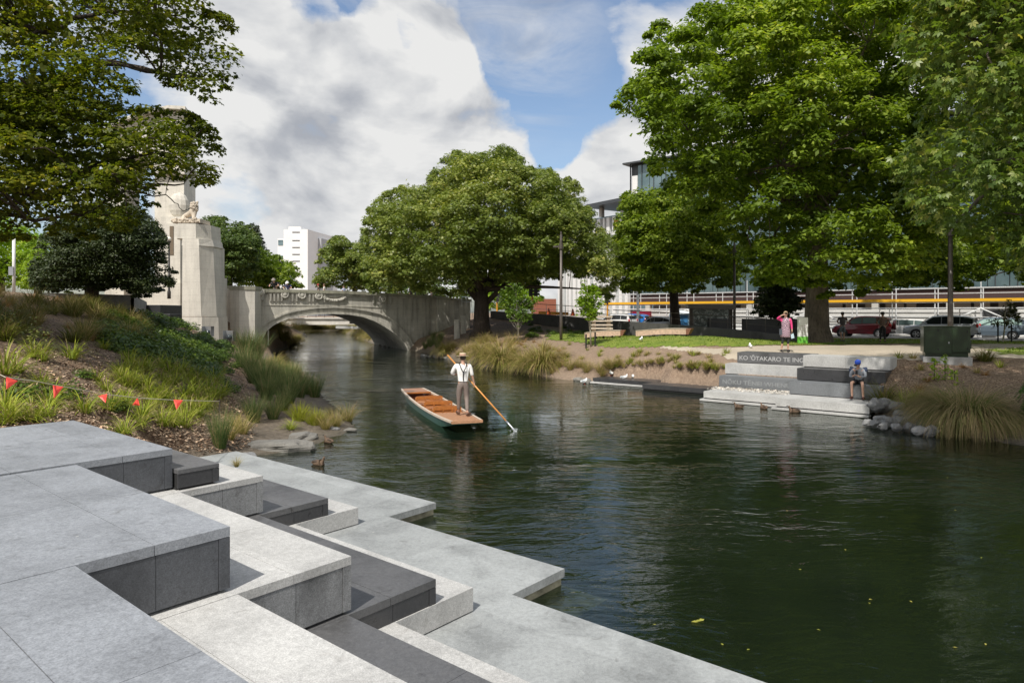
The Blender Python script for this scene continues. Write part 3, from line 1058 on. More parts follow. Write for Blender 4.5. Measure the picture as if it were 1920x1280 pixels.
# blind niche
mb = MB()
s, z = bpx(489, 604)
pts = []
for k in range(9):
    a = math.pi * k / 8
    pts.append((s - .52 * math.cos(a), z + 2.2 * 0 + .1 + .45 * math.sin(a)))
ins_ = [(s - .52, z - 1.9)] + pts + [(s + .52, z - 1.9)]
for (a0, a1) in zip(ins_, ins_[1:]):
    mb.hexa([bp(a0[0] - .0, -.05, a0[1]), bp(a1[0], -.05, a1[1]), bp(a1[0], .01, a1[1]), bp(a0[0], .01, a0[1]),
             bp(s + (a0[0] - s) * 1.16, -.05, a0[1] + .1), bp(s + (a1[0] - s) * 1.16, -.05, a1[1] + .1), bp(s + (a1[0] - s) * 1.16, .01, a1[1] + .1), bp(s + (a0[0] - s) * 1.16, .01, a0[1] + .1)])
mb.build('blind_niche', [m_br], BRG)


# left pier
def yblock(mb, px0, px1, Y0, Y1, z0, z1, topin=0.0, mi=0):
    """box with photo-plane facing front spanning px0..px1 at depth Y0"""
    x0, x1 = (px0 - CX) / F * Y0, (px1 - CX) / F * Y0
    i = topin
    mb.hexa([Vector(q) for q in ((x0, Y0, z0), (x1, Y0, z0), (x1, Y1, z0), (x0, Y1, z0), (x0 + i, Y0 + i, z1), (x1 - i, Y0 + i, z1), (x1 - i, Y1, z1), (x0 + i, Y1, z1))], mi)


def pier(mb, pA, pB, pC, Y, z0, z1, dep=2.0, grow=0.0, mi=0):
    """prow pier: two faces meeting at pB (nearest), like the octagonal bridge piers"""
    A = Vector(((pA - CX) / F * (Y + .5), Y + .5, 0)); B = Vector(((pB - CX) / F * Y, Y, 0)); C_ = Vector(((pC - CX) / F * (Y + .55), Y + .55, 0))
    ctr = (A + C_) / 2 + Vector((0, dep, 0))
    poly = [A, B, C_, C_ + Vector((-.2, dep, 0)), A + Vector((-.2, dep, 0))]
    m_ = sum(poly, Vector()) / 5
    poly = [m_ + (q - m_) * (1 + grow) for q in poly]
    mb.prism([(q.x, q.y) for q in poly], z0, z1, None, mi)


mb = MB()
pier(mb, 431, 449, 478, 50.8, -.5, 5.05)
mb.build('pier', [m_py], BRG)
mb = MB()
pier(mb, 431, 449, 478, 50.8, 5.053, 5.33, grow=.05)
mb.build('pier_cap', [m_lich], BRG)
mb = MB()
a = at(456, 556, 51.05); b = at(469, 555, 51.25)
mb.hexa([a + Vector((0, -.04, -.22)), b + Vector((0, -.04, -.22)), b + Vector((0, .1, -.22)), a + Vector((0, .1, -.22)), a + Vector((0, -.04, .1)), b + Vector((0, -.04, .1)), b + Vector((0, .1, .1)), a + Vector((0, .1, .1))])
mb.build('blank_panel', [m_py], BRG)
mb = MB()
yblock(mb, 400, 436, 52.0, 53, 0, 5.2)
mb.build('side_wall', [m_py], BRG)
mb = MB()
yblock(mb, 398, 436, 51.95, 53.05, 5.203, 5.4)
mb.build('coping', [m_lich], BRG)
# right end pier and wing wall
mb = MB()
s0 = SE - .2
mb.hexa([bp(s0, -.5, -1), bp(s0 + 3.4, -.5, 0), bp(s0 + 3.4, 3, 0), bp(s0, 3, -1), bp(s0, -.5, parz(s0) - .33), bp(s0 + 3.4, -.5, parz(s0 + 3) - .42), bp(s0 + 3.4, 3, parz(s0 + 3) - .42), bp(s0, 3, parz(s0) - .33)])
mb.build('pier', [m_br], BRG)
mb = MB()
mb.hexa([bp(s0 - .1, -.62, parz(s0) - .325), bp(s0 + 3.5, -.62, parz(s0 + 3) - .415), bp(s0 + 3.5, 3, parz(s0 + 3) - .415), bp(s0 - .1, 3, parz(s0) - .325), bp(s0 - .1, -.62, parz(s0) - .1), bp(s0 + 3.5, -.62, parz(s0 + 3) - .2), bp(s0 + 3.5, 3, parz(s0 + 3) - .2), bp(s0 - .1, 3, parz(s0) - .1)])
mb.build('pier_cap', [m_lich], BRG)

# footbridge / road bridge farther upstream
mb = MB()
a = at(560, 598, 118); b = at(712, 601, 112)
for (z0, z1, ex, mi) in ((1.3, 2.3, 0, 0), (2.301, 2.5, .3, 0)):
    mb.hexa([Vector((a.x - 12, a.y - ex, z0)), Vector((b.x + 14, b.y - ex, z0)), Vector((b.x + 14, b.y + 8, z0)), Vector((a.x - 12, a.y + 8, z0)),
             Vector((a.x - 12, a.y - ex, z1)), Vector((b.x + 14, b.y - ex, z1)), Vector((b.x + 14, b.y + 8, z1)), Vector((a.x - 12, a.y + 8, z1))], mi)
br2 = thing('low_bridge', 'second low pale beam bridge seen through the stone arch', 'bridge', (a.x, a.y, 1))
mb.build('beam', [M_limestone('pale_beam', (.62, .58, .52), .15)], br2)
mb = MB()
for k in range(30):
    x = a.x - 12 + k * 1.5
    mb.tube([(x, a.y, 2.5), (x, a.y, 3.5)], .04, 5)
mb.tube([(a.x - 12, a.y, 3.5), (b.x + 14, b.y, 3.5)], .05, 5)
mb.build('railing', [m_joint], br2)

# ------------------------------------------------------------------ monument
MON = thing('memorial_arch', 'tall pale stone memorial arch rising behind the maple branches', 'monument', (-29, 50, 3))
Ym = 52.0
mb = MB()


def mpt(px, py, Y=Ym): return at(px, py, Y)


# arch wall with opening, profile in photo plane coordinates then given 4 m depth along a turned axis
MD = Vector((-.25, 1, 0)).normalized() * 4.2
outer = [(196, 600), (196, 250), (214, 238), (250, 224), (290, 211), (318, 207), (334, 210), (336, 300), (345, 302), (345, 600)]
holeL = [(232, 600), (232, 330)]
arcp = [(232 + 44 * (1 - math.cos(a)) * .66, 330 - 40 * math.sin(a)) for a in [math.pi * k / 10 for k in range(1, 10)]]
holeR = [(290, 330), (290, 600)]
innr = holeL + arcp + holeR
# left pier, right pier, lintel as column strips
def pst(poly, d0=Vector((0, 0, 0)), d1=MD, mi=0, Y=Ym):
    n = len(poly)
    vs = [mpt(*q, Y) + d0 for q in poly] + [mpt(*q, Y) + d1 for q in poly]
    fs = [tuple(range(n)), tuple(range(n, 2 * n))[::-1]] + [((i + 1) % n, i, n + i, n + (i + 1) % n) for i in range(n)]
    mb.add(vs, fs, mi)


pst([(196, 600), (196, 330), (232, 330), (232, 600)])
pst([(290, 600), (290, 330), (345, 330), (345, 600)])
def topo(x):
    t = [(196, 250), (214, 238), (250, 224), (290, 211), (318, 207), (345, 209)]
    for (a, ya), (b, yb) in zip(t, t[1:]):
        if x <= b: return ya + (yb - ya) * (x - a) / (b - a)
    return 209
lst = [(196, 329.9), (232, 329.9)] + [(x, y) for x, y in arcp] + [(290, 329.9), (345, 329.9)]
for q0, q1 in zip(lst, lst[1:]):
    if q1[0] - q0[0] > .05:
        pst([q0, (q0[0], topo(q0[0])), (q1[0], topo(q1[0])), q1])
mb.build('arch_body', [m_py], MON)
mb = MB()
for x0, x1 in ((192, 230), (230, 270), (270, 318), (318, 350)):
    pst([(x0, topo(x0) - 0), (x0, topo(x0) - 6), (x1, topo(x1) - 6), (x1, topo(x1) - 0)], -MD * .12, MD * 1.05)
mb.build('cornice', [m_py], MON)
mb = MB()
pst([(336, 311), (336, 303), (350, 303), (350, 311)], -MD * .1, MD * 1.02)
pst([(286, 328), (286, 320), (349, 320), (349, 328)], -MD * .1, MD * .3)
mb.build('moulding', [m_py], MON)
mb = MB()
mb.ball(at(336, 386, 51.5), (.75, .6, 1.0), 12, 8)
mb.box(*(lambda p: (p.x - .85, p.x + .85, 50.6, 53, p.z - 8, p.z - .95))(at(334, 386, 51.5)))
mb.build('carved_bracket', [m_py], MON, smooth=False)
mb = MB()
yblock(mb, 262, 338, 49.5, 54, 2.5, 5.5)
yblock(mb, 300, 338, 50.2, 54, 5.503, 9.9)
mb.build('plinth', [m_py], MON)
mb = MB(); yblock(mb, 318, 325, 50.15, 50.3, 10.0 - 2.4, 9.7); mb.build('bronze_panel', [M_plain('weathered_bronze', (.16, .12, .08), .6, world=True)], MON)

# lion pylon
PYL = thing('stone_pylon', 'tapered pale stone pylon carrying a crouching lion at the bridge end', 'pylon', (-21.8, 47.2, 1))
Yp = 47.0


def octo(px0, px1, py, Y, fr=.5, dep=1.0, z=None):
    """half-octagon plan at photo height py"""
    x0, x1 = (px0 - CX) / F * Y, (px1 - CX) / F * Y
    w = x1 - x0
    zz = CAMZ - (py - HY) / F * Y if z is None else z
    xm = x0 + w * .12; xn = x0 + w * .70
    return [Vector((x0, Y + .55 * dep, zz)), Vector((xm, Y, zz)), Vector((xn, Y + .1, zz)), Vector((x1, Y + 1.05 * dep, zz)), Vector((x1, Y + 2.6, zz)), Vector((x0, Y + 2.6, zz))]


def loft(mb, secs, mi=0):
    n = len(secs[0])
    vs = [p for s_ in secs for p in s_]
    fs = [tuple(range(n))[::-1], tuple(range((len(secs) - 1) * n, len(secs) * n))]
    for j in range(len(secs) - 1):
        fs += [(j * n + i, j * n + (i + 1) % n, (j + 1) * n + (i + 1) % n, (j + 1) * n + i) for i in range(n)]
    mb.add(vs, fs, mi)


mb = MB()
loft(mb, [octo(327, 399, 660, Yp), octo(331, 397, 594, Yp)])
loft(mb, [octo(334, 394, 593, Yp), octo(336, 387, 460, Yp)])
mb.build('shaft', [m_py], PYL)
mb = MB()
loft(mb, [octo(325, 384, 447, Yp), octo(326, 383, 419, Yp)])
loft(mb, [octo(334, 389, 459.9, Yp), octo(336, 386, 447.3, Yp)])
mb.build('capital', [m_py], PYL)
mb = MB()
yblock(mb, 388, 404, 49, 51, 1, 5.9); yblock(mb, 388, 400, 49.1, 51, 5.9, 8.1)
mb.build('buttress', [m_py], PYL)

# lamps flanking the pylon
m_iron = M_plain('black_iron', (.03, .027, .025), .5, world=True)
m_globe = M_plain('white_glass_globe', (.8, .78, .72), .25, world=True)


def globe_lamp(label, px, pyt, pyb, Y, grp='globe lamps beside the monument', gs=.2):
    t = at(px, pyt, Y); b = at(px, pyb, Y)
    L = thing('globe_lamp', label, 'street lamp', (b.x, b.y, b.z), 0, grp)
    mb = MB(); mb.tube([b, b + (t - b) * .12, b + (t - b) * .14, t + Vector((0, 0, -.25))], [.12, .12, .08, .06], 10)
    mb.lathe([(.05, -.3), (.13, -.22), (.14, -.17), (.06, -.14)], 10, Matrix.Translation(t))
    mb.build('post', m_iron, L, smooth=True)
    mb = MB(); mb.ball(t, gs, 12, 8); mb.build('globe', m_globe, L, smooth=True)


globe_lamp('white globe lamp on black post right of the lion pylon', 402.5, 457, 505, 49, gs=.16)
globe_lamp('globe lamp on black post left of the lion pylon', 317, 448, 560, 48.5, gs=.16)
globe_lamp('small white globe lamp standing on the right half of the bridge', 778.5, 540, 556, 62.5, gs=.12)

# black plinth blocks, low wall, floodlights by the monument
mb = MB(); yblock(mb, 251, 301, 38, 40.5, 2.2, 3.78); yblock(mb, 290, 319, 38.2, 39.5, 2.0, 3.28)
tag(mb.build('black_plinth', [g_dark2], bevel=.02), 'black stepped stone plinth at the top of the planted slope', 'plinth')
mb = MB()
p0, p1 = at(80, 549, 31), at(245, 553, 33)
for a_, b_ in ((p0, p1), (p1, at(270, 566, 38))):
    mb.hexa([Vector((a_.x, a_.y, 2.0)), Vector((b_.x, b_.y, 2.0)), Vector((b_.x, b_.y + .3, 2.0)), Vector((a_.x, a_.y + .3, 2.0)), Vector((a_.x, a_.y, a_.z)), Vector((b_.x, b_.y, b_.z)), Vector((b_.x, b_.y + .3, b_.z)), Vector((a_.x, a_.y + .3, a_.z))])
tag(mb.build('concrete_wall', [M_granite('grey_concrete_wall', (.27, .26, .25), .15, .2, .9)]), 'low grey concrete wall half hidden by plants on the left slope', 'wall')
m_gal = M_plain('galvanised_metal', (.45, .47, .49), .35, .8, world=True)
m_glass = M_plain('dark_lens', (.04, .05, .06), .1, world=True)


def floodlight(label, px, py, Y, s=1.0):
    p = at(px, py, Y)
    L = thing('floodlight', label, 'floodlight', (p.x, p.y, p.z - .25 * s), 0, 'floodlights at the foot of the bridge')
    mb = MB()
    w = .34 * s
    for q in ((-w, -w, -.05, -.05), (0, 0, 0, 0)):
        pass
    mb.box(p.x - w, p.x + w, p.y + .1, p.y + .14, p.z - .25, p.z + .45 * s)
    mb.box(p.x - w, p.x - w + .03, p.y - .35, p.y + .098, p.z - .25, p.z + .45 * s)
    mb.box(p.x + w - .03, p.x + w, p.y - .35, p.y + .098, p.z - .25, p.z + .45 * s)
    mb.build('housing', [m_gal], L)
    mb = MB(); mb.ball((p.x, p.y - .1, p.z), (.2 * s, .16, .2 * s), 10, 7); mb.tube([(p.x, p.y, p.z - .4), (p.x, p.y, p.z)], .03, 6)
    mb.build('lamp_head', [m_glass], L, smooth=True)


floodlight('small floodlight in a grey box at the pylon foot', 391, 623, 45.2, .9)
floodlight('floodlight in a silver box at the bridge pier foot', 431, 632, 46.5, 1.0)
mb = MB(); yblock(mb, 343, 358, 46.3, 46.5, .8, 2.35)
tag(mb.build('grey_box', [m_gal]), 'plain grey box against the pylon base', 'utility box')

# three concrete bollards right of the bridge
for i, (px, py, lb) in enumerate(((857, 601, 'front'), (869, 594, 'middle'), (876, 588, 'rear'))):
    p = at(px, py, 54 + i * 2)
    mb = MB(); g_ = h1(p.x, p.y)
    mb.box(p.x - .22, p.x + .22, p.y - .22, p.y + .22, min(g_ - .1, p.z - .7), p.z)
    mb.box(p.x - .25, p.x + .25, p.y - .25, p.y + .25, p.z + .001, p.z + .09)
    tag(mb.build('stone_bollard', [m_br], bevel=.01), f'squat square stone post, {lb} one of three beside the bridge end', 'bollard', 'stone posts by the bridge end')
# ------------------------------------------------------------------ trees
b_oak = M_bark('grey_brown_bark', (.15, .12, .09))
b_dark = M_bark('dark_bark', (.06, .045, .035))
b_pale = M_bark('pale_sapling_bark', (.42, .38, .31))
l_oak = M_leaf('oak_leaves', (.06, .105, .010), (.175, .25, .022), (.34, .42, .055), .42)
l_ches = M_leaf('chestnut_leaves', (.08, .12, .022), (.20, .25, .05), (.38, .40, .11), .3, .40)
l_maple = M_leaf('maple_leaves', (.06, .09, .01), (.19, .215, .022), (.44, .38, .05), .5)
l_dark = M_leaf('dark_evergreen_leaves', (.02, .034, .008), (.04, .06, .014), (.075, .095, .03), .15, .5)
l_bg = M_leaf('background_leaves', (.045, .08, .015), (.095, .145, .03), (.17, .21, .05), .28)
l_lime = M_leaf('lime_leaves', (.16, .27, .02), (.24, .36, .03), (.36, .46, .06), .5)
l_close = M_leaf('large_palmate_leaves', (.07, .12, .025), (.165, .235, .045), (.36, .37, .09), .4, .38)
l_conif = M_leaf('conifer_needles', (.02, .04, .018), (.04, .06, .03), (.07, .09, .045), .1)


def sm_noise(p, s, seed=0.0):
    """cheap smooth 3d noise from sines, about -1..1"""
    x, y, z = p[:, 0] * s + seed, p[:, 1] * s + seed * 1.7, p[:, 2] * s + seed * .6
    return (np.sin(x + 1.7 * np.sin(y * .9 + z)) + np.sin(y * 1.3 + 1.3 * np.sin(z * 1.1 + x * .7)) + np.sin(z * 1.2 + 1.5 * np.sin(x * 1.1 - y))) / 3


def in_silhouette(polys, n, Y0, depth, jag=14):
    """points in the volume whose outline is the given photo polygons at distance Y0"""
    out = []
    tot = 0
    for poly in polys:
        xs = [p[0] for p in poly]; ys = [p[1] for p in poly]
        area = (max(xs) - min(xs)) * (max(ys) - min(ys))
        m_ = n * 4
        x = rng.uniform(min(xs), max(xs), m_); y = rng.uniform(min(ys), max(ys), m_)
        ok = inpoly(x, y, poly)
        x, y = x[ok], y[ok]
        d = polydist(x, y, poly)
        R_ = min(max(d.max(), 1), 160)
        dd = np.sqrt(np.clip(1 - (1 - np.clip(d / R_, 0, 1)) ** 2, 0, 1))
        q = rng.uniform(-1, 1, len(x))
        q = np.sign(q) * np.abs(q) ** .45
        Y = Y0 + q * (dd * .8 + .2) * depth
        k = Y0  # keep outline: scale offset from the axis as if at Y0, then shift in depth
        X = (x - CX) / F * Y; Zz = CAMZ - (y - HY) / F * Y
        out.append(np.stack([X, Y, Zz, d], 1))
    P_ = np.concatenate(out)
    rng.shuffle(P_)
    return P_[:n]


def crown(name, parent, polys, Y0, depth, clump_r, nclump, per, size, tmpl, mat, flat=.8, gap=-2.0, gs=.5, up=.5, seed=1.0, hang=0.0, tone=0.0, fill=.45):
    C = in_silhouette(polys, int(nclump * 1.6), Y0, depth)
    keep = sm_noise(C[:, :3], gs, seed) > gap
    C = C[keep][:nclump]
    ppm = F / Y0
    n = len(C)
    rad = clump_r * rng.uniform(.65, 1.25, n)
    # clumps near the outline shrink so that the silhouette stays
    rad = np.minimum(rad, np.maximum(C[:, 3] / ppm * 1.1 + .3 * clump_r, .3 * clump_r))
    idx = np.repeat(np.arange(n), per)
    d = rng.normal(size=(len(idx), 3))
    d /= np.linalg.norm(d, axis=1, keepdims=True)
    low = d[:, 2] < -.25
    d[low, 2] *= -.4
    r = rad[idx] * rng.uniform(.55, 1.08, len(idx))
    pos = C[idx, :3] + d * r[:, None] * np.array([1, 1, flat])
    pos[:, 2] -= hang * rng.random(len(idx)) ** 2
    nrm = d * .75 + np.array([0, -.0, up]) + rng.normal(0, .38, pos.shape)
    if fill:
        C2 = in_silhouette(polys, int(nclump * 2), Y0, depth * .55)
        C2 = C2[C2[:, 3] / ppm > clump_r * 1.25][:int(nclump * fill)]
        m_ = 44
        i2 = np.repeat(np.arange(len(C2)), m_)
        p2 = C2[i2, :3] + rng.normal(0, clump_r * .55, (len(i2), 3))
        pos = np.concatenate([pos, p2]); nrm = np.concatenate([nrm, rng.normal(0, .6, p2.shape) + np.array([0, 0, .6])])
        size = np.concatenate([np.full(len(d), size), np.full(len(p2), size * 1.7)])
    val = np.clip(.45 + .26 * sm_noise(pos, .35, seed + 3) + .14 * sm_noise(pos, 1.3, seed) + rng.normal(0, .19, len(pos)) + tone, 0, 1)
    ud = None
    if hang:
        ud = np.stack([rng.normal(0, .8, len(pos)), rng.normal(0, .8, len(pos)), -np.ones(len(pos))], 1)
    return scatter(name, tmpl, pos, nrm, size * rng.uniform(.7, 1.25, len(pos)), mat, parent, val, ud), C


def limb(mb, a, b, r0, r1, bend=.12, n=6, k=7, seed=0):
    a = Vector(a); b = Vector(b)
    L = (b - a).length
    rs = random.Random(seed)
    o1 = Vector((rs.uniform(-1, 1), rs.uniform(-1, 1), rs.uniform(-.2, 1))) * L * bend
    o2 = Vector((rs.uniform(-1, 1), rs.uniform(-1, 1), rs.uniform(-1, .6))) * L * bend
    pts = []
    for i in range(n + 1):
        t = i / n
        pts.append(a.lerp(b, t) + o1 * math.sin(math.pi * t) + o2 * math.sin(2 * math.pi * t) * .5)
    mb.tube(pts, [r0 + (r1 - r0) * (i / n) for i in range(n + 1)], k)
    return pts


def skeleton(parent, base, fork, r0, r1, C, mat, nb=9, nsub=34, flare=1.5, seed=3, extra=None, name='trunk'):
    mb = MB()
    base = Vector(base); fork = Vector(fork)
    mid = base.lerp(fork, .5) + Vector((.06, 0, 0)) * r0
    pts = [base - Vector((0, 0, .3)), base + Vector((0, 0, .05)), base.lerp(fork, .12), base.lerp(fork, .35), mid.lerp(fork, .4), fork]
    mb.tube(pts, [r0 * flare * 1.1, r0 * flare, r0 * 1.12, r0, (r0 + r1) / 2, r1], 14)
    mb.build(name, mat, parent, smooth=True)
    mb = MB()
    rs = random.Random(seed)
    Cs = [Vector(c[:3]) for c in C]
    # main limbs: spread end points
    ends = []
    cand = rs.sample(Cs, min(len(Cs), 160))
    while len(ends) < nb and cand:
        best = max(cand, key=lambda c: min([(c - e).length for e in ends] + [(c - fork).length * .6]))
        ends.append(best); cand.remove(best)
    nodes = (extra(mb) or []) if extra else []
    for i, e in enumerate(ends):
        tgt = fork.lerp(e, .82)
        p = limb(mb, fork, tgt, r1 * rs.uniform(.4, .62), r1 * .08, .1, 7, 7, seed + i)
        nodes += [(q, r1 * (.5 - .42 * j / 7)) for j, q in enumerate(p) if j > 1]
    for i in range(nsub):
        e = rs.choice(Cs)
        q, r = min(nodes, key=lambda t: (t[0] - e).length)
        if (q - e).length > .4:
            limb(mb, q, q.lerp(e, .92), min(r * .55, r1 * .2), .02, .13, 5, 5, seed + 100 + i)
    mb.build('branches', mat, parent, smooth=True)


def tree(name, label, cat, polys, Y0, depth, base, fork, r0, r1, bark, leaf, clump_r, nclump, per, size, tmpl=DIAMOND, group=None, nb=9, nsub=34, seed=3, flare=1.5, extra=None, **kw):
    T = thing(name, label, cat, tuple(base), 0, group)
    _, C = crown('crown', T, polys, Y0, depth, clump_r, nclump, per, size, tmpl, leaf, seed=seed, **kw)
    skeleton(T, base, fork, r0, r1, C, bark, nb, nsub, flare, seed, extra)
    return T


OAK = [(1150, 205), (1165, 170), (1195, 150), (1188, 118), (1205, 90), (1222, 50), (1248, 30), (1290, 38), (1310, 12), (1360, 5), (1400, -50), (1500, -90), (1650, -100), (1760, -60), (1790, 100), (1770, 250), (1790, 350), (1760, 430), (1770, 520), (1690, 535), (1640, 560), (1580, 545),
       (1540, 560), (1505, 540), (1450, 560), (1415, 530), (1400, 470), (1370, 440), (1300, 400), (1240, 345), (1225, 320), (1190, 280), (1195, 240), (1160, 228)]
bo = G(1526, 641)
tree('oak_tree', 'largest broad green oak with thick trunk beside the white and green sign', 'tree', [OAK], 39, 7.5, (bo.x, 40.0, h1(bo.x, 40)), at(1533, 400, 40), .62, .45, b_oak, l_oak, .92, 880, 190, .27,
     fill=.28, up=.75, gap=-.38, gs=.75, nb=14, nsub=90, seed=5, flare=1.55)

MID = [(678, 470), (688, 400), (705, 375), (722, 362), (750, 352), (775, 338), (800, 343), (820, 310), (845, 285), (880, 285), (905, 290), (930, 266), (975, 290), (985, 312), (1030, 318), (1050, 330), (1085, 342), (1100, 385), (1115, 400), (1130, 430), (1150, 450), (1163, 500),
       (1145, 560), (1120, 545), (1095, 520), (1060, 515), (1010, 530), (960, 545), (925, 525), (890, 545), (850, 552), (815, 545), (760, 548), (700, 548), (682, 520)]
bm = at(903, 626, 52)


def ex_mid(mb):
    for (a, b, c, r) in (((895, 560), (862, 520), (820, 470), .3), ((905, 560), (925, 500), (960, 440), .28), ((905, 540), (900, 470), (890, 400), .26), ((910, 570), (960, 520), (1030, 480), .22)):
        pts = [at(*a, 52), at(*b, 51.6), at(*c, 51)]
        mb.tube(pts, [r, r * .7, r * .3], 8)


tree('chestnut_tree', 'wide domed horse chestnut standing right of the stone bridge', 'tree', [MID], 53, 9, (bm.x, 52, h1(bm.x, 52)), at(902, 545, 52), .6, .5, b_dark, l_ches, .85, 900, 130, .19, PALM,
     up=.7, gap=-.6, gs=.9, nb=12, nsub=60, seed=8, extra=ex_mid, hang=.25)

MR = [(1152, 440), (1166, 370), (1185, 358), (1215, 352), (1245, 360), (1290, 350), (1350, 380), (1376, 410), (1372, 450), (1400, 480), (1402, 520), (1375, 545), (1340, 535), (1300, 548), (1270, 556), (1225, 548), (1180, 550), (1160, 545), (1155, 500)]
bt = at(1262, 612, 58)
tree('maple_tree', 'dark dense tree with straight trunk behind the curved benches', 'tree', [MR], 56, 6, (bt.x, 57, 1.55), at(1262, 535, 57), .42, .32, b_dark, l_oak, .95, 330, 160, .27, MAPLE, gap=-.7, nb=8, nsub=20, seed=12, tone=.05)

SL = [(592, 540), (590, 505), (603, 470), (625, 446), (650, 443), (680, 458), (720, 500), (720, 548)]
bs = at(665, 560, 84)
tree('chestnut_tree', 'smaller round chestnut between the white tower and the wide chestnut', 'tree', [SL], 84, 5, (bs.x, 84, 2.3), at(665, 540, 84), .4, .3, b_dark, l_ches, 1.1, 90, 130, .3, PALM, nb=5, nsub=8, seed=14)

BG = [(372, 420), (385, 405), (405, 408), (440, 412), (470, 428), (485, 450), (520, 478), (545, 492), (565, 515), (573, 538), (500, 545), (400, 545), (375, 500)]
bb = at(430, 560, 88)
tree('broadleaf_tree', 'dense green tree directly right of the lion pylon', 'tree', [BG[:6] + [(480, 520), (400, 545), (375, 500)]], 86, 6, (bb.x, 88, 3), at(430, 520, 88), .5, .35, b_dark, l_bg, 1.2, 150, 130, .34, nb=6, nsub=10, seed=15)
bb = at(520, 560, 96)
tree('broadleaf_tree', 'low dark green tree in front of the white tower foot', 'tree', [[(455, 470), (480, 465), (520, 480), (545, 492), (568, 515), (574, 540), (450, 545)]], 96, 5, (bb.x, 96, 3), at(520, 530, 96), .4, .3, b_dark, l_oak, 1.2, 110, 120, .36, nb=5, nsub=8, seed=16)
bb = at(484, 520, 105)
tree('conifer_tree', 'spindly dark conifer rising beyond the bridge trees', 'tree', [[(472, 500), (466, 470), (462, 440), (468, 422), (480, 416), (488, 440), (502, 470), (506, 500)]], 105, 2.4, (bb.x, 105, 3), at(480, 424, 105), .35, .06, b_dark, l_conif, .8, 60, 60, .32, nb=9, nsub=14, seed=17, flare=1.1, gap=-.4)

DS = [(62, 500), (75, 455), (110, 420), (150, 395), (190, 380), (250, 385), (290, 415), (308, 450), (305, 490), (328, 512), (318, 540), (290, 548), (262, 565), (240, 545), (190, 545), (120, 548), (62, 545)]
bd = at(165, 560, 30)
tree('evergreen_tree', 'dark small leaved evergreen tree with forked trunk left of the pylon', 'tree', [DS], 30.5, 3.0, (bd.x, 30.5, h1(bd.x, 30.5)), at(168, 515, 30.5), .24, .2, b_dark, l_dark, .55, 420, 150, .115, gap=-.5, gs=1.1, nb=9, nsub=40, seed=21)

for i, (poly, Y, lb, lf, lab) in enumerate((
        ([(-120, 380), (60, 420), (95, 470), (100, 545), (-120, 545)], 46, 'a', l_lime, 'sunlit yellow green tree behind the white post at the left edge'),
        ([(-700, 400), (-560, 300), (-380, 280), (-200, 340), (-110, 430), (-120, 550), (-680, 560)], 40, 'd', l_bg, 'round green tree on the left bank beyond the maple trunk'),
        ([(85, 430), (150, 400), (240, 430), (260, 560), (80, 545)], 62, 'b', l_bg, 'green tree glimpsed behind the dark evergreen'),
        ([(50, 460), (66, 442), (84, 455), (90, 500), (92, 545), (45, 545)], 40, 'c', l_lime, 'narrow pale green conical shrub right of the white post'))):
    xx = sum(p[0] for p in poly) / len(poly)
    bb = at(xx, 560, Y)
    tree('background_tree', lab, 'tree', [poly], Y, 3 if i < 3 else 1.0, (bb.x, Y, h1(bb.x, Y)), at(xx, 500, Y), .2, .12, b_dark, lf, .7 if i < 3 else .4, (120, 260, 120, 50)[i], 120, .2 if i < 3 else .12, nb=4, nsub=6, seed=30 + i)

# overhanging maple on the left: trunk out of the picture
UP = [(-480, -220), (395, -220), (378, -20), (385, 20), (420, 30), (438, 62), (436, 100), (454, 140), (425, 158), (408, 200), (375, 196), (345, 178), (300, 150), (262, 160), (225, 200), (180, 250), (-480, 260)]
LO = [(-420, 150), (150, 150), (215, 205), (300, 200), (345, 208), (395, 240), (412, 282), (402, 325), (388, 362), (352, 345), (320, 335), (300, 352), (285, 395), (235, 430), (190, 452), (120, 440), (60, 450), (-420, 470)]
MB_ = (-17.0, 15.5, h1(-17.0, 15.5))


def ex_maple(mb):
    f0 = Vector((-17.0, 15.8, 7.4)); nds = []
    for lst, r in (([(-60, 330), (90, 375), (200, 300), (330, 290)], .17), ([(-80, 120), (60, 190), (170, 110), (300, 140), (420, 150)], .15), ([(-80, 260), (60, 260), (170, 330), (260, 350), (345, 345)], .13),
                   ([(-60, 20), (80, 60), (200, 20), (330, 30)], .13), ([(-60, 400), (60, 410), (160, 400), (250, 400)], .08), ([(60, 190), (180, 230), (260, 260), (330, 235)], .06), ([(90, 375), (160, 400), (230, 360), (310, 368), (338, 392), (372, 392)], .035)):
        pts = [f0] + [at(a, b, 17.6 + .7 * math.sin(i * 1.9 + r * 30)) for i, (a, b) in enumerate(lst)]
        q = []
        for a_, b_ in zip(pts, pts[1:]):
            for t in (0, .25, .5, .75):
                q.append(a_.lerp(b_, t) + Vector((random.uniform(-.06, .06), random.uniform(-.06, .06), random.uniform(-.06, .06))))
        q.append(pts[-1])
        mb.tube(q, [r * (1 - .88 * i / (len(q) - 1)) for i in range(len(q))], 7)
        nds += [(p_, r * (1 - .88 * i / (len(q) - 1))) for i, p_ in enumerate(q) if i > 4]
    return nds


tree('maple_tree', 'near maple overhanging from the left edge with dark spreading limbs', 'tree', [UP, LO], 17.6, 2.6, MB_, (-17.0, 15.8, 7.4), .42, .34, b_dark, l_maple, .55, 1380, 56, .14, MAPLE,
     gap=-.34, gs=1.05, fill=.15, nb=0, nsub=190, seed=41, extra=ex_maple, flat=.55, up=.9)

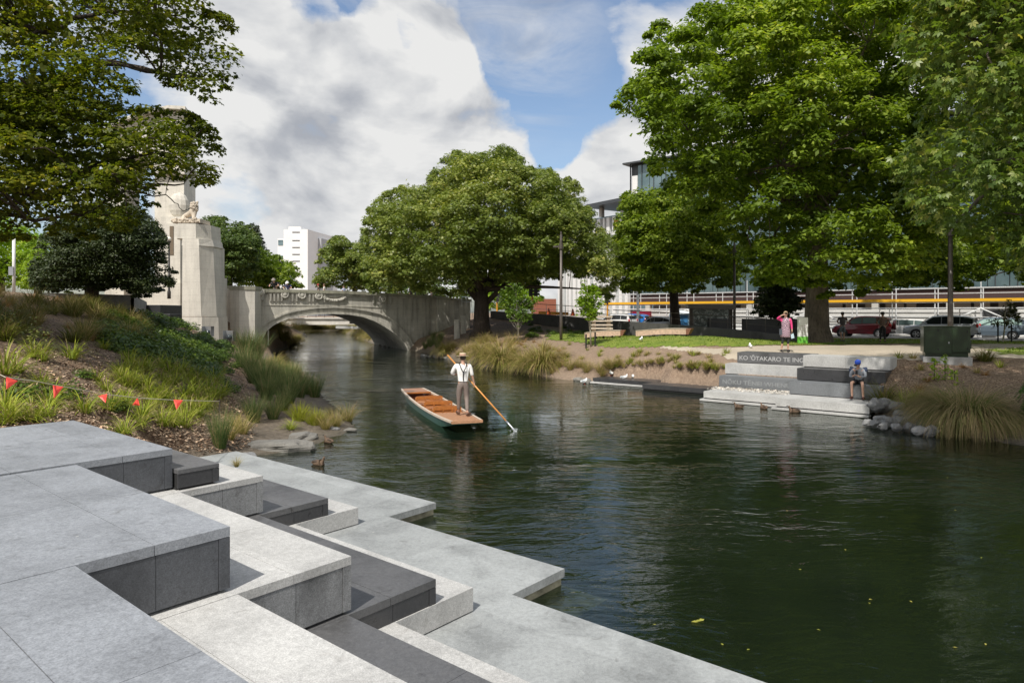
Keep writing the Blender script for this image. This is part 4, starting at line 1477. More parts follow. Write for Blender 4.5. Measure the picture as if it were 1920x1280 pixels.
# near chestnut on the right
RC = [(1650, -560), (1700, -220), (1722, 20), (1690, 70), (1712, 120), (1740, 180), (1720, 260), (1680, 300), (1700, 335), (1690, 370), (1735, 400), (1765, 432), (1800, 428), (1850, 440), (1880, 405), (1895, 440), (1900, 500), (1960, 540), (2150, 560), (2400, 300), (2400, -560)]
RB = (16.8, 16.5, h1(16.8, 16.5))


def ex_rc(mb):
    for lst, r in (([(2200, 250), (2000, 230), (1900, 300), (1830, 380), (1790, 420)], .12), ([(2200, 120), (2000, 60), (1880, 90), (1780, 60)], .12), ([(2150, 380), (2000, 420), (1900, 420)], .08), ([(1900, 300), (1820, 300), (1740, 330)], .04)):
        pts = [Vector((16.8, 16.4, 6.5))] + [at(a, b, 14.6 + .5 * math.sin(i * 2)) for i, (a, b) in enumerate(lst)]
        mb.tube(pts, [r * (1 - .8 * i / (len(pts) - 1)) for i in range(len(pts))], 7)


tree('chestnut_tree', 'near horse chestnut with big drooping palmate leaves filling the upper right corner', 'tree', [RC], 14.8, 2.6, RB, (16.8, 16.4, 6.5), .45, .36, b_oak, l_close, .60, 1250, 34, .165, PALM,
     fill=.08, gap=-.5, gs=1.1, nb=10, nsub=70, seed=44, extra=ex_rc, hang=.3, up=.55)

# row of trees behind on the right giving the dark under-canopy mass
for i, (poly, Y, lab) in enumerate((
        ([(1655, 470), (1700, 430), (1800, 420), (1860, 440), (1850, 520), (1800, 545), (1730, 535), (1680, 548)], 46, 'shaded tree behind the tall steel lamp post'),
        ([(1840, 460), (1900, 420), (2100, 400), (2150, 540), (1980, 545), (1900, 520), (1850, 530)], 43, 'shaded tree at the far right edge behind the parked wagon'))):
    xx = sum(p[0] for p in poly) / len(poly) + (330 if i == 0 else 160)
    bb = at(xx, 640, Y)
    tree('background_tree', lab, 'tree', [poly], Y, 4, (bb.x, Y, h1(bb.x, Y)), at(xx, 470, Y), .3, .2, b_dark, l_oak, .9, 130, 150, .26, nb=5, nsub=14, seed=60 + i, group='dark trees on the right bank')

tree('background_tree', 'tall dense tree behind the near chestnut in the upper right corner', 'tree', [[(1750, -150), (2450, -150), (2450, 520), (1950, 530), (1850, 480), (1790, 430), (1745, 330), (1765, 150), (1735, 0)]], 30, 3.2, (27, 30, h1(27, 30)), at(2100, 380, 30), .45, .35, b_dark, l_oak, 1.0, 420, 140, .26, nb=8, nsub=20, seed=66, gap=-.8, up=.7)
# trees beyond the right part of the bridge (seen under the chestnut)
for i, (poly, Y, lf, lab) in enumerate((
        ([(900, 560), (905, 520), (960, 510), (1010, 530), (1020, 580), (905, 585)], 95, l_lime, 'bright green tree under the chestnut crown behind the traffic signals'),
        ([(700, 560), (690, 520), (780, 520), (880, 530), (890, 565)], 90, l_bg, 'green tree behind the people on the bridge'))):
    xx = sum(p[0] for p in poly) / len(poly)
    bb = at(xx, 590, Y)
    tree('background_tree', lab, 'tree', [poly], Y, 4, (bb.x, Y, 2.0), at(xx, 560, Y), .25, .2, b_dark, lf, 1.1, 60, 110, .38, nb=4, nsub=5, seed=70 + i)

# small dark tree by the sign
ST = [(1410, 590), (1420, 560), (1432, 520), (1450, 492), (1475, 505), (1492, 540), (1508, 562), (1495, 590), (1478, 600), (1465, 612), (1445, 598)]
bb = at(1457, 612, 46)
tree('small_tree', 'small dark layered tree behind the woman in pink', 'tree', [ST], 46, 1.4, (bb.x, 46, 1.62), at(1457, 592, 46), .1, .08, b_dark, l_dark, .42, 130, 80, .17, MAPLE, gap=-.4, gs=1.3, nb=6, nsub=14, seed=81, flat=.4)


def sapling(label, basepx, top, crownpoly, Y, stakes, leaf, n, seed):
    b = G(*basepx)
    Y = b.y
    T = thing('sapling', label, 'young tree', tuple(b), 0, 'young trees on the far bank')
    _, C = crown('crown', T, [crownpoly], Y, .75, .20, n, 15, .12, MAPLE, leaf, seed=seed, up=.8, flat=.7)
    mb = MB()
    t = at(*top, Y)
    mb.tube([b - Vector((0, 0, .1)), b.lerp(t, .3) + Vector((.03, 0, 0)), b.lerp(t, .6) - Vector((.03, 0, 0)), t], [.05, .042, .03, .01], 8)
    mb.build('trunk', b_pale, T, smooth=True)
    mb = MB()
    rs = random.Random(seed)
    for k in range(22):
        c = Vector(C[rs.randrange(len(C))][:3])
        q = b.lerp(t, max(.2, min(.9, (c.z - b.z) / max(.1, t.z - b.z) - .22)))
        limb(mb, q, c, .013, .004, .08, 4, 4, k)
    mb.build('branches', b_pale, T)
    for sx, h in stakes:
        mb = MB()
        x = b.x + sx
        g = h1(x, b.y - .1)
        mb.tube([(x, b.y - .1, g - .1), (x, b.y - .1, g + h)], .045, 6)
        mb.build('stake', m_joint, T)
    return T


sapling('slender pale stemmed sapling on the mulch below the chestnut', (972, 641), (968, 530), [(925, 560), (940, 535), (965, 522), (985, 540), (1003, 560), (1005, 600), (985, 605), (960, 620), (950, 590), (935, 585)], 41, [(-.3, .65)], M_leaf('sapling_leaves', (.07, .13, .02), (.12, .20, .03), (.20, .30, .05), .4), 60, 91)
sapling('bright lime staked sapling in front of the timber bench', (1108, 651), (1100, 515), [(1078, 560), (1085, 535), (1095, 520), (1112, 528), (1128, 548), (1135, 570), (1130, 590), (1115, 605), (1095, 600), (1082, 585)], 36, [(-.28, .78), (.22, .78)], l_lime, 60, 92)
sapling('sparse reddish young tree tied to stakes at the right edge', (1880, 642), (1888, 560), [(1850, 600), (1865, 575), (1890, 560), (1918, 580), (1918, 612), (1890, 618), (1868, 620)], 36, [(-.35, 1.1), (.45, 1.1)], M_leaf('reddish_leaves', (.05, .06, .02), (.10, .10, .03), (.22, .13, .05), .3), 16, 93)
# ------------------------------------------------------------------ grasses and small plants
def blades_mesh(name, n, hgt, width, spread, droop, mat, seed, base=.08, dead=.15, upright=.0, segs=4, tip=.18):
    r = np.random.default_rng(seed)
    V, FCS, fv = [], [], []
    c = 0
    for i in range(n):
        a = r.uniform(0, 2 * math.pi)
        rb = base * math.sqrt(r.random())
        x0, y0 = rb * math.cos(a), rb * math.sin(a)
        a2 = a + r.normal(0, .5)
        L = hgt * r.uniform(.6, 1.12)
        lean = spread * r.random() ** .8
        w = width * r.uniform(.7, 1.2)
        dx, dy = math.cos(a2), math.sin(a2)
        px_, py_ = -dy, dx
        tw = r.uniform(-.6, .6)
        px_, py_ = px_ * math.cos(tw) + dx * math.sin(tw), py_ * math.cos(tw) + dy * math.sin(tw)
        el = math.pi / 2 - lean
        x, y, z = x0, y0, -.03
        dr = droop * r.uniform(.5, 1.3)
        val = r.normal(.42, .2)
        if r.random() < dead: val = 1.0
        for s in range(segs + 1):
            t = s / segs
            ww = w * (1 - t ** 1.6) * .5 + .0008
            V.append((x - px_ * ww, y - py_ * ww, z)); V.append((x + px_ * ww, y + py_ * ww, z))
            e = el - dr * t * 1.3
            st = L / segs
            x += dx * math.cos(e) * st; y += dy * math.cos(e) * st; z += math.sin(e) * st
            if s < segs:
                FCS.append((c, c + 1, c + 3, c + 2)); fv.append(min(1, max(0, val + tip * t)))
            c += 2
    me_o = rawmesh(name, np.array(V), np.array(FCS), mat, None, np.array(fv))
    return me_o


def M_blade(name, c1, c2, c3, dead, trans=.3):
    m, nt, b = nmat(name)
    a = N(nt, 'ShaderNodeAttribute', attribute_name='v')
    col = ramp(nt, a.outputs['Fac'], [(0, c1), (.45, c2), (.8, c3), (.97, dead)])
    nt.links.new(col, b.inputs['Base Color'])
    b.inputs['Roughness'].default_value = .55
    b.inputs['Specular IOR Level'].default_value = .25
    t = N(nt, 'ShaderNodeBsdfTranslucent'); nt.links.new(col, t.inputs['Color'])
    mx = N(nt, 'ShaderNodeMixShader'); mx.inputs[0].default_value = trans
    nt.links.new(b.outputs[0], mx.inputs[1]); nt.links.new(t.outputs[0], mx.inputs[2])
    nt.links.new(mx.outputs[0], nt.nodes['Material Output'].inputs['Surface'])
    return m


k_lime = M_blade('lime_sedge', (.12, .19, .015), (.26, .33, .03), (.42, .44, .05), (.45, .36, .16))
k_gold = M_blade('gold_green_tussock', (.12, .15, .02), (.24, .25, .05), (.40, .33, .10), (.52, .38, .18))
k_reed = M_blade('blue_green_reed', (.055, .10, .03), (.11, .18, .05), (.20, .25, .08), (.42, .33, .16))
k_yell = M_blade('yellow_green_rush', (.18, .24, .02), (.34, .38, .03), (.50, .48, .05), (.5, .42, .15))
k_oran = M_blade('orange_sedge', (.16, .08, .02), (.30, .15, .04), (.38, .22, .07), (.45, .32, .18))
k_dark = M_blade('dark_olive_sedge', (.06, .08, .015), (.13, .15, .028), (.24, .21, .05), (.34, .25, .1))


class Kind:
    """several mesh variants of one plant; the first use places the proto itself"""
    def __init__(s, name, cat, protos):
        s.name, s.cat, s.p, s.used = name, cat, protos, [False] * len(protos)

    def put(s, loc, label, group, scale=1.0, rz=None):
        i = random.randrange(len(s.p))
        rz = random.uniform(0, 6.28) if rz is None else rz
        o = s.p[i]
        if not s.used[i]:
            s.used[i] = True
            o.location = loc; o.rotation_euler = (0, 0, rz)
            o.scale = (scale,) * 3 if not hasattr(scale, '__len__') else scale
            tag(o, label, s.cat, group)
            return o
        q = o.copy(); COL.objects.link(q)
        q.location = loc; q.rotation_euler = (0, 0, rz)
        q.scale = (scale,) * 3 if not hasattr(scale, '__len__') else scale
        return tag(q, label, s.cat, group)

    def clean(s):
        for o, u in zip(s.p, s.used):
            if not u: bpy.data.objects.remove(o)


sedge = Kind('sedge_tuft', 'sedge', [blades_mesh('sedge_tuft', 95, .52, .013, 1.0, 1.1, k_lime, 10 + i, .07) for i in range(4)])
smalls = Kind('small_tuft', 'grass tuft', [blades_mesh('small_grass_tuft', 60, .32, .014, .9, .7, k_gold, 30 + i, .06, .3) for i in range(3)])
smallg = Kind('small_tuft', 'grass tuft', [blades_mesh('small_grass_tuft', 60, .34, .014, .8, .6, k_lime, 35 + i, .06, .2) for i in range(2)])
orang = Kind('orange_tuft', 'grass tuft', [blades_mesh('orange_grass_tuft', 80, .36, .011, 1.1, .9, k_oran, 40 + i, .08, .2) for i in range(2)])
tuss = Kind('tussock', 'tussock grass', [blades_mesh('tussock_grass', 1300, 1.15, .012, 1.15, 1.5, k_gold, 50 + i, .22, .25, segs=5) for i in range(3)])
reed = Kind('reed_clump', 'reed clump', [blades_mesh('reed_clump', 420, 1.05, .009, .50, .35, k_reed, 60 + i, .18, .15) for i in range(3)])
rush = Kind('rush_clump', 'rush clump', [blades_mesh('rush_clump', 260, .6, .011, .75, .5, k_yell, 70 + i, .14, .08) for i in range(2)])
dsed = Kind('dark_sedge', 'sedge', [blades_mesh('olive_sedge_tuft', 260, .7, .014, 1.0, .9, k_dark, 80 + i, .2, .15) for i in range(3)])
wisp = Kind('wispy_clump', 'grass clump', [blades_mesh('wispy_grass_clump', 260, .8, .007, .8, .8, k_gold, 85 + i, .12, .4) for i in range(2)])

rust = None
# --- left slope sedges, photo positions (px, py, scale)
L_SEDGE = [(62, 672, 1.15), (12, 640, 1.2), (8, 700, 1.3), (30, 700, 1.0), (134, 558 + 115, 1.25), (78, 676, 1), (240, 560 + 118, .9),
           (196, 655, .85), (225, 700, .95), (245, 690, 1.1), (262, 700, 1.1), (278, 695, 1.15), (300, 690, 1.1), (318, 700, 1.2), (338, 700, 1.1), (352, 712, 1.1), (325, 722, 1), (372, 716, 1), (300, 735, .9), (270, 728, 1), (250, 720, .8),
           (78, 722, .9), (92, 760, 1.05), (158, 772, 1.0), (232, 815, .9), (262, 812, 1.0), (275, 740, .9), (310, 748, .9), (200, 735, .8), (345, 745, 1.1), (365, 740, 1.15), (388, 735, 1.2), (402, 748, 1.1), (300, 788, .9), (320, 800, .95),
           (345, 802, 1.0), (352, 785, 1), (372, 780, 1.05), (390, 770, 1.1), (268, 775, .8), (5, 795, 1.1), (25, 795, 1.1), (60, 790, .9), (85, 785, .9), (400, 722, 1.1), (420, 740, 1.0), (232, 745, .7), (8, 770, 1.2), (285, 765, .8), (330, 765, .9)]
for px, py, s in L_SEDGE:
    sedge.put(G(px, py), 'yellow green strappy sedge tuft on the bark mulch slope', 'sedge tufts on the left slope', s * random.uniform(1.1, 1.45))
for k in range(46):
    px = random.uniform(180, 430); py = random.uniform(690, 800)
    if py > 700 + (px - 180) * -.02 and py < 812 - abs(px - 330) * .25:
        sedge.put(G(px, py), 'yellow green strappy sedge tuft on the bark mulch slope', 'sedge tufts on the left slope', random.uniform(.8, 1.35))
# dark olive shaded sedges and shrubs higher up
for k in range(90):
    px = random.uniform(-60, 260) if k < 64 else random.uniform(-420, -60); py = random.uniform(557, 640) + (0 if px < 120 else 12)
    random.choice((dsed, dsed, orang, wisp)).put(G(px, py), 'dark olive sedge tuft in the shade at the top of the left slope', 'shaded sedges under the trees', random.uniform(.8, 1.35))

# leafy shrubs
k_shrub = M_leaf('glossy_shrub_leaves', (.04, .075, .012), (.09, .15, .022), (.20, .26, .04), .3, .4)
k_shlit = M_leaf('variegated_shrub_leaves', (.10, .14, .03), (.24, .26, .08), (.42, .40, .16), .3, .4)


def shrub_mesh(name, rx, ry, rz, n, size, mat, seed, stems=True):
    r = np.random.default_rng(seed)
    d = r.normal(size=(n, 3)); d /= np.linalg.norm(d, axis=1, keepdims=True)
    d[:, 2] = np.abs(d[:, 2])
    rad = r.uniform(.45, 1.05, n) * (1 + .22 * np.sin(d[:, 0] * 5 + seed) * np.cos(d[:, 1] * 4))
    pos = d * rad[:, None] * np.array([rx, ry, rz])
    nr = d + np.array([0, 0, .7]) + r.normal(0, .35, (n, 3))
    return scatter(name, DIAMOND, pos, nr, size * r.uniform(.7, 1.2, n), mat, None, np.clip(r.normal(.45, .22, n), 0, 1))


shr = Kind('leafy_shrub', 'shrub', [shrub_mesh('leafy_shrub', .5, .5, .42, 520, .11, k_shrub, 5 + i) for i in range(3)])
shl = Kind('variegated_shrub', 'shrub', [shrub_mesh('variegated_shrub', .34, .34, .62, 300, .085, k_shlit, 15 + i) for i in range(2)])
for px, py, s, lab in ((12, 628, 1.2, 'taller yellow leaved shrub at the left edge below the hedge shade'), (68, 650, 1.1, 'bushy pale yellow leaved shrub above a tall sedge')):
    shl.put(G(px, py), lab, None, s)
for px, py, s, lab in ((158, 708, .55, 'compact rosette shrub with broad green leaves on open mulch'), (40, 750, .95, 'dark green shrub behind the first red flag'), (118, 748, .8, 'dark green shrub behind the second red flag'), (215, 770, .7, 'low dark green shrub behind the third red flag')):
    shr.put(G(px, py), lab, None, s)
# the continuous green ground cover between the hedge and the bridge foot
GC = [(215, 590), (262, 585), (300, 592), (330, 606), (365, 622), (400, 640), (432, 652), (445, 668), (420, 672), (395, 690), (385, 715), (360, 705), (330, 690), (290, 680), (250, 672), (215, 662), (190, 640), (180, 612)]
pts = []
for k in range(430):
    x = random.uniform(180, 450); y = random.uniform(585, 720)
    if inpoly(np.array([x]), np.array([y]), GC)[0]:
        pts.append(G(x, y))
pos, nr = [], []
for c in pts:
    r_ = random.uniform(.3, .62)
    m_ = int(230 * r_ / .45)
    d = rng.normal(size=(m_, 3)); d /= np.linalg.norm(d, axis=1, keepdims=True); d[:, 2] = np.abs(d[:, 2])
    pos.append(np.array(c)[None] + d * r_ * rng.uniform(.6, 1.05, (m_, 1)) * np.array([1, 1, .85])); nr.append(d + np.array([0, 0, .6]) + rng.normal(0, .35, (m_, 3)))
pos = np.concatenate(pos); nr = np.concatenate(nr)
o = scatter('ground_cover', DIAMOND, pos, nr, rng.uniform(.08, .17, len(pos)), k_shrub, None, np.clip(.4 + .3 * sm_noise(pos, .9) + rng.normal(0, .16, len(pos)), 0, 1))
tag(o, 'dense dark green leafy ground cover sloping down to the bridge foot', 'ground cover', kind='stuff')
for px, py in ((408, 690), (425, 700), (440, 690), (418, 720), (432, 735), (400, 705), (385, 730), (445, 672), (415, 675)):
    shr.put(G(px, py), 'small green shrub on the mulch near the bridge foot', 'small shrubs near the bridge foot', random.uniform(.55, .8))

# waterside reeds and rushes
def place(kind, lst, label, group, jit=.1):
    for q in lst:
        kind.put(G(q[0], q[1]), label, group, q[2] * random.uniform(1 - jit, 1 + jit))


reed.put(G(412, 840), 'solitary upright green reed clump beside the flag string stake', None, (.72, .72, 1.0))
reed.put(G(476, 792), 'tall blue green reed clump standing on bare sand', None, .82)
place(reed, [(512, 786, .7), (530, 770, .75), (500, 750, .95), (540, 755, 1.0), (560, 745, 1.05), (575, 740, .95), (590, 745, .9)], 'blue green reed clump at the left waterline', 'reeds at the left waterline')
place(reed, [(455, 690, 1.1), (468, 700, 1.0), (485, 705, .95), (500, 712, .95), (475, 720, .9), (520, 715, .95), (535, 722, .85), (550, 718, 1.1), (495, 735, 1.1), (515, 740, 1.1), (462, 668, 1.5), (480, 672, 1.5)], 'tall dark reed clump below the bridge pier', 'tall reeds below the bridge pier')
place(tuss, [(515, 690, .9), (530, 700, .75), (548, 705, .7)], 'light green tussock behind the tall reeds', 'tussocks behind the reeds')
rush.put(G(560, 790), 'bright yellow green rush clump, left of a pair on the sand spit', None, 1.05)
rush.put(G(588, 798), 'bright yellow green rush clump, right of a pair on the sand spit', None, .95)
sedge.put(G(545, 805), 'grey green strappy tuft behind the flat boulder', None, 1.0)
wisp.put(G(652, 790), 'wispy tuft alone at the tip of the sand spit', None, .95)
place(wisp, [(610, 805, .7), (630, 800, .7), (600, 795, .8), (620, 785, .6), (455, 815, .9), (430, 825, .8), (440, 800, .7)], 'dry wispy grass on the sand spit', 'dry grass on the spit')

# big tussocks on banks beyond the arch
for px, py, Y, s in ((508, 656, 58, 1.9), (528, 650, 62, 1.9), (545, 646, 66, 1.6), (500, 650, 60, 1.9), (520, 640, 68, 1.8), (555, 638, 74, 1.3)):
    p = at(px, py, Y); p.z = max(.1, h1(p.x, p.y))
    tuss.put(p, 'huge brown green tussock at the water beyond the bridge arch', 'tussocks seen through the arch', s)
for px, Y in ((570, 122), (585, 124), (600, 125), (612, 126), (628, 127), (640, 126), (655, 118), (665, 110), (672, 104), (680, 96), (688, 90), (697, 84), (704, 80), (560, 116), (590, 130), (635, 131)):
    p = at(px, 620, Y); p.z = .3
    (tuss if random.random() < .7 else shr).put(p, 'tussock on the far banks seen through the bridge arch', 'far bank plants beyond the arch', random.uniform(1.6, 2.6))

# right bank: big golden tussocks
for px, py, s, lab in ((942, 684, 1.95, 'big domed golden green tussock nearest the punter'), (985, 690, 1.5, 'big golden tussock between two others at the waterline'), (1018, 691, 1.85, 'big domed green tussock, rightmost of three at the waterline'),
                       (905, 672, 1.5, 'golden green tussock behind the punt pole'), (838, 662, 1.3, 'green tussock beside the bridge end waterline')):
    tuss.put(G(px, py), lab, None, s)
place(wisp, [(860, 668, 1.1), (875, 660, 1.2), (890, 655, 1.2), (915, 655, 1.1), (935, 650, 1.1), (955, 652, 1.0), (878, 675, 1.0), (960, 662, 1), (850, 655, 1.1), (900, 645, 1.0), (925, 642, 1.0)], 'golden wispy grass on the bank below the chestnut', 'golden grasses below the chestnut', .2)
place(reed, [(808, 650, .9), (820, 652, .8), (798, 655, .7), (825, 640, .9), (812, 636, .8)], 'dark green clump at the bridge end waterline', 'clumps at the bridge end')
rr = random.Random(4)
n = 0
BANK = [(900, 640), (1040, 640), (1100, 652), (1200, 660), (1290, 662), (1370, 668), (1350, 700), (1330, 722), (1230, 708), (1120, 700), (1060, 690), (1030, 665), (960, 650)]
while n < 96:
    x = rr.uniform(900, 1375); y = rr.uniform(640, 725)
    if not inpoly(np.array([x]), np.array([y]), BANK)[0]: continue
    n += 1
    if x < 1060:
        random.choice((orang, smalls, wisp, orang)).put(G(x, y), 'orange gold grass tuft on the mulched far bank', 'orange grass tufts on the far bank', rr.uniform(.8, 1.3))
    else:
        random.choice((smalls, smallg, smalls)).put(G(x, y), 'small green gold tuft dotted on the dry brown far bank', 'small tufts dotted on the far bank', rr.uniform(.7, 1.2))
place(wisp, [(1050, 690, 1), (1070, 695, 1.1), (1085, 690, .9), (1100, 700, 1), (1125, 700, 1), (1140, 690, .9), (1130, 706, .8), (1035, 700, .8), (1160, 700, .8), (1145, 702, 1.0)], 'olive grass clump above the waterline stones', 'olive clumps above the stones')
place(smallg, [(1362, 664, 1.3), (1358, 640 + 62, .9)], 'green tuft beside the dark carved block', 'tufts beside the carved block')
# right planting bed
for px, py, s, kd, lab in ((1686, 672, 1.2, smallg, 'small upright tuft near the corner of the pale top step'), (1712, 672, 1.2, smalls, 'dry looking tuft between the steps and the green cabinet'), (1725, 695, 1.2, smalls, 'tuft left of the concrete plinth'), (1846, 678, 1.1, dsed, 'spiky dark tuft beyond the concrete plinth'),
                           (1876, 690, 1.2, smallg, 'yellow green tuft at the right of the mulch bed'), (1832, 700, 1.0, smalls, 'dull tuft in the middle of the mulch bed'), (1656, 757, 1.3, dsed, 'dark green tuft just right of the seated man'), (1695, 765, 1.6, sedge, 'fluffy lime tuft above the stone edging'), (1713, 752, 1.2, sedge, 'lime tuft with a yellow flower above the stones')):
    kd.put(G(px, py), lab, None, s)
place(orang, [(1722, 735, 1.2), (1728, 752, 1.3), (1738, 715, 1.0), (1848, 705, .9), (1750, 760, 1.2), (1760, 745, 1.1), (1805, 690, .9)], 'orange sedge tuft in the right planting bed', 'orange sedges in the right bed')
place(dsed, [(1745, 792, 1.0), (1758, 800, 1.1), (1772, 806, 1.0), (1740, 780, 1.0), (1790, 815, .9), (1810, 822, .9), (1765, 785, 1.1)], 'dark tangled clump at the right waterline', 'dark clumps at the right waterline')
big = blades_mesh('giant_tussock', 4600, 2.25, .012, .62, 2.35, M_blade('straw_green_tussock', (.07, .12, .02), (.14, .20, .04), (.30, .25, .11), (.46, .35, .19)), 99, .42, .3, segs=7, tip=.42)
pg = G(1838, 812); big.location = (pg.x, pg.y + .5, h1(pg.x, pg.y + .5)); tag(big, 'giant fountain tussock with straw coloured skirt at the right waterline', 'tussock grass')
big2 = big.copy(); COL.objects.link(big2); pg = G(1790, 790); big2.location = (pg.x, pg.y + .4, h1(pg.x, pg.y + .4)); big2.scale = (.72,) * 3; big2.rotation_euler = (0, 0, 2)
tag(big2, 'smaller green tussock left of the giant one at the right waterline', 'tussock grass')
# tree fern like fronds at the right edge
m_fern = M_leaf('fern_fronds', (.03, .09, .01), (.06, .16, .02), (.11, .24, .03), .35)
FP = G(1975, 800)
FE = thing('fern', 'bright green arching fern at the right edge above the water', 'fern', (FP.x, FP.y, FP.z))
pos, nr, ud = [], [], []
for k in range(60):
    a = random.uniform(0, 6.28); L = random.uniform(.7, 1.25); z0 = random.uniform(.2, 1.2)
    for s in range(26):
        t = s / 25
        x = math.cos(a) * L * t; y = math.sin(a) * L * t; z = z0 + .75 * math.sin(t * 2.2) * L * .5 - .5 * t * t
        for sd in (-1, 1):
            w = .19 * math.sin(math.pi * min(1, t * .93 + .07)) + .02
            pos.append((FP.x + x - math.sin(a) * sd * w * .5, FP.y + y + math.cos(a) * sd * w * .5, FP.z + z - .03)); nr.append((math.cos(a) * t * .6, math.sin(a) * t * .6, 1)); ud.append((-math.sin(a) * sd + .3 * math.cos(a), math.cos(a) * sd + .3 * math.sin(a), -.15))
scatter('fronds', DIAMOND, np.array(pos), np.array(nr) + rng.normal(0, .1, (len(nr), 3)), .15, m_fern, FE, updir=np.array(ud))
mb = MB(); mb.tube([FP - Vector((0, 0, .2)), FP + Vector((0, 0, .9))], [.14, .09], 8); mb.build('stem', b_dark, FE)
# weeds climbing before the plinth
for px, py, h, lab in ((1752, 712, .75, 'short leafy weed stem before the concrete plinth'), (1772, 715, .9, 'tall leafy weed before the concrete plinth'), (1790, 722, .5, 'low broad leaved weed right of the taller weeds')):
    b = G(px, py)
    n = int(h * 70)
    t = rng.random(n)
    pos = np.stack([b.x + rng.normal(0, .10, n) * (1.3 - t), b.y + rng.normal(0, .1, n), b.z + t * h], 1)
    T = thing('weed', lab, 'weed', tuple(b))
    scatter('leaves', DIAMOND, pos, rng.normal(0, .5, (n, 3)) + np.array([0, -.3, .8]), rng.uniform(.09, .17, n), l_lime if h < 1 else l_lime, T)
    mb = MB(); mb.tube([b - Vector((0, 0, .05)), b + Vector((0, 0, h * .95))], .012, 5); mb.build('stem', m_fern, T)
# low plants along the wall under the chestnut
for k in range(26):
    px = random.uniform(985, 1140); py = random.uniform(610, 632)
    p = G(px, py)
    shr.put(p, 'low green plant in the shade below the dark retaining wall', 'plants below the retaining wall', random.uniform(.4, .8))
q_ = P(444, 874, 1.2); wisp.put(Vector((q_.x, q_.y, 1.2)), 'tiny dry weed tuft growing on the pale step edge of the near terrace', None, .22)
for kd in (sedge, smalls, smallg, orang, tuss, reed, rush, dsed, wisp, shr, shl):
    kd.clean()

# bark chips scattered on the near slope (loose, uncountable)
cp = []
for k in range(15000):
    px = random.uniform(-80, 470); py = 650 + 200 * random.random() ** .8
    cp.append((px, py))
cp = np.array(cp)
# project with a coarse lookup: march rows together
Y = np.arange(9, 45, .2)
xx = (cp[:, 0:1] - CX) / F * Y[None]; zz = CAMZ - (cp[:, 1:2] - HY) / F * Y[None]
hh = H(xx, np.broadcast_to(Y[None], xx.shape))
hit = (zz <= hh).argmax(1)
ok = (zz <= hh).any(1)
pp = np.stack([xx[np.arange(len(cp)), hit], Y[hit], hh[np.arange(len(cp)), hit]], 1)[ok]
pp[:, 1] += rng.uniform(-.15, .15, len(pp)); pp[:, 0] += rng.uniform(-.15, .15, len(pp))
pp[:, 2] = H(pp[:, 0], pp[:, 1])
uu, vv = UV(pp[:, 0], pp[:, 1])
pp = pp[(pp[:, 2] > .12) & ~((vv < 12.0) & (uu < 7.9))]
pp[:, 2] += .012
m_chip = M_leaf('bark_chips', (.10, .06, .04), (.31, .21, .14), (.6, .46, .33), 0.0, .9)
o = scatter('bark_chips', DIAMOND, pp, rng.normal(0, .35, (len(pp), 3)) + np.array([0, 0, 1]), rng.uniform(.035, .11, len(pp)), m_chip)
tag(o, 'loose bark chips strewn over the near slope', 'bark chips', kind='stuff')
# turf blades on the lawns edge are too fine to count
gp = []
while len(gp) < 14000:
    x = rng.uniform(2, 34, 4000); y = rng.uniform(22, 57, 4000)
    k_ = inpoly(x, y, LAWN1) | inpoly(x, y, LAWN2)
    gp += list(zip(x[k_], y[k_]))
gp = np.array(gp[:14000]); gz = H(gp[:, 0], gp[:, 1])
o = scatter('turf', DIAMOND, np.column_stack([gp, gz + .04]), rng.normal(0, 1, (len(gp), 3)) * np.array([1, 1, .3]), rng.uniform(.05, .1, len(gp)), M_leaf('turf_blades', (.10, .17, .02), (.16, .23, .03), (.24, .28, .05), .3))
tag(o, 'short turf blades on the lawns', 'grass', kind='stuff')


# ------------------------------------------------------------------ stones
m_rock = M_granite('weathered_boulder', (.21, .20, .18), .3, .4, .85)
m_rock2 = M_granite('grey_river_stone', (.22, .22, .22), .35, .5, .85)


def rock(c, r, seed, mat, label, group=None, flat=1.0, name='boulder'):
    rs = np.random.default_rng(seed)
    mb = MB(); mb.ball((0, 0, 0), 1.0, 20, 14)
    V = np.array([tuple(p) for p in mb.v])
    f = rs.normal(size=(5, 3)) * 1.6
    ph = rs.uniform(0, 6, 5)
    k = 1 + sum(.08 * np.sin(V @ f[i] * (1 + i * .5) + ph[i]) for i in range(5))
    # chipped planar facets
    for i in range(9):
        n_ = rs.normal(size=3); n_ /= np.linalg.norm(n_)
        lim = rs.uniform(.66, .9)
        dd = (V * k[:, None]) @ n_
        k = np.where(dd > lim, k * lim / dd, k)
    V = V * k[:, None] * np.array(r)
    mb.v = [Vector(p) + Vector(c) for p in V]
    o = mb.build(name, mat, smooth=False)
    return tag(o, label, 'boulder', group)


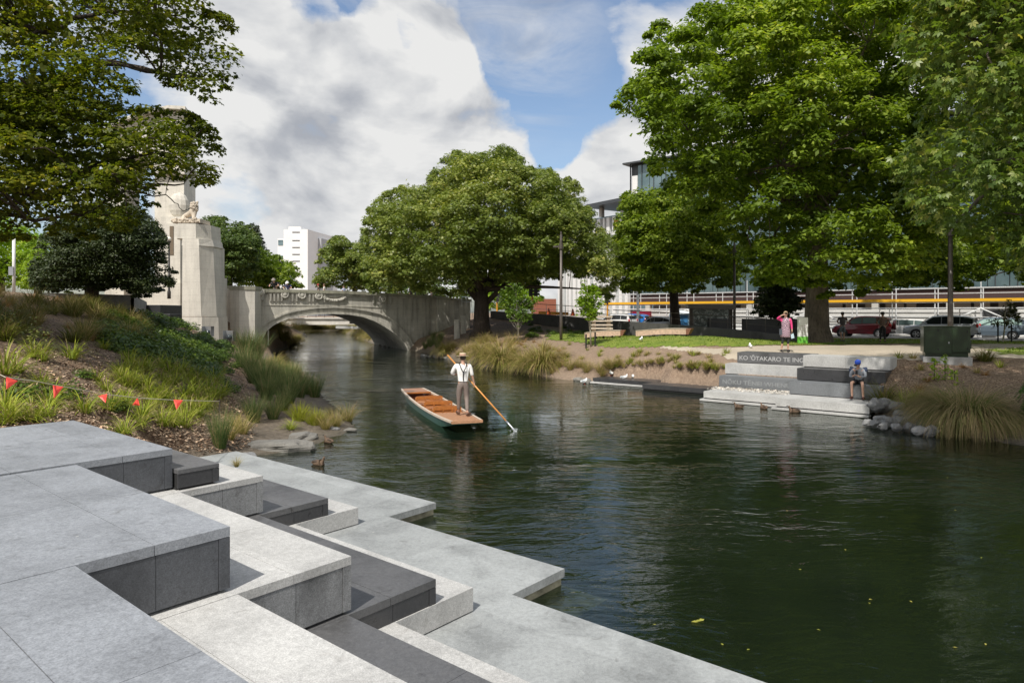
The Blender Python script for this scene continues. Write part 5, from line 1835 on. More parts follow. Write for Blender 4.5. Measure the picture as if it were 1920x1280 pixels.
p = G(510, 845); rock((p.x + .15, p.y + .25, .06), (.95, .42, .2), 3, m_rock, 'long flat pale boulder at the water edge beside the terrace')
p = G(570, 825); rock((p.x - .1, p.y + .1, .04), (.42, .36, .2), 5, m_rock, 'rounded pale boulder touching the long flat one')
p = P(463, 856, .1); rock((p.x, p.y + .1, .05), (.2, .2, .14), 6, m_rock2, 'small stone between the ledge and the long boulder')
p = P(655, 806, .03); rock((p.x, p.y, .02), (.22, .12, .09), 7, m_rock, 'small white topped stone at the tip of the spit')
p = P(627, 806, .03); rock((p.x, p.y, .04), (.15, .12, .1), 8, m_rock2, 'dark pebble beside the spit tip')
i = 0
for px, py, r in ((1643, 770, .30), (1665, 768, .28), (1688, 772, .26), (1652, 782, .2), (1672, 788, .22), (1700, 778, .3), (1692, 788, .26), (1718, 786, .3), (1735, 792, .24), (1712, 798, .22), (1645, 790, .16), (1730, 804, .2), (1660, 795, .16), (1685, 798, .16), (1630, 788, .14), (1750, 805, .2)):
    i += 1
    q = P(px, py + 12, .02)
    rock((q.x, q.y + .1, (.36 if py < 775 else .13)), (r * 1.05, r * .9, r * .8), 20 + i, m_rock2, 'rounded grey stone in the stacked edging right of the steps', 'edging stones right of the steps')
for k in range(34):
    t = k / 33
    px = 790 + t * 315 + random.uniform(-4, 4)
    py = 666 + t * 50 - 6 * math.sin(t * math.pi)
    if 920 < px < 1000 and k % 2: continue
    q = P(px, py + 2, .03)
    r = random.uniform(.14, .3)
    rock((q.x, q.y + random.uniform(0, .5), random.uniform(.02, .1)), (r, r * .8, r * .6), 60 + k, m_rock if k % 2 else m_rock2, 'pale stone in the ragged line along the far waterline', 'stones along the far waterline')

# floating leaves and petals
m_fl = M_leaf('floating_leaf', (.25, .28, .04), (.42, .40, .08), (.5, .38, .12), .2)
for k, (px, py) in enumerate(((1303, 1165), (1535, 1180), (1354, 1207), (1403, 1217), (1848, 1207), (1632, 1123), (1708, 1127), (1791, 1213), (1776, 895), (1476, 957), (990, 915), (1061, 882), (1090, 862), (740, 868), (1791, 956), (1622, 935), (820, 826), (1227, 1170), (1630, 1130), (1840, 1045), (700, 893), (1500, 1067), (1585, 1030))):
    q = P(px, py, .006)
    n_ = 3 if k == 0 else 1
    o = scatter('floating_leaf', DIAMOND, np.array([[q.x + j * .04, q.y + j * .02, .008] for j in range(n_)]), np.tile(np.array([0, 0, 1.0]), (n_, 1)) + rng.normal(0, .06, (n_, 3)), .045 if k else .09, m_fl, None, offset=(q.x, q.y, .008))
    tag(o, 'small yellowish leaf floating on the dark water', 'fallen leaf', 'leaves floating on the river')
# ------------------------------------------------------------------ punt
m_wood = M_plain('varnished_wood', (.40, .15, .045), .3, var=.3, sc=14, coat=.4)
m_deck = M_plain('worn_deck_wood', (.42, .22, .12), .55, var=.25, sc=20)
m_seat = M_plain('orange_varnish', (.40, .145, .035), .3, var=.2, sc=10, coat=.4)
m_green = M_plain('green_hull_paint', (.035, .11, .075), .3, var=.15, sc=4, coat=.3)
m_cream = M_plain('cream_gunwale', (.62, .52, .42), .5)
st_l, st_r = P(846, 789, .34), P(904, 787, .34)
bw_l, bw_r = P(753, 725, .42), P(793, 724, .42)
SM = (st_l + st_r) / 2; BM = (bw_l + bw_r) / 2
SM.z = BM.z = 0
ax = (BM - SM); LEN = ax.length; ax.normalize()
rzb = math.atan2(ax.y, ax.x) - math.pi / 2
PUNT = thing('punt', 'green flat bottomed punt with varnished wooden seats and stern deck', 'boat', tuple(SM), rzb)
PM = wm(PUNT)


def hw(t):   # half width
    return .44 + .15 * math.sin(math.pi * min(1, max(0, t))) ** .8
def tz(t):
    return .27 + .06 * (1 - t) ** 6 + .15 * max(0, t - .35) ** 1.6
def bz(t):
    e = min(t, 1 - t)
    return -.08 + (tz(t) - .0) * max(0, 1 - e / .22) ** 1.2 * .97


ST = 26
mb = MB()
vs, fs = [], []
for i in range(ST + 1):
    t = i / ST; y = t * LEN
    w, a, b = hw(t), tz(t), bz(t)
    vs += [(-w, y, a), (-w + .07, y, b), (w - .07, y, b), (w, y, a), (w - .035, y, a), (w - .1, y, b + .03), (-w + .1, y, b + .03), (-w + .035, y, a)]
for i in range(ST):
    for k in range(8):
        fs.append((i * 8 + k, i * 8 + (k + 1) % 8, i * 8 + 8 + (k + 1) % 8, i * 8 + 8 + k))
fs.append(tuple(range(8))); fs.append(tuple(range(ST * 8, ST * 8 + 8))[::-1])
mats_ = []
mb.add(vs, fs)
mb.m = [0 if (i % 8) in (0, 1, 2) else 1 for i in range(ST * 8)] + [0, 0]
mb.build('hull', [m_green, m_wood], PUNT, world=False)
mb = MB()
for sd in (-1, 1):
    vs, fs = [], []
    for i in range(ST + 1):
        t = i / ST; y = t * LEN; w = hw(t) + .012; z = tz(t) + .002
        for q in ((w, z - .05), (w, z + .012), (w - .065, z + .012), (w - .065, z - .05)):
            vs.append((sd * q[0], y, q[1]))
    for i in range(ST):
        for k in range(4):
            fs.append((i * 4 + k, i * 4 + (k + 1) % 4, i * 4 + 4 + (k + 1) % 4, i * 4 + 4 + k))
    mb.add(vs, fs)
mb.build('gunwale', m_cream, PUNT, world=False)


def deck(mb, y0, y1, dz, n=6):
    for i in range(n):
        ya, yb = y0 + (y1 - y0) * i / n, y0 + (y1 - y0) * (i + 1) / n
        for k in range(9):
            fa, fb = -1 + 2 * k / 9 + .012, -1 + 2 * (k + 1) / 9 - .012
            wa, wb = hw(ya / LEN) - .07, hw(yb / LEN) - .07
            za, zb = tz(ya / LEN) + dz, tz(yb / LEN) + dz
            mb.hexa([Vector(q) for q in ((fa * wa, ya, za - .03), (fb * wa, ya, za - .03), (fb * wb, yb, zb - .03), (fa * wb, yb, zb - .03), (fa * wa, ya, za), (fb * wa, ya, za), (fb * wb, yb, zb), (fa * wb, yb, zb))])


mb = MB(); deck(mb, -.02, 1.95, .008); mb.box(-.45, .45, -.07, .0, tz(0) - .06, tz(0) + .014); mb.build('stern_deck', m_deck, PUNT, world=False)
mb = MB(); deck(mb, LEN - 1.15, LEN, .006, 4); mb.build('bow_deck', m_wood, PUNT, world=False)
mb = MB()
mb.box(-.47, .47, LEN - 1.35, LEN - 1.2, tz(.85) - .02, tz(.85) + .02); mb.box(-.45, .45, 1.96, 2.02, .0, .28)
mb.build('cross_beam', m_seat, PUNT, world=False)
mb = MB()
mb.box(-.42, .42, 2.0, LEN - 1.3, .0, .025)
for k in range(14):
    mb.box(-.42, .42, 2.1 + k * .3, 2.16 + k * .3, .027, .05)
mb.build('floor_boards', m_deck, PUNT, world=False)
for yy in (2.35, 3.65, 5.1):
    s_ = None
    mb = MB()
    w = hw(yy / LEN) - .1
    lean = .14
    for k in range(4):   # slats
        z0 = .06 + k * .062
        mb.box(-w, w, yy + .02 + lean * (z0 - .1), yy + .045 + lean * (z0 - .1), z0, z0 + .026)
    for x in (-w, -w * .33, w * .33, w - .05):
        mb.box(x, x + .03, yy + .0, yy + .06, .03, .36)
    mb.prism([(-w, .32), (-w, .39), (-w + .08, .43), (w - .08, .43), (w, .39), (w, .32)], yy + .03, yy + .06, lambda x, y, z: Vector((x, z + .03, y)))
    s_ = mb.build('seat_back', m_seat, PUNT, world=False)
    mb = MB(); mb.box(-w, w, yy + .1, yy + .55, .12, .15); mb.box(-w, w, yy + .1, yy + .13, .03, .118)
    mb.build('seat', m_wood, PUNT, world=False)
mb = MB()
for yy in (1.0, 3.2, 4.4, 5.6):
    for sd in (-1, 1):
        w = hw(yy / LEN)
        mb.hexa([Vector(q) for q in ((sd * (w - .15), yy, .05), (sd * (w - .12), yy, .05), (sd * (w - .12), yy + .05, .05), (sd * (w - .15), yy + .05, .05), (sd * (w - .09), yy, .25), (sd * (w - .06), yy, .25), (sd * (w - .06), yy + .05, .25), (sd * (w - .09), yy + .05, .25))])
mb.build('rib', m_wood, PUNT, world=False)

# pole
hand = at(889.5, 722, 20.28)
pe = P(966, 808, 0)
pd = (hand - pe).normalized()
ptop = pe + pd * 3.35
mb = MB(); mb.tube([pe + pd * .42, hand, ptop], .024, 10)
PO = thing('punt_pole', 'long orange wooden punt pole held across the punter, tip in the water', 'pole', tuple(hand))
mb.build('shaft', M_plain('orange_pole_varnish', (.62, .27, .06), .35, var=.1, coat=.3), PO, smooth=True)
mb = MB(); mb.tube([pe - pd * .6, pe + pd * .30, pe + pd * .42], [.03, .027, .027], 10); mb.build('metal_shoe', m_gal, PO, smooth=True)
# small splash where the pole enters
m_foam = M_plain('white_splash', (.75, .8, .82), .15, world=True)
sp_ = []
for k in range(60):
    a = random.uniform(0, 6.28); r = abs(random.gauss(0, .13))
    sp_.append((pe.x + r * math.cos(a), pe.y + r * .8 * math.sin(a), random.uniform(.004, .1) * max(0, 1 - r * 4) + .006))
sp_ = np.array(sp_)
o = scatter('splash', DIAMOND, sp_, rng.normal(0, .5, (60, 3)) + np.array([0, 0, 1]), .035, m_foam)
tag(o, 'small white splash around the tip of the punt pole', kind='stuff')


# ------------------------------------------------------------------ people
def skin_mesh(name, verts, edges, radii, sub=1, root=0):
    me = bpy.data.meshes.new(name)
    me.from_pydata([tuple(v) for v in verts], edges, [])
    ob = bpy.data.objects.new(name, me); COL.objects.link(ob)
    sk = ob.modifiers.new('s', 'SKIN')
    sk.use_smooth_shade = True
    sk.branch_smoothing = .4
    dat = me.skin_vertices[0].data
    for i, r in enumerate(radii):
        dat[i].radius = (r, r) if not hasattr(r, '__len__') else r
        dat[i].use_root = i == root
    if sub:
        s = ob.modifiers.new('b', 'SUBSURF'); s.levels = s.render_levels = sub
    bpy.context.view_layer.update()
    out = bpy.data.meshes.new_from_object(ob.evaluated_get(bpy.context.evaluated_depsgraph_get()))
    bpy.data.objects.remove(ob)
    mb = MB()
    mb.v = [v.co.copy() for v in out.vertices]
    mb.f = [tuple(p.vertices) for p in out.polygons]
    mb.m = [0] * len(mb.f)
    bpy.data.meshes.remove(out)
    return mb


def cm(name, c, r=.8): return M_plain(name, c, r, var=.1, sc=12)


skin_m = cm('skin', (.50, .30, .215), .5)


def human(label, J, cloth, loc, rz, sc=1.0, hair=None, hat=None, group=None, skinm=None, fingers=True, extras=None):
    """J joints in a local frame: x to the figure's right hand side, y the way it faces, z up (metres)"""
    skinm = skinm or skin_m
    T = thing('person', label, 'person', loc, rz, group)
    names = ['pelvis', 'waist', 'chest', 'neck', 'head0', 'head1', 'sR', 'eR', 'wR', 'hR', 'sL', 'eL', 'wL', 'hL', 'hpR', 'kR', 'aR', 'tR', 'hpL', 'kL', 'aL', 'tL']
    V = [Vector(J[n]) * sc for n in names]
    ix = {n: i for i, n in enumerate(names)}
    E_ = [('pelvis', 'waist'), ('waist', 'chest'), ('chest', 'neck'), ('neck', 'head0'), ('head0', 'head1'), ('chest', 'sR'), ('sR', 'eR'), ('eR', 'wR'), ('wR', 'hR'), ('chest', 'sL'), ('sL', 'eL'), ('eL', 'wL'), ('wL', 'hL'),
          ('pelvis', 'hpR'), ('hpR', 'kR'), ('kR', 'aR'), ('aR', 'tR'), ('pelvis', 'hpL'), ('hpL', 'kL'), ('kL', 'aL'), ('aL', 'tL')]
    Rd = dict(pelvis=.13, waist=.115, chest=.14, neck=.052, head0=.075, head1=.082, sR=.062, eR=.042, wR=.028, hR=.03, sL=.062, eL=.042, wL=.028, hL=.03, hpR=.095, kR=.056, aR=.038, tR=.032, hpL=.095, kL=.056, aL=.038, tL=.032)
    fat = J.get('fat', 1.0)
    for k in ('pelvis', 'waist', 'chest', 'hpR', 'hpL'): Rd[k] *= fat
    mb = skin_mesh('body', V, [(ix[a], ix[b]) for a, b in E_], [Rd[n] * sc * (.80 if n in ('pelvis', 'waist', 'chest', 'sR', 'sL', 'hpR', 'hpL') else 1.0) for n in names], 1)
    h0, h1_ = V[ix['head0']], V[ix['head1']]
    up = (h1_ - h0).normalized()
    fwd = Vector(J.get('face', (0, 1, 0))).normalized()
    hc = (h0 + h1_) / 2 + up * .01
    side = fwd.cross(up)
    # face: nose, brow, chin, ears joined into the body mesh
    mb.ball(hc + fwd * .085 * sc - up * .005, .016 * sc, 6, 5)
    mb.ball(hc + fwd * .055 * sc - up * .07 * sc, (.035 * sc,) * 3, 8, 6)
    for s in (-1, 1):
        mb.ball(hc + side * s * .08 * sc, (.014 * sc, .02 * sc, .03 * sc), 6, 5)
        mb.ball(hc + side * s * .03 * sc + fwd * .074 * sc + up * .018, .011 * sc, 6, 5)
    for hnd, wr, el, sgn in (('hR', 'wR', 'eR', 1), ('hL', 'wL', 'eL', -1)):
        d = (V[ix[hnd]] - V[ix[wr]]).normalized()
        inw = Vector((-sgn, 0, 0))
        inw = (inw - d * inw.dot(d)).normalized()
        ac = d.cross(inw).normalized()
        if fingers:
            curl = J.get('grip', .5)
            for q in range(4):
                b = V[ix[hnd]] + d * .02 * sc + ac * (q - 1.5) * .019 * sc
                L = (.07, .08, .075, .058)[q] * sc
                p1 = b + (d * (1 - curl * .5) + inw * curl * .6).normalized() * L * .5
                p2 = p1 + (d * (1 - curl * 1.3) + inw * curl * 1.3).normalized() * L * .5
                mb.tube([b - d * .02, b, p1, p2], [.009 * sc, .009 * sc, .008 * sc, .006 * sc], 6)
            b = V[ix[hnd]] - ac * .028 * sc
            mb.tube([b - d * .03 * sc, b - ac * .02 * sc + inw * .01, b - ac * .024 * sc + d * .035 * sc + inw * .02], [.012 * sc, .011 * sc, .008 * sc], 6)
    mb.build('body', skinm, T, smooth=True, world=False)

    def part(nm, segs, mat, grow, extra=None, root=None):
        """segs: list of (jointA, jointB, tEnd) chains sharing joints"""
        vs, es, rs, key = [], [], [], {}

        def vid(n, p, r):
            if n not in key:
                key[n] = len(vs); vs.append(p); rs.append(r)
            return key[n]
        for a, b, te in segs:
            pa, pb = V[ix[a]], V[ix[b]]
            ra, rb = Rd[a] * sc * grow, Rd[b] * sc * grow
            i0 = vid(a, pa, ra)
            nm2 = b if te == 1 else b + '*'
            i1 = vid(nm2, pa.lerp(pb, te), ra + (rb - ra) * te)
            es.append((i0, i1))
        m2 = skin_mesh(nm, vs, es, rs, 1)
        return m2.build(nm, mat, T, smooth=True, world=False)
    for nm, segs, mat, grow in cloth:
        part(nm, segs, mat, grow)
    if J.get('shoe'):
        for s in 'RL':
            a, t = V[ix['a' + s]], V[ix['t' + s]]
            d = (t - a); d.z = 0; d.normalize()
            mb = MB()
            ang = math.atan2(d.y, d.x)
            M_ = Matrix.Translation(Vector((a.x, a.y, t.z))) @ Matrix.Rotation(ang, 4, 'Z')
            m2 = MB(); m2.ball((.07 * sc, 0, .01), (.15 * sc, .05 * sc, .055 * sc), 10, 8)
            mb.v = [M_ @ Vector((p.x, p.y, max(p.z, -.03))) for p in m2.v]; mb.f = m2.f; mb.m = m2.m
            mb.build('shoe', J['shoe'], T, smooth=True, world=False)
    if hair:
        mb = MB()
        mb.ball(hc - fwd * .015 * sc + up * .02 * sc, (.092 * sc, .1 * sc, .095 * sc), 12, 9, jit=.03)
        # keep only the cap above/behind the face
        keep = [i for i, f in enumerate(mb.f) if (lambda c: (c - hc).dot(fwd) < .035 * sc + max(0, (c - hc).dot(up) - .04) * 1.2 and (c - hc).dot(up) > -.05 * sc)(sum((mb.v[j] for j in f), Vector()) / len(f))]
        mb.f = [mb.f[i] for i in keep]; mb.m = [0] * len(mb.f)
        mb.build('hair', hair, T, smooth=True, world=False)
    if hat:
        kind, hm, hm2 = hat
        top = hc + up * .055 * sc
        z_ = up; x_ = side; y_ = fwd
        M_ = Matrix(((x_.x, y_.x, z_.x, top.x), (x_.y, y_.y, z_.y, top.y), (x_.z, y_.z, z_.z, top.z), (0, 0, 0, 1)))
        if kind == 'boater':
            mb = MB(); mb.lathe([(.185 * sc, 0), (.188 * sc, .006), (.185 * sc, .012), (.098 * sc, .013), (.097 * sc, .085), (.085 * sc, .092), (.01, .093)], 24, M_); o_ = mb.build('straw_hat', hm, T, smooth=False, world=False)
            mb = MB(); mb.lathe([(.100 * sc, .016), (.1005 * sc, .02), (.1005 * sc, .058), (.099 * sc, .06)], 24, M_); mb.build('hat_band', hm2, o_, world=False)
        elif kind == 'brim':
            mb = MB(); mb.lathe([(.15 * sc, -.03), (.15 * sc, -.024), (.098 * sc, 0), (.092 * sc, .06), (.06 * sc, .085), (.01, .09)], 18, M_); mb.build('hat', hm, T, smooth=True, world=False)
        else:
            mb = MB(); mb.lathe([(.1 * sc, -.03), (.103 * sc, -.01), (.095 * sc, .04), (.065 * sc, .075), (.01, .085)], 16, M_)
            bs = -1 if kind == 'capback' else 1
            mb.prism([(-.07 * sc, bs * .07 * sc), (.07 * sc, bs * .07 * sc), (.055 * sc, bs * .165 * sc), (-.055 * sc, bs * .165 * sc)], -.03 * sc, -.018 * sc, lambda x, y, z: M_ @ Vector((x, y, z)))
            mb.build('cap', hm, T, smooth=True, world=False)
    if extras: extras(T, V, ix)
    return T


def stand(**k):
    J = dict(pelvis=(0, 0, .93), waist=(0, .0, 1.1), chest=(0, 0, 1.33), neck=(0, .0, 1.50), head0=(0, .02, 1.585), head1=(0, .025, 1.67),
             sR=(.19, 0, 1.42), eR=(.25, -.02, 1.14), wR=(.27, .04, .90), hR=(.27, .06, .82), sL=(-.19, 0, 1.42), eL=(-.25, -.02, 1.14), wL=(-.27, .04, .90), hL=(-.27, .06, .82),
             hpR=(.09, 0, .90), kR=(.11, .02, .50), aR=(.12, -.02, .09), tR=(.13, .11, .035), hpL=(-.09, 0, .90), kL=(-.11, .02, .50), aL=(-.12, -.02, .09), tL=(-.13, .11, .035))
    J.update(k)
    return J


TORSO = [('waist', 'pelvis', .8), ('waist', 'chest', 1), ('chest', 'neck', .8), ('chest', 'sR', 1), ('chest', 'sL', 1)]


def sleeves(t, long=0):
    s = [('sR', 'eR', t if not long else 1), ('sL', 'eL', t if not long else 1)]
    if long: s += [('eR', 'wR', long), ('eL', 'wL', long)]
    return s


def legs(t):
    return [('pelvis', 'waist', .7), ('pelvis', 'hpR', 1), ('pelvis', 'hpL', 1), ('hpR', 'kR', min(1, t)), ('hpL', 'kL', min(1, t))] + ([('kR', 'aR', t - 1), ('kL', 'aL', t - 1)] if t > 1 else [])


white = cm('white_shirt_cloth', (.78, .77, .75)); grey_w = cm('grey_brown_tweed', (.21, .17, .15)); blackc = cm('black_cloth', (.02, .02, .022))
brown_sh = cm('brown_shoe_leather', (.10, .05, .03), .4); straw = cm('straw', (.72, .60, .42)); pinkband = cm('dusky_hat_band', (.35, .20, .16))
dhair = cm('dark_hair', (.055, .036, .026), .6)

# punter faces up-river (away), pole held: left hand high, right hand low
fr_, fl_ = P(876, 779, .325), P(860, 776, .325)
pc = (fr_ + fl_) / 2
prz = R(8)
PI_ = (Matrix.Translation(pc) @ Matrix.Rotation(prz, 4, 'Z')).inverted()
hl = PI_ @ hand
lh = PI_ @ (hand + pd * .62)
fR, fL = PI_ @ fr_, PI_ @ fl_
JP = stand(sR=(.2, 0, 1.47), sL=(-.2, .02, 1.47), eR=(.27, -.03, 1.19), wR=tuple(Vector(hl) * .96 + Vector((.0, 0, .1))), hR=tuple(Vector(hl) + Vector((.01, 0, .015))),
           eL=(-.33, .06, 1.22), wL=tuple(Vector(lh) * 1.0 + Vector((.04, -.03, -.10))), hL=tuple(Vector(lh) + Vector((.0, 0, -.01))), chest=(0, .0, 1.37), waist=(0, 0, 1.13), pelvis=(0, 0, .96), neck=(0, .02, 1.55), head0=(.0, .04, 1.63), head1=(0, .05, 1.71),
           hpR=(.09, 0, .93), hpL=(-.09, 0, .93), kR=(fR.x * .8 + .02, .03, .52), kL=(fL.x * .85 - .02, .05, .52), aR=(fR.x, fR.y - .03, .09), aL=(fL.x, fL.y - .03, .09), tR=(fR.x + .07, fR.y + .08, .035), tL=(fL.x - .04, fL.y + .10, .035), shoe=brown_sh, grip=1.0, face=(-.25, 1, -.1), fat=1.14)


def braces(T, V, ix):
    ch = V[ix['chest']]
    y = -.175
    mb = MB()
    for s in (-1, 1):
        pts = [Vector((s * .105, .02, 1.545)), Vector((s * .10, -.10, 1.5)), Vector((s * .07, y, 1.40)), Vector((s * .0, y - .004, 1.27))]
        for a, b in zip(pts, pts[1:]):
            mb.tube([a, b], .013, 6)
        pts = [Vector((s * .105, .02, 1.545)), Vector((s * .11, .12, 1.48)), Vector((s * .10, .155, 1.3)), Vector((s * .09, .14, 1.08))]
        for a, b in zip(pts, pts[1:]):
            mb.tube([a, b], .013, 6)
    mb.tube([Vector((0, y - .004, 1.28)), Vector((0, y + .02, 1.14)), Vector((0, -.165, 1.02))], .015, 6)
    mb.build('braces', blackc, T, world=False)


human('young punter in straw boater, white shirt and braces standing on the stern deck', JP,
      [('shirt', TORSO + [('sR', 'eR', 1), ('eR', 'wR', .12), ('sL', 'eL', 1), ('eL', 'wL', .25)], white, 1.33), ('trousers', [('pelvis', 'waist', 1.1), ('pelvis', 'hpR', 1), ('pelvis', 'hpL', 1), ('hpR', 'kR', 1), ('hpL', 'kL', 1), ('kR', 'aR', .92), ('kL', 'aL', .92)], grey_w, 1.36)],
      tuple(pc), prz, 1.0, dhair, ('boater', straw, pinkband), extras=braces)

# woman in pink, shading her eyes
pink = cm('hot_pink_cardigan', (.72, .06, .22)); 
mt_, nt_, b_ = nmat('patterned_tunic')
ck = N(nt_, 'ShaderNodeTexChecker'); ck.inputs['Scale'].default_value = 22
nt_.links.new(coords(nt_, False), ck.inputs['Vector'])
nt_.links.new(mixc(nt_, (.62, .42, .48), (.06, .04, .07), ck.outputs['Fac']), b_.inputs['Base Color'])
wp = P(1473, 659, 1.665)
JW = stand(eR=(.36, .05, 1.42), wR=(.18, .16, 1.57), hR=(.11, .17, 1.6), sR=(.18, 0, 1.40), eL=(-.24, 0, 1.14), wL=(-.25, .06, .92), hL=(-.25, .08, .86), fat=1.12, shoe=blackc, kR=(.12, .02, .5), aR=(.17, 0, .09), tR=(.19, .1, .035), kL=(-.1, .02, .5), aL=(-.1, 0, .09), tL=(-.12, .1, .035))


def wx(T, V, ix):
    mb = MB(); mb.lathe([(.19, .62), (.215, .66), (.19, .9), (.165, 1.1), (.185, 1.3), (.14, 1.44), (.07, 1.47)], 18, Matrix.Diagonal((1, .82, 1, 1)))
    mb.build('tunic', mt_, T, smooth=True, world=False)
    mb = MB(); mb.prism([(-.34, .60), (-.22, .56), (-.20, .74), (-.30, .80)], .02, .1, lambda x, y, z: Vector((x, z, y)))
    mb.build('carrier_bag', cm('pale_blue_bag', (.5, .65, .72), .4), T, world=False)
    mb = MB(); mb.box(.16, .27, .02, .12, .72, .98); mb.build('handbag', cm('dark_grey_bag', (.07, .08, .1), .5), T, world=False, bevel=.01)
    mb = MB(); mb.ball((.0, .118, 1.645), (.075, .02, .018), 10, 6); mb.build('sunglasses', blackc, T, world=False)


human('woman in bright pink cardigan and patterned tunic shading her eyes on the far steps', JW,
      [('cardigan', [('waist', 'chest', 1), ('chest', 'sR', 1), ('chest', 'sL', 1), ('sR', 'eR', 1), ('eR', 'wR', .8), ('sL', 'eL', 1), ('eL', 'wL', .85)], pink, 1.17), ('leggings', legs(1.5), blackc, 1.08)],
      tuple(wp), R(168), 1.0, cm('blonde_hair', (.42, .30, .18)), None, extras=wx)

# seated man on the third step
seat_z = .85
sp0 = W(25.62, 5.95, seat_z)
JS = stand(pelvis=(0, -.02, .13), waist=(0, .02, .30), chest=(0, .10, .50), neck=(0, .17, .66), head0=(.0, .22, .735), head1=(0, .25, .81), sR=(.19, .1, .59), eR=(.25, .2, .32), wR=(.12, .36, .36), hR=(.05, .38, .42), sL=(-.19, .1, .59), eL=(-.24, .2, .33), wL=(-.06, .38, .34), hL=(.0, .38, .40),
           hpR=(.1, .03, .11), kR=(.17, .46, .14), aR=(.15, .47, -.34), tR=(.17, .60, -.40), hpL=(-.1, .03, .11), kL=(-.17, .46, .14), aL=(-.19, .42, -.34), tL=(-.22, .55, -.40), shoe=cm('dark_trainers', (.10, .04, .03)), grip=.9, face=(.25, 1, -.6))


def sx(T, V, ix):
    mb = MB(); mb.box(-.02, .055, .40, .412, .40, .54); mb.build('phone', blackc, T, world=False, bevel=.003)
    mb = MB(); mb.ball((.06, .30, .715), (.055, .04, .045), 8, 6); mb.build('beard', dhair, T, smooth=True, world=False)
    for s in (-1, 1):
        mb = MB(); mb.tube([Vector((s * .19, .055, .61)), Vector((s * .23, .12, .48))], [.082, .066], 10); mb.build('navy_sleeve_panel', cm('navy_panel', (.03, .045, .09)), T, smooth=True, world=False)


human('man in backwards blue cap and black shorts sitting on the far steps', JS,
      [('sweatshirt', TORSO + [('sR', 'eR', 1), ('eR', 'wR', .85), ('sL', 'eL', 1), ('eL', 'wL', .85)], cm('grey_marl', (.24, .26, .29)), 1.18), ('shorts', [('waist', 'pelvis', 1), ('pelvis', 'hpR', 1), ('pelvis', 'hpL', 1), ('hpR', 'kR', .72), ('hpL', 'kL', .72)], blackc, 1.3)],
      tuple(sp0), R(50) + math.pi / 2 + R(6), .97, dhair, ('capback', cm('royal_blue_cap', (.02, .07, .42)), None), extras=sx)

# two men walking on the path
g1 = P(1580, 639.5, 1.65)
human('man in dark cap, grey t-shirt and grey shorts walking away from the camera', stand(kR=(.1, .14, .5), aR=(.1, .18, .12), tR=(.1, .30, .05), kL=(-.1, .06, .52), aL=(-.1, -.2, .16), tL=(-.1, -.12, .06), eR=(.27, .05, 1.15), wR=(.16, .24, 1.12), hR=(.1, .28, 1.13), eL=(-.29, .02, 1.18), wL=(-.2, .2, 1.1), hL=(-.12, .24, 1.1), shoe=cm('grey_shoes', (.2, .18, .16)), fat=1.12),
      [('tshirt', TORSO + sleeves(.6), cm('charcoal_tee', (.10, .09, .095)), 1.2), ('shorts', legs(.95), cm('grey_shorts', (.17, .19, .22)), 1.28)],
      (g1.x, g1.y, h1(g1.x, g1.y)), R(-15), 1.0, dhair, ('cap', blackc, None))
mt_, nt_, b_ = nmat('striped_brown_shirt')
wv = N(nt_, 'ShaderNodeTexWave'); wv.bands_direction = 'Z'; wv.inputs['Scale'].default_value = 5.2; wv.inputs['Distortion'].default_value = .6
nt_.links.new(coords(nt_, False), wv.inputs['Vector'])
nt_.links.new(ramp(nt_, wv.outputs['Fac'], [(.4, (.05, .035, .03)), (.6, (.05, .035, .03)), (.7, (.38, .26, .2))]), b_.inputs['Base Color']); b_.inputs['Roughness'].default_value = .9
g1 = P(1655, 640.5, 1.65)
human('man in bucket hat, striped brown shirt and black trousers standing with his back turned', stand(eR=(.29, .06, 1.16), wR=(.22, .22, .98), hR=(.18, .25, .93), eL=(-.3, .06, 1.18), wL=(-.2, .22, 1.05), hL=(-.14, .25, 1.0), shoe=blackc, fat=1.15),
      [('shirt', TORSO + sleeves(.95), mt_, 1.22), ('trousers', legs(1.93), blackc, 1.22)],
      (g1.x, g1.y, h1(g1.x, g1.y)), R(-28), 1.0, dhair, ('brim', cm('dark_green_hat', (.03, .04, .03)), None))

# people on the bridge
BP = [(516, 521, 'leaning', (.02, .02, .025), (.25, .22, .2), 'brim', 'person in dark t-shirt and grey cap, leftmost of those on the bridge', .48),
      (541, 527, 'down', (.05, .06, .14), (.8, .8, .78), 'brim', 'person in white sun hat leaning on the bridge parapet', .48),
      (597, 532, 'st', (.03, .03, .04), None, 'cap', 'person in black top and red cap on the bridge before the white tower', 2.5),
      (608, 531, 'st', (.75, .72, .68), None, None, 'dark haired person in white top on the bridge beside the red capped one', 2.5),
      (644.5, 534, 'st', (.45, .50, .68), None, None, 'person in pale blue top in the middle of the bridge', 3.2),
      (696, 540, 'st', (.55, .25, .18), None, None, 'person in salmon pink top on the shaded half of the bridge', 2.2),
      (748, 540, 'st', (.7, .62, .62), None, None, 'person in pale pink top on the right half of the bridge', 2.8),
      (770, 539, 'st', (.02, .02, .025), None, None, 'person in black top on the right half of the bridge by the small globe lamp', 2.8),
      (809, 544, 'st', (.25, .20, .2), None, None, 'person in mauve grey top near the right end of the bridge', 3.0)]
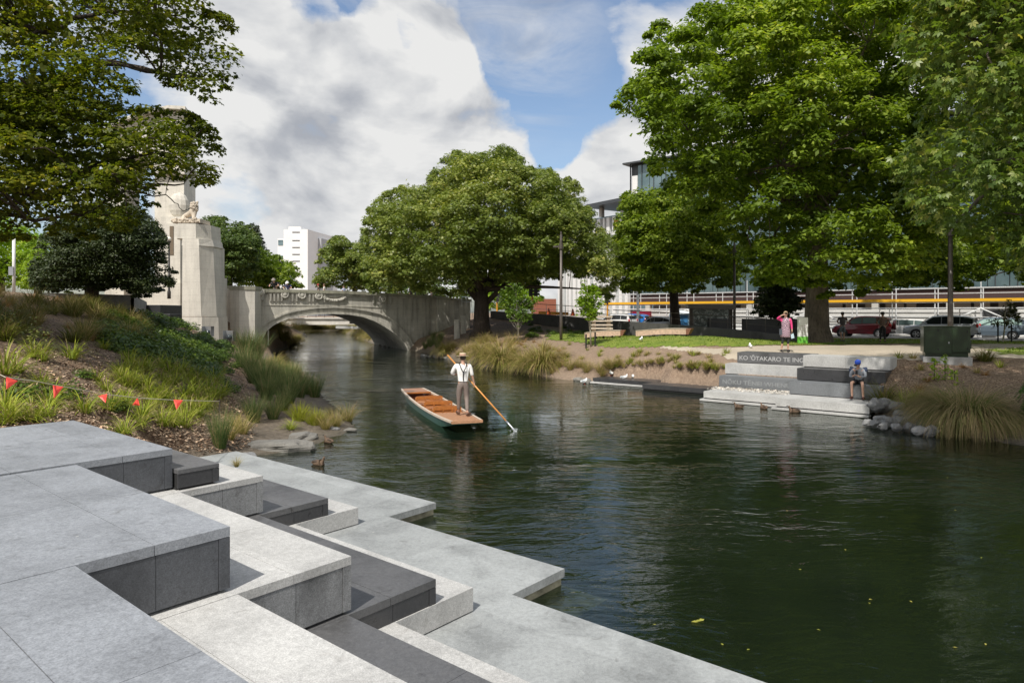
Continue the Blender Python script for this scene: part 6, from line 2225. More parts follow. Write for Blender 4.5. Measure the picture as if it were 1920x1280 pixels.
for px, py, pose, c, hc_, ht, lab, back in BP:
    s, _ = bpx(px, py, back)
    zt = CAMZ - (py - HY) / F * (bp(s, back, 0).y)
    p = bp(s, back, parz(s) - 1.0)
    sc_ = (zt - p.z) / 1.78
    k = stand() if pose == 'st' else stand(chest=(0, .12, 1.26), neck=(0, .26, 1.38), head0=(0, .33, 1.44), head1=(0, .36, 1.53), sR=(.2, .17, 1.33), sL=(-.2, .17, 1.33), eR=(.32, .25, 1.1), wR=(.24, .45, 1.06), hR=(.2, .5, 1.06), eL=(-.32, .25, 1.1), wL=(-.24, .45, 1.06), hL=(-.2, .5, 1.06), face=(0, 1, -.6))
    if pose != 'st': sc_ = (zt - p.z) / 1.66
    sc_ = min(1.15, max(.8, sc_))
    hm = (ht, cm('hat_cloth', hc_ or (.4, .03, .03)), None) if ht else None
    human(lab, k, [('shirt', TORSO + sleeves(.6), cm('bridge_top', c), 1.16), ('trousers', legs(1.9), cm('dark_trousers', (.06, .06, .07)), 1.15)], tuple(p), R(180) if pose != 'st' else R(random.uniform(60, 120)), sc_, dhair if random.random() < .7 else cm('brown_hair', (.12, .07, .04)), hm, 'people on the bridge', fingers=False)


# ------------------------------------------------------------------ lion statue, birds
m_lion = M_limestone('ochre_stained_stone', (.60, .52, .42), .1)
lp = at(358, 415, Yp + .9)
LI = thing('lion_statue', 'weathered stone lion crouching on top of the pylon, facing right', 'statue', tuple(lp))
b = lp
k_ = 1.0
vv_ = [Vector(q) * k_ for q in ((-.75, .3, .25), (-.45, .25, .42), (-.05, .1, .55), (.22, 0, .75), (.30, -.05, 1.0), (.36, -.25, 1.06), (.28, -.15, .35), (.34, -.35, .1), (.5, -.55, .06), (-.55, .05, .16), (-.25, -.2, .08), (-.7, .55, .15), (-.95, .3, .1))]
mb = skin_mesh('lion', vv_, [(0, 1), (1, 2), (2, 3), (3, 4), (4, 5), (3, 6), (6, 7), (7, 8), (0, 9), (9, 10), (0, 11), (0, 12)], [q * k_ for q in (.22, .25, .24, .27, .2, .12, .16, .1, .08, .16, .09, .12, .05)], 1)
for v in mb.v: v += b
for q in range(40):
    a = random.uniform(0, 6.28); e = random.uniform(-1, 1)
    mb.ball(b + Vector((.24 + .2 * math.cos(a), -.02 + .22 * math.sin(a) * .8, .95 + e * .32)) * 1.0 * 1.0 + Vector((0, 0, .1)), random.uniform(.07, .12), 6, 5)
mb.build('body', m_lion, LI, smooth=True)
mb = MB(); mb.box(b.x - 1.0, b.x + .95, b.y - .7, b.y + .9, b.z - .18, b.z + .09)
for q in range(26):
    mb.ball((b.x + random.uniform(-1.0, .9), b.y - .7, b.z + random.uniform(-.12, .12)), random.uniform(.06, .13), 6, 5, jit=.2)
mb.build('carved_base', m_lion, LI)


def bird(kind):
    duck = kind == 'duck'
    if duck:
        v = [(-.21, 0, .09), (-.1, 0, .07), (.04, 0, .06), (.13, 0, .09), (.18, 0, .19), (.21, 0, .26)]
        r = [.02, .075, .095, .07, .032, .037]
        c = cm('brown_duck_feathers', (.13, .085, .055)); w = cm('dark_wing_feathers', (.06, .042, .03)); bc = cm('dark_bill', (.05, .05, .045))
        bill = [(.24, 0, .255), (.27, 0, .245), (.30, 0, .24)]; br = [.018, .014, .01]
    else:
        v = [(-.17, 0, .13), (-.07, 0, .12), (.04, 0, .13), (.10, 0, .17), (.125, 0, .23), (.135, 0, .27)]
        r = [.015, .055, .07, .05, .03, .033]
        c = cm('white_gull_feathers', (.82, .82, .8)); w = cm('pale_grey_wing', (.45, .48, .5)); bc = cm('red_bill', (.5, .05, .02))
        bill = [(.16, 0, .265), (.19, 0, .258)]; br = [.011, .004]
    T = thing(kind if duck else 'gull', 'x', 'duck' if duck else 'gull')
    mb = skin_mesh('b', [Vector(q) for q in v], [(i, i + 1) for i in range(5)], r, 2, 2)
    mb.build('body', c, T, smooth=True, world=False)
    mb = MB()
    for s in (-1, 1):
        mb.ball((-.045, s * (.062 if duck else .045), .12 if duck else .15), (.115, .02, .035), 10, 7)
    mb.build('wing', w, T, smooth=True, world=False)
    mb = MB(); mb.tube(bill, br, 6); mb.build('bill', bc, T, world=False)
    if not duck:
        mb = MB()
        for s in (-1, 1): mb.tube([(.02, s * .025, .08), (.02, s * .025, 0), (.05, s * .025, 0)], .006, 5)
        mb.build('leg', bc, T, world=False)
    return T


D0 = bird('duck')
dl = [(596, 871, 0, 'brown duck swimming beside the near granite ledge', -20, .8), (617, 829, .02, 'duck dabbling at the tip of the sand spit', 150, .75), (1386, 764, 0, 'brown duck, leftmost of three swimming before the far steps', 175, .85),
      (1433, 766, 0, 'brown duck, middle one of three before the far steps', 110, .85), (1490, 773, 0, 'brown duck, rightmost of three before the far steps', 178, .95)]
for i, (px, py, z, lab, rz, s) in enumerate(dl):
    p = P(px, py, z); p.z = z - .02
    if i == 0:
        D0.location = p; D0.rotation_euler = (0, 0, R(rz)); D0.scale = (s,) * 3; D0['label'] = lab; D0['group'] = 'ducks on the river'
        base_d = D0
    else:
        dup(base_d, p, R(rz), lab, 'ducks on the river', s)
G0 = bird('gull')
gl_ = [(1407, 655, 1.66, 'white gull standing on the path edge above the carved block', 80), (1202, 642, None, 'white gull standing on the lawn before the long timber bench', 60), (1146, 705, .26, 'white gull standing on the left end of the dark ledge', 100),
       (1170, 710, .26, 'white gull crouching on the dark ledge between two standing gulls', 0), (1187, 708, .26, 'white gull standing on the dark ledge, right of the crouching one', 80), (1095, 721, .08, 'white gull on the waterline stones with wings raised', 30)]
for i, (px, py, z, lab, rz) in enumerate(gl_):
    p = P(px, py, z) if z is not None else G(px, py)
    s = 1.15
    if 'crouching' in lab: p.z -= .08
    if i == 0:
        G0.location = p; G0.rotation_euler = (0, 0, R(rz)); G0.scale = (s,) * 3; G0['label'] = lab; G0['group'] = 'gulls on the far bank'
    else:
        dup(G0, p, R(rz), lab, 'gulls on the far bank', s)

# ------------------------------------------------------------------ bunting
m_red = M_plain('fluorescent_red_flag', (.85, .08, .055), .5, var=.06)
m_str = M_plain('cream_string', (.6, .55, .42), .8)
pts = [at(-60, 672, 9.6), at(10, 707, 9.75), at(65, 714, 10.3), at(115, 724, 10.9), at(200, 739, 11.9), at(262, 746, 12.7), at(330, 750, 13.5), at(412, 752, 16.4)]
STR = thing('flag_string', 'cream string of red pennants strung low across the planted slope', 'bunting', tuple(pts[3]))
mb = MB(); mb.tube(pts, .007, 5); mb.build('string', m_str, STR)
for (a, b, c) in (((11, 706), (33, 714), (12, 730)), ((99, 722), (119, 725), (101, 747)), ((184, 742), (201, 738), (198, 755)), ((258, 745), (248, 759), (262, 760)), ((325, 749), (343, 750), (331, 768))):
    Yq = np.interp(a[0], [10, 115, 200, 262, 330], [9.75, 10.9, 11.9, 12.7, 13.5])
    mb = MB()
    A, B, C_ = at(*a, Yq), at(*b, Yq + .12), at(*c, Yq - .05)
    mid = (A + B + C_) / 3 + Vector((0, -.03, 0))
    th = Vector((0, .004, 0))
    mb.add([A, B, C_, mid, A + th, B + th, C_ + th, mid + th], [(0, 3, 1), (1, 3, 2), (2, 3, 0), (4, 5, 7), (5, 6, 7), (6, 4, 7), (0, 1, 5, 4), (1, 2, 6, 5), (2, 0, 4, 6)])
    mb.build('pennant', m_red, STR)
q = pts[-1]
mb = MB(); mb.tube([(q.x, q.y, h1(q.x, q.y) - .1), q + Vector((0, 0, .04))], .018, 6)
tag(mb.build('wooden_stake', [b_dark]), 'thin dark stake holding the end of the flag string', 'stake')

# ------------------------------------------------------------------ street furniture
m_pole = M_plain('brown_steel', (.10, .085, .075), .4, .3, world=True)


def lamp(label, base, toppx, Y, r, fit=True):
    g = h1(base.x, base.y)
    T = thing('street_lamp', label, 'street lamp', (base.x, base.y, g))
    zt = CAMZ - (toppx - HY) / F * base.y
    mb = MB(); mb.tube([(base.x, base.y, g - .2), (base.x, base.y, g + 1.2), (base.x, base.y, zt - .01)], [r, r, r * .75], 14); mb.build('pole', m_pole, T, smooth=True)
    if fit:
        mb = MB(); mb.tube([(base.x, base.y, zt - .9), (base.x, base.y, zt - .55)], r * 1.35, 12); mb.tube([(base.x, base.y, zt - .6), (base.x, base.y, zt + .2)], [r * .9, r * .5], 12)
        mb.box(base.x - .5, base.x - .02, base.y - .06, base.y + .06, zt - .8, zt - .7)
        mb.build('lamp_head', m_pole, T)
    return T


b0 = G(1052, 638)
lamp('tall brown pole rising from the bank in front of the wide chestnut', b0, 440, 0, .1)
p = at(1377, 625, 52)
lamp('tall dark pole beside the ramp wall and etched screen', p, 455, 0, .11)
p = at(1782, 640, 31)
lamp('tall steel pole standing behind the green cabinet', p, 405, 0, .115)
# white post at left edge
p = at(26, 560, 36)
T = thing('white_post', 'white painted post under the near maple at the left edge', 'post', (p.x, p.y, h1(p.x, p.y)))
zt = at(26, 445, 36).z
mb = MB(); mb.tube([(p.x, p.y, h1(p.x, p.y)), (p.x, p.y, zt)], .075, 12); mb.build('post', m_white, T, smooth=True)
mb = MB(); mb.box(p.x - .2, p.x + .05, p.y - .12, p.y - .08, at(26, 516, 36).z, at(26, 500, 36).z); mb.build('plate', m_gal, T)

# green utility cabinet on concrete plinth
m_cab = M_plain('dark_green_enamel', (.017, .034, .013), .35, var=.25, sc=3, coat=.2)
m_conc = M_granite('cast_concrete', (.42, .42, .41), .14, .15, .9)
crz = R(-24)
cpn = Vector(((1773 - CX) / F * 25.6, 25.6, 1.16))
mb = MB(); mb.box(-.78, .78, -.42, .5, -.3, .55, Matrix.Translation(cpn) @ Matrix.Rotation(crz, 4, 'Z'))
tag(mb.build('concrete_plinth', [m_conc], bevel=.015), 'pale concrete plinth under the dark green cabinet', 'plinth')
CAB = thing('utility_cabinet', 'dark green metal utility cabinet with padlocked doors on a concrete plinth', 'utility cabinet', (cpn.x, cpn.y, cpn.z + .552), crz)
mb = MB(); mb.box(-.70, .66, -.34, .42, 0, .16); mb.box(-.76, .72, -.40, .48, .16, 1.1); mb.box(-.78, .74, -.42, .5, 1.1, 1.135); mb.build('body', m_cab, CAB, world=False, bevel=.01)
mb = MB(); mb.box(-.73, .12, -.425, -.402, .12, 1.07); mb.build('door', m_cab, CAB, world=False, bevel=.006)
mb = MB(); mb.box(.15, .68, -.418, -.402, .2, 1.07); mb.build('door', m_cab, CAB, world=False, bevel=.006)
mb = MB(); mb.box(.02, .06, -.45, -.426, .50, .56); mb.build('padlock', m_gal, CAB, world=False)
mb = MB()
for x in (-.32,):
    for z in (.25, .95): mb.box(x, x + .05, -.44, -.426, z, z + .06)
for z in (.28, .9): mb.box(.6, .63, -.44, -.42, z, z + .09)
mb.build('hinge', m_joint, CAB, world=False)
mb = MB(); mb.box(.722, .80, -.1, .4, .3, .62); mb.build('side_box', m_cab, CAB, world=False, bevel=.006)

# white and green sign
sg = P(1505, 647, 1.66)
SG = thing('info_sign', 'upright information sign, white above and green below, by the oak trunk', 'sign', tuple(sg), R(8))
ztop = (647 - 595) / F * sg.y
mb = MB(); mb.box(-.26, .26, -.06, .06, .0, ztop * .31); mb.build('green_panel', M_plain('sign_green', (.16, .52, .06), .4, var=.04), SG, world=False)
mb = MB(); mb.box(-.26, .26, -.06, .06, ztop * .3105, ztop); mb.build('white_panel', m_white, SG, world=False)
m_motif = M_plain('grey_mauve_print', (.42, .33, .36), .6)
mb = MB()
for r_ in range(5):
    z = ztop * (.36 + r_ * .075)
    for s in (-1, 1):
        for k in range(2):
            x = s * (.03 + k * .07)
            mb.prism([(x, z), (x + s * .05, z + .05), (x + s * .05, z + .085), (x, z + .035)], -.064, -.0605, lambda x, y, z: Vector((x, z, y)))
mb.build('printed_motif', m_motif, SG, world=False)
mb = MB(); mb.box(-.5, .5, -.35, .35, -.05, .012); mb.build('base_plate', m_joint, SG, world=False)

# timber benches: curved slatted loungers
m_tim = M_plain('pale_weathered_timber', (.60, .42, .32), .7, var=.2, sc=8)
m_timt = M_plain('silvery_timber_top', (.50, .42, .34), .7, var=.2, sc=8)
m_tend = M_plain('reddish_timber_end', (.25, .11, .07), .7)


def bench(label, pxl, pxr, pyb, Yl, Yr, bow):
    a = at(pxl, pyb[0], Yl); b = at(pxr, pyb[1], Yr)
    za, zb = h1(a.x, a.y), h1(b.x, b.y)
    T = thing('timber_bench', label, 'bench', ((a.x + b.x) / 2, (a.y + b.y) / 2, (za + zb) / 2), 0, 'timber benches on the lawn')
    n = 14
    d = Vector((b.x - a.x, b.y - a.y, 0)); L = d.length; d.normalize(); nn = Vector((-d.y, d.x, 0))

    def q(t, w, z):
        off = bow * math.sin(math.pi * t)
        return Vector((a.x, a.y, za + (zb - za) * t)) + d * (L * t) + nn * (w + off) + Vector((0, 0, z + .05 * math.sin(math.pi * t)))
    mb = MB(); m2 = MB()
    for i in range(n):
        t0, t1 = i / n, (i + 1) / n
        mb.hexa([q(t0, .015, .13), q(t1, .015, .13), q(t1, .64, .13), q(t0, .64, .13), q(t0, 0, .42), q(t1, 0, .42), q(t1, .72, .42), q(t0, .72, .42)])
        for k in range(5):
            w0, w1 = -.02 + k * .152, -.02 + k * .152 + .14
            m2.hexa([q(t0, w0, .423), q(t1, w0, .423), q(t1, w1, .423), q(t0, w1, .423), q(t0, w0, .455), q(t1, w0, .455), q(t1, w1, .455), q(t0, w1, .455)])
    mb.build('bench_side', m_tim, T); m2.build('seat', m_timt, T)
    mb = MB()
    mb.hexa([q(1.0, .06, .13) + d * .003, q(1.0, .06, .13) + d * .12, q(1.0, .64, .13) + d * .12, q(1.0, .64, .13) + d * .003, q(1, 0, .455) + d * .003, q(1, 0, .455) + d * .28, q(1, .72, .455) + d * .28, q(1, .72, .455) + d * .003])
    mb.build('bench_end', m_tend, T)
    for t in (.08, .3, .5, .75, .97):
        for w_ in (.2, .5):
            mb = MB(); mb.tube([q(t, w_, -.08), q(t, w_, .13)], .03, 6); mb.build('leg', m_joint, T)


bench('long bowed timber bench on the lawn', 1192, 1286, (641, 645), 38.3, 37.0, .35)
bench('shorter timber bench behind the lime sapling', 1096, 1163, (640, 640), 41.2, 40.6, .15)
# stepped timber seat stack behind
STK = thing('timber_tier_seat', 'stepped stack of pale timber seats against the dark wall', 'tiered seat', tuple(at(1125, 630, 47)))
for k in range(5):
    z = 2.02 + k * .33
    p = at(1128, 600, 44.3 + k * .75)
    zz = CAMZ - ((628, 615, 608.5, 601, 593)[k] - HY) / F * p.y
    mb = MB(); wd = (1.0 if k else 1.15)
    mb.box(p.x - .75 * wd, p.x + .75 * wd, p.y, p.y + .55, zz - .08, zz + .03)
    mb.build('seat_board', m_timt, STK)
    mb = MB(); mb.box(p.x + .38, p.x + .62, p.y + .1, p.y + .5, 1.6, zz - .082); mb.box(p.x - .6, p.x - .4, p.y + .1, p.y + .5, 1.6, zz - .082); mb.build('support', m_tim, STK)

# dark walls, ramp with railings
m_wall = M_granite('dark_basalt_wall', (.10, .098, .095), .25, .4, .8)


def wallpx(name, label, pts, thick, mat, cat='wall', cap=None):
    """pts: (px, pytop, Y)"""
    mb = MB()
    for (p0, p1) in zip(pts, pts[1:]):
        a, b = at(*p0[:2], p0[2]), at(*p1[:2], p1[2])
        n_ = Vector((-(b.y - a.y), b.x - a.x, 0)).normalized() * thick
        za, zb = h1(a.x, a.y) - .4, h1(b.x, b.y) - .4
        mb.hexa([Vector((a.x, a.y, za)), Vector((b.x, b.y, zb)), Vector((b.x, b.y, zb)) + n_, Vector((a.x, a.y, za)) + n_, a, b, b + n_, a + n_])
    return tag(mb.build(name, mat), label, cat)


wallpx('ramp_wall', 'long low dark wall with a handrail rising left behind the lawn', [(1520, 632, 40.2), (1400, 619, 44), (1300, 611, 48), (1220, 605, 51.5), (1145, 600.5, 55)], .35, m_wall)
wallpx('retaining_wall', 'dark retaining wall behind the mulch under the wide chestnut', [(1142, 600, 55.2), (1060, 592, 57), (990, 587, 59), (925, 583, 61.5)], .4, m_wall)


def railing(label, pts, Hh, mids, mat, step, grp=None, r=.022):
    P0 = [at(*p[:2], p[2]) for p in pts]
    T = thing('handrail', label, 'handrail', tuple(P0[0]), 0, grp)
    mb = MB(); mb.tube([p + Vector((0, 0, Hh)) for p in P0], r * 1.3, 6)
    mb.build('top_rail', mat, T)
    for m in mids:
        mb = MB(); mb.tube([p + Vector((0, 0, Hh * m)) for p in P0], r * .7, 5); mb.build('mid_rail', mat, T)
    L = 0
    for a, b in zip(P0, P0[1:]):
        n = max(1, round((b - a).length / step))
        for i in range(n):
            q = a.lerp(b, i / n)
            mb = MB(); mb.tube([q, q + Vector((0, 0, Hh))], r, 5); mb.build('upright', mat, T)
    return T


railing('grey handrail along the top of the ramp wall', [(1512, 630, 40.4), (1400, 618.5, 44.2), (1300, 610.5, 48.2), (1220, 604.5, 51.7), (1150, 600, 55.2)], .82, [.5], m_pole, 1.7)
railing('thin handrail on the retaining wall below the traffic signals', [(1142, 600, 55.4), (1060, 592, 57.2), (990, 587, 59.2), (925, 583, 61.7)], .85, [.5], m_gal, 1.9)
railing('pale metal rail joining the bridge end', [(866, 575, 62.5), (893, 576, 61)], .9, [.5], m_gal, .8)
mb = MB()
pts_ = [(1398, 597.5, 47), (1500, 599, 44.5)]
a, b = at(*pts_[0]), at(*pts_[1])
mb.hexa([Vector((a.x, a.y, 1.4)), Vector((b.x, b.y, 1.4)), Vector((b.x, b.y + .8, 1.4)), Vector((a.x, a.y + .8, 1.4)), a, b, b + Vector((0, .8, 0)), a + Vector((0, .8, 0))])
c = at(1514, 600, 44.4)
mb.tube([Vector((c.x - .35, c.y + .4, 1.3)), Vector((c.x - .35, c.y + .4, 1.9)), Vector((c.x - .2, c.y + .4, c.z))], [.3, .45, .6], 14)
tag(mb.build('basalt_wall', g_dark2), 'taller black stone wall with rounded end behind the woman in pink', 'wall')
mb = MB(); a, b = at(1332, 597, 50), at(1371, 598, 49)
mb.hexa([Vector((a.x, a.y, 1.4)), Vector((b.x, b.y, 1.4)), Vector((b.x, b.y + .8, 1.4)), Vector((a.x, a.y + .8, 1.4)), a, b, b + Vector((0, .8, 0)), a + Vector((0, .8, 0))])
tag(mb.build('basalt_block', g_dark2), 'short black stone block behind the rail left of the dark pole', 'wall')

# etched screen
SCR = thing('etched_screen', 'grey green etched glass screen in a dark frame behind the ramp rail', 'screen', tuple(at(1331, 615, 51)))
a, b = at(1296, 570, 51.5), at(1370, 571, 50)
mgl, nt_, b_ = nmat('etched_glass')
co_ = coords(nt_)
nz = noise(nt_, scl(nt_, co_, (1, 1, 2.2)), 1.6, 3, .5, 2.2)
nt_.links.new(ramp(nt_, nz, [(.44, (.06, .075, .07)), (.53, (.10, .12, .115)), (.57, (.42, .45, .44)), (.61, (.10, .12, .11))]), b_.inputs['Base Color']); b_.inputs['Roughness'].default_value = .2
mb = MB()
mb.hexa([Vector((a.x, a.y, 1.6)), Vector((b.x, b.y, 1.6)), Vector((b.x, b.y + .05, 1.6)), Vector((a.x, a.y + .05, 1.6)), a - Vector((0, 0, .35)), b - Vector((0, 0, .35)), b + Vector((0, .05, -.35)), a + Vector((0, .05, -.35))])
mb.build('glass_panel', mgl, SCR)
mb = MB()
for q in (a, b):
    mb.box(q.x - .13, q.x + .13, q.y - .06, q.y + .1, 1.5, q.z - .351)
mb.hexa([a + Vector((-.3, -.3, -.35)), b + Vector((.3, -.3, -.35)), b + Vector((.3, .5, -.35)), a + Vector((-.3, .5, -.35)), a + Vector((-.3, -.3, 0)), b + Vector((.3, -.3, 0)), b + Vector((.3, .5, 0)), a + Vector((-.3, .5, 0))])
mb.build('frame', m_pole, SCR)
# ------------------------------------------------------------------ cars
m_tyre = M_plain('tyre_rubber', (.015, .015, .015), .8)
m_rim = M_plain('alloy_rim', (.55, .56, .58), .3, .7)
m_cgl = M_plain('car_window_glass', (.10, .14, .135), .06, var=.3, sc=1.5)
m_cgd = M_plain('dark_window_glass', (.015, .018, .02), .05)
m_hl = M_plain('headlamp_glass', (.65, .68, .7), .1)
m_tl = M_plain('tail_lamp_red', (.45, .02, .02), .2)
m_trim = M_plain('black_plastic_trim', (.02, .02, .022), .6)


def car(label, loc, L, paint, kind='suv', glass=None, rz=R(140), stuffz=1.361, spare=False, Hh=None):
    glass = glass or m_cgl
    T = thing('parked_car', label, 'car', (loc.x, loc.y, stuffz), rz, 'cars along the road')
    hw_ = .9
    if kind == 'suv':
        prof = [(-.5, .45, .98), (-.47, .36, 1.08), (-.3, .28, 1.12), (0, .28, 1.08), (.2, .28, 1.05), (.27, .3, 1.02), (.40, .3, .95), (.47, .34, .86), (.5, .42, .72)]
        roof = [(-.485, 1.1), (-.44, 1.55), (-.33, 1.68), (-.05, 1.72), (.10, 1.66), (.27, 1.04)]
    elif kind == 'hatch':
        prof = [(-.5, .4, .85), (-.47, .3, .98), (-.3, .24, .98), (0, .24, .93), (.2, .24, .92), (.28, .26, .9), (.42, .28, .78), (.48, .32, .7), (.5, .4, .6)]
        roof = [(-.49, .95), (-.42, 1.3), (-.25, 1.45), (0, 1.48), (.1, 1.42), (.32, .9)]
    else:
        prof = [(-.5, .42, .88), (-.47, .32, .96), (-.3, .25, .96), (0, .25, .93), (.2, .25, .92), (.26, .27, .9), (.42, .28, .8), (.48, .32, .72), (.5, .4, .6)]
        roof = [(-.492, .96), (-.44, 1.38), (-.3, 1.46), (0, 1.48), (.08, 1.42), (.27, .92)]
    k = (Hh / max(r[1] for r in roof)) if Hh else 1.0
    # body
    mb = MB(); vs, fs = [], []
    # subdivide and shape
    st = []
    for (a, b) in zip(prof, prof[1:]):
        for t in (0, .5):
            st.append(tuple(a[i] + (b[i] - a[i]) * t for i in range(3)))
    st.append(prof[-1])
    for x, zb, zt in st:
        e = abs(x) / .5
        w = hw_ * (1 - .16 * e ** 6)
        zb *= k; zt *= k
        zm = zb + (zt - zb) * .45
        vs += [(x * L, -w * .93, zb), (x * L, -w, zm), (x * L, -w * .97, zt - .07), (x * L, -w * .86, zt), (x * L, w * .86, zt), (x * L, w * .97, zt - .07), (x * L, w, zm), (x * L, w * .93, zb)]
    n = len(st)
    for i in range(n - 1):
        for j in range(8):
            fs.append((i * 8 + j, i * 8 + 8 + j, i * 8 + 8 + (j + 1) % 8, i * 8 + (j + 1) % 8))
    fs += [tuple(range(8)), tuple(range((n - 1) * 8, n * 8))[::-1]]
    mb.add(vs, fs)
    # greenhouse shell (roof and pillars)
    vs, fs = [], []
    zbelt = lambda x: np.interp(x, [p[0] for p in prof], [p[2] for p in prof]) * k - .02
    rr = []
    for (a, b) in zip(roof, roof[1:]):
        rr += [a, ((a[0] + b[0]) / 2, (a[1] + b[1]) / 2 + .012)]
    rr.append(roof[-1])
    for x, z in rr:
        z = z * k
        zb_ = zbelt(x); h_ = max(0, z - zb_)
        w0, w1 = hw_ * .90, hw_ * (.90 - .22 * min(1, h_ / .6))
        vs += [(x * L, -w0, zb_), (x * L, -w1 - .02, z - .05 * min(1, h_ * 3)), (x * L, -w1 * .8, z), (x * L, w1 * .8, z), (x * L, w1 + .02, z - .05 * min(1, h_ * 3)), (x * L, w0, zb_)]
    n = len(rr)
    for i in range(n - 1):
        for j in range(5):
            fs.append((i * 6 + j, i * 6 + 6 + j, i * 6 + 6 + j + 1, i * 6 + j + 1))
    fs += [tuple(range(6)), tuple(range((n - 1) * 6, n * 6))[::-1]]
    mb.add(vs, fs)
    mb.build('body', paint, T, smooth=False, world=False, bevel=.02)
    # side windows
    segs = [(-.43, -.27), (-.26, -.03), (-.02, .19)]
    rz_ = lambda x: np.interp(x, [p[0] for p in roof], [p[1] for p in roof]) * k
    for s in (-1, 1):
        for (x0, x1) in segs:
            def ptz(x, f):
                zb_ = zbelt(x) + .05; zt_ = rz_(x) - .10
                if zt_ < zb_ + .03: zt_ = zb_ + .03
                z = zb_ + (zt_ - zb_) * f
                hh_ = max(.05, rz_(x) - zbelt(x))
                w = hw_ * (.90 - .22 * min(1, hh_ / .6) * (z - zbelt(x)) / hh_) + .012 + (.0 if f < .5 else .012)
                return Vector((x * L, s * w, z))
            mb = MB()
            N_ = 4
            for i in range(N_):
                a, b = x0 + (x1 - x0) * i / N_, x0 + (x1 - x0) * (i + 1) / N_
                mb.add([ptz(a, 0), ptz(b, 0), ptz(b, 1), ptz(a, 1)], [(0, 1, 2, 3) if s < 0 else (3, 2, 1, 0)])
            mb.build('window', glass, T, world=False)
    # windscreen and rear glass
    for nm, (xa, za), (xb, zb_) in (('windscreen', roof[-2], roof[-1]), ('rear_window', roof[1], roof[0])):
        sg_ = 1 if nm == 'windscreen' else -1
        a0, a1 = Vector(((xa + .25 * (xb - xa)) * L, 0, (za + .14 * (zb_ - za)) * k)), Vector(((xa + .9 * (xb - xa)) * L, 0, (za + .86 * (zb_ - za)) * k))
        o_ = Vector((sg_ * .025, 0, .02))
        mb = MB(); mb.add([a0 + o_ + Vector((0, -.6, 0)), a0 + o_ + Vector((0, .6, 0)), a1 + o_ + Vector((0, .72, 0)), a1 + o_ + Vector((0, -.72, 0))], [(0, 1, 2, 3)])
        mb.build(nm, glass, T, world=False)
    rw = .36 if kind == 'suv' else .31
    for x in (-.31, .31):
        for s in (-1, 1):
            M_ = Matrix.Translation((x * L, s * (hw_ - .10), rw)) @ Matrix.Rotation(R(-90 * s), 4, 'X')
            mb = MB(); mb.lathe([(rw * .62, -.1), (rw * .97, -.1), (rw, -.06), (rw, .1), (rw * .95, .13), (rw * .64, .135)], 22, M_)
            mb.lathe([(rw * 1.13, -.08), (rw * 1.13, .095), (rw * .9, .096)], 22, M_)
            w_ = mb.build('wheel', m_tyre, T, world=False)
            mb = MB(); mb.lathe([(rw * .63, .1), (rw * .63, .14), (rw * .57, .142), (rw * .54, .11), (.02, .11)], 20, M_)
            for q in range(5):
                a = q * 2 * math.pi / 5
                mb.box(0, rw * .57, -.035, .035, .111, .145, M_ @ Matrix.Rotation(a, 4, 'Z'))
            mb.build('rim', m_rim, w_, world=False)
    for s in (-1, 1):
        mb = MB(); z = prof[-2][2] * k - .1; mb.ball((.465 * L, s * .68, z), (.12, .16, .09), 8, 6); mb.build('headlight', m_hl, T, world=False)
        mb = MB(); z = prof[0][2] * k; mb.ball((-.487 * L, s * .76, z + .02), (.09, .1, .16), 8, 6); mb.build('tail_light', m_tl, T, world=False)
        mb = MB(); mb.ball((.17 * L, s * 1.0, zbelt(.17) + .1), (.08, .09, .07), 8, 6); mb.build('wing_mirror', paint, T, world=False)
    mb = MB(); mb.box(.485 * L, .5 * L + .02, -.6, .6, .35 * k, .55 * k); mb.box(-.5 * L - .03, -.485 * L, -.75, .75, .36 * k, .5 * k); mb.build('bumper', m_trim, T, world=False)
    if spare:
        mb = MB(); mb.lathe([(.03, 0), (.33, .0), (.36, .04), (.36, .2), (.32, .23), (.02, .24)], 18, Matrix.Translation((-.5 * L - .02, 0, 1.0)) @ Matrix.Rotation(R(-90), 4, 'Y')); mb.build('spare_wheel', paint, T, world=False)
    if kind == 'suv' and not spare:
        mb = MB()
        for s in (-1, 1): mb.tube([(-.4 * L, s * .62, 1.68 * k), (-.38 * L, s * .62, 1.75 * k), (.05 * L, s * .62, 1.77 * k), (.07 * L, s * .62, 1.70 * k)], .02, 6)
        mb.build('roof_rail', m_trim, T, world=False)
    return T


def onu(px, u):
    k = (px - CX) / F
    Y = u / (C5 * k + S5)
    return Vector((k * Y, Y, 0))


red = M_plain('dark_red_car_paint', (.17, .010, .018), .25, var=.08, coat=.7)
sil = M_plain('silver_car_paint', (.40, .42, .44), .3, .35, var=.05, coat=.5)
wht = M_plain('white_car_paint', (.68, .68, .67), .3, var=.03, coat=.5)
gbl = M_plain('grey_blue_car_paint', (.13, .17, .21), .3, .2, var=.05, coat=.5)
blu = M_plain('bright_blue_car_paint', (.02, .16, .48), .3, var=.05, coat=.5)
car('dark red compact SUV with rear spare wheel parked behind the two walking men', (onu(1562, 60.6) + onu(1677, 60.6)) / 2, 4.35, red, 'suv', None, spare=True)
car('silver SUV with roof rails parked behind the steel pole and green cabinet', (onu(1697, 60.6) + onu(1836, 60.6)) / 2, 4.85, sil, 'suv', m_cgd, Hh=1.78)
car('white estate car parked between the red and silver SUVs', (onu(1640, 64.4) + onu(1733, 64.4)) / 2, 4.6, wht, 'estate')
car('grey blue estate car behind the rear of the silver SUV', (onu(1792, 63.6) + onu(1877, 63.6)) / 2 + Vector((.6, -.5, 0)), 4.6, gbl, 'estate', M_plain('pale_reflecting_glass', (.35, .48, .44), .1), Hh=1.62)
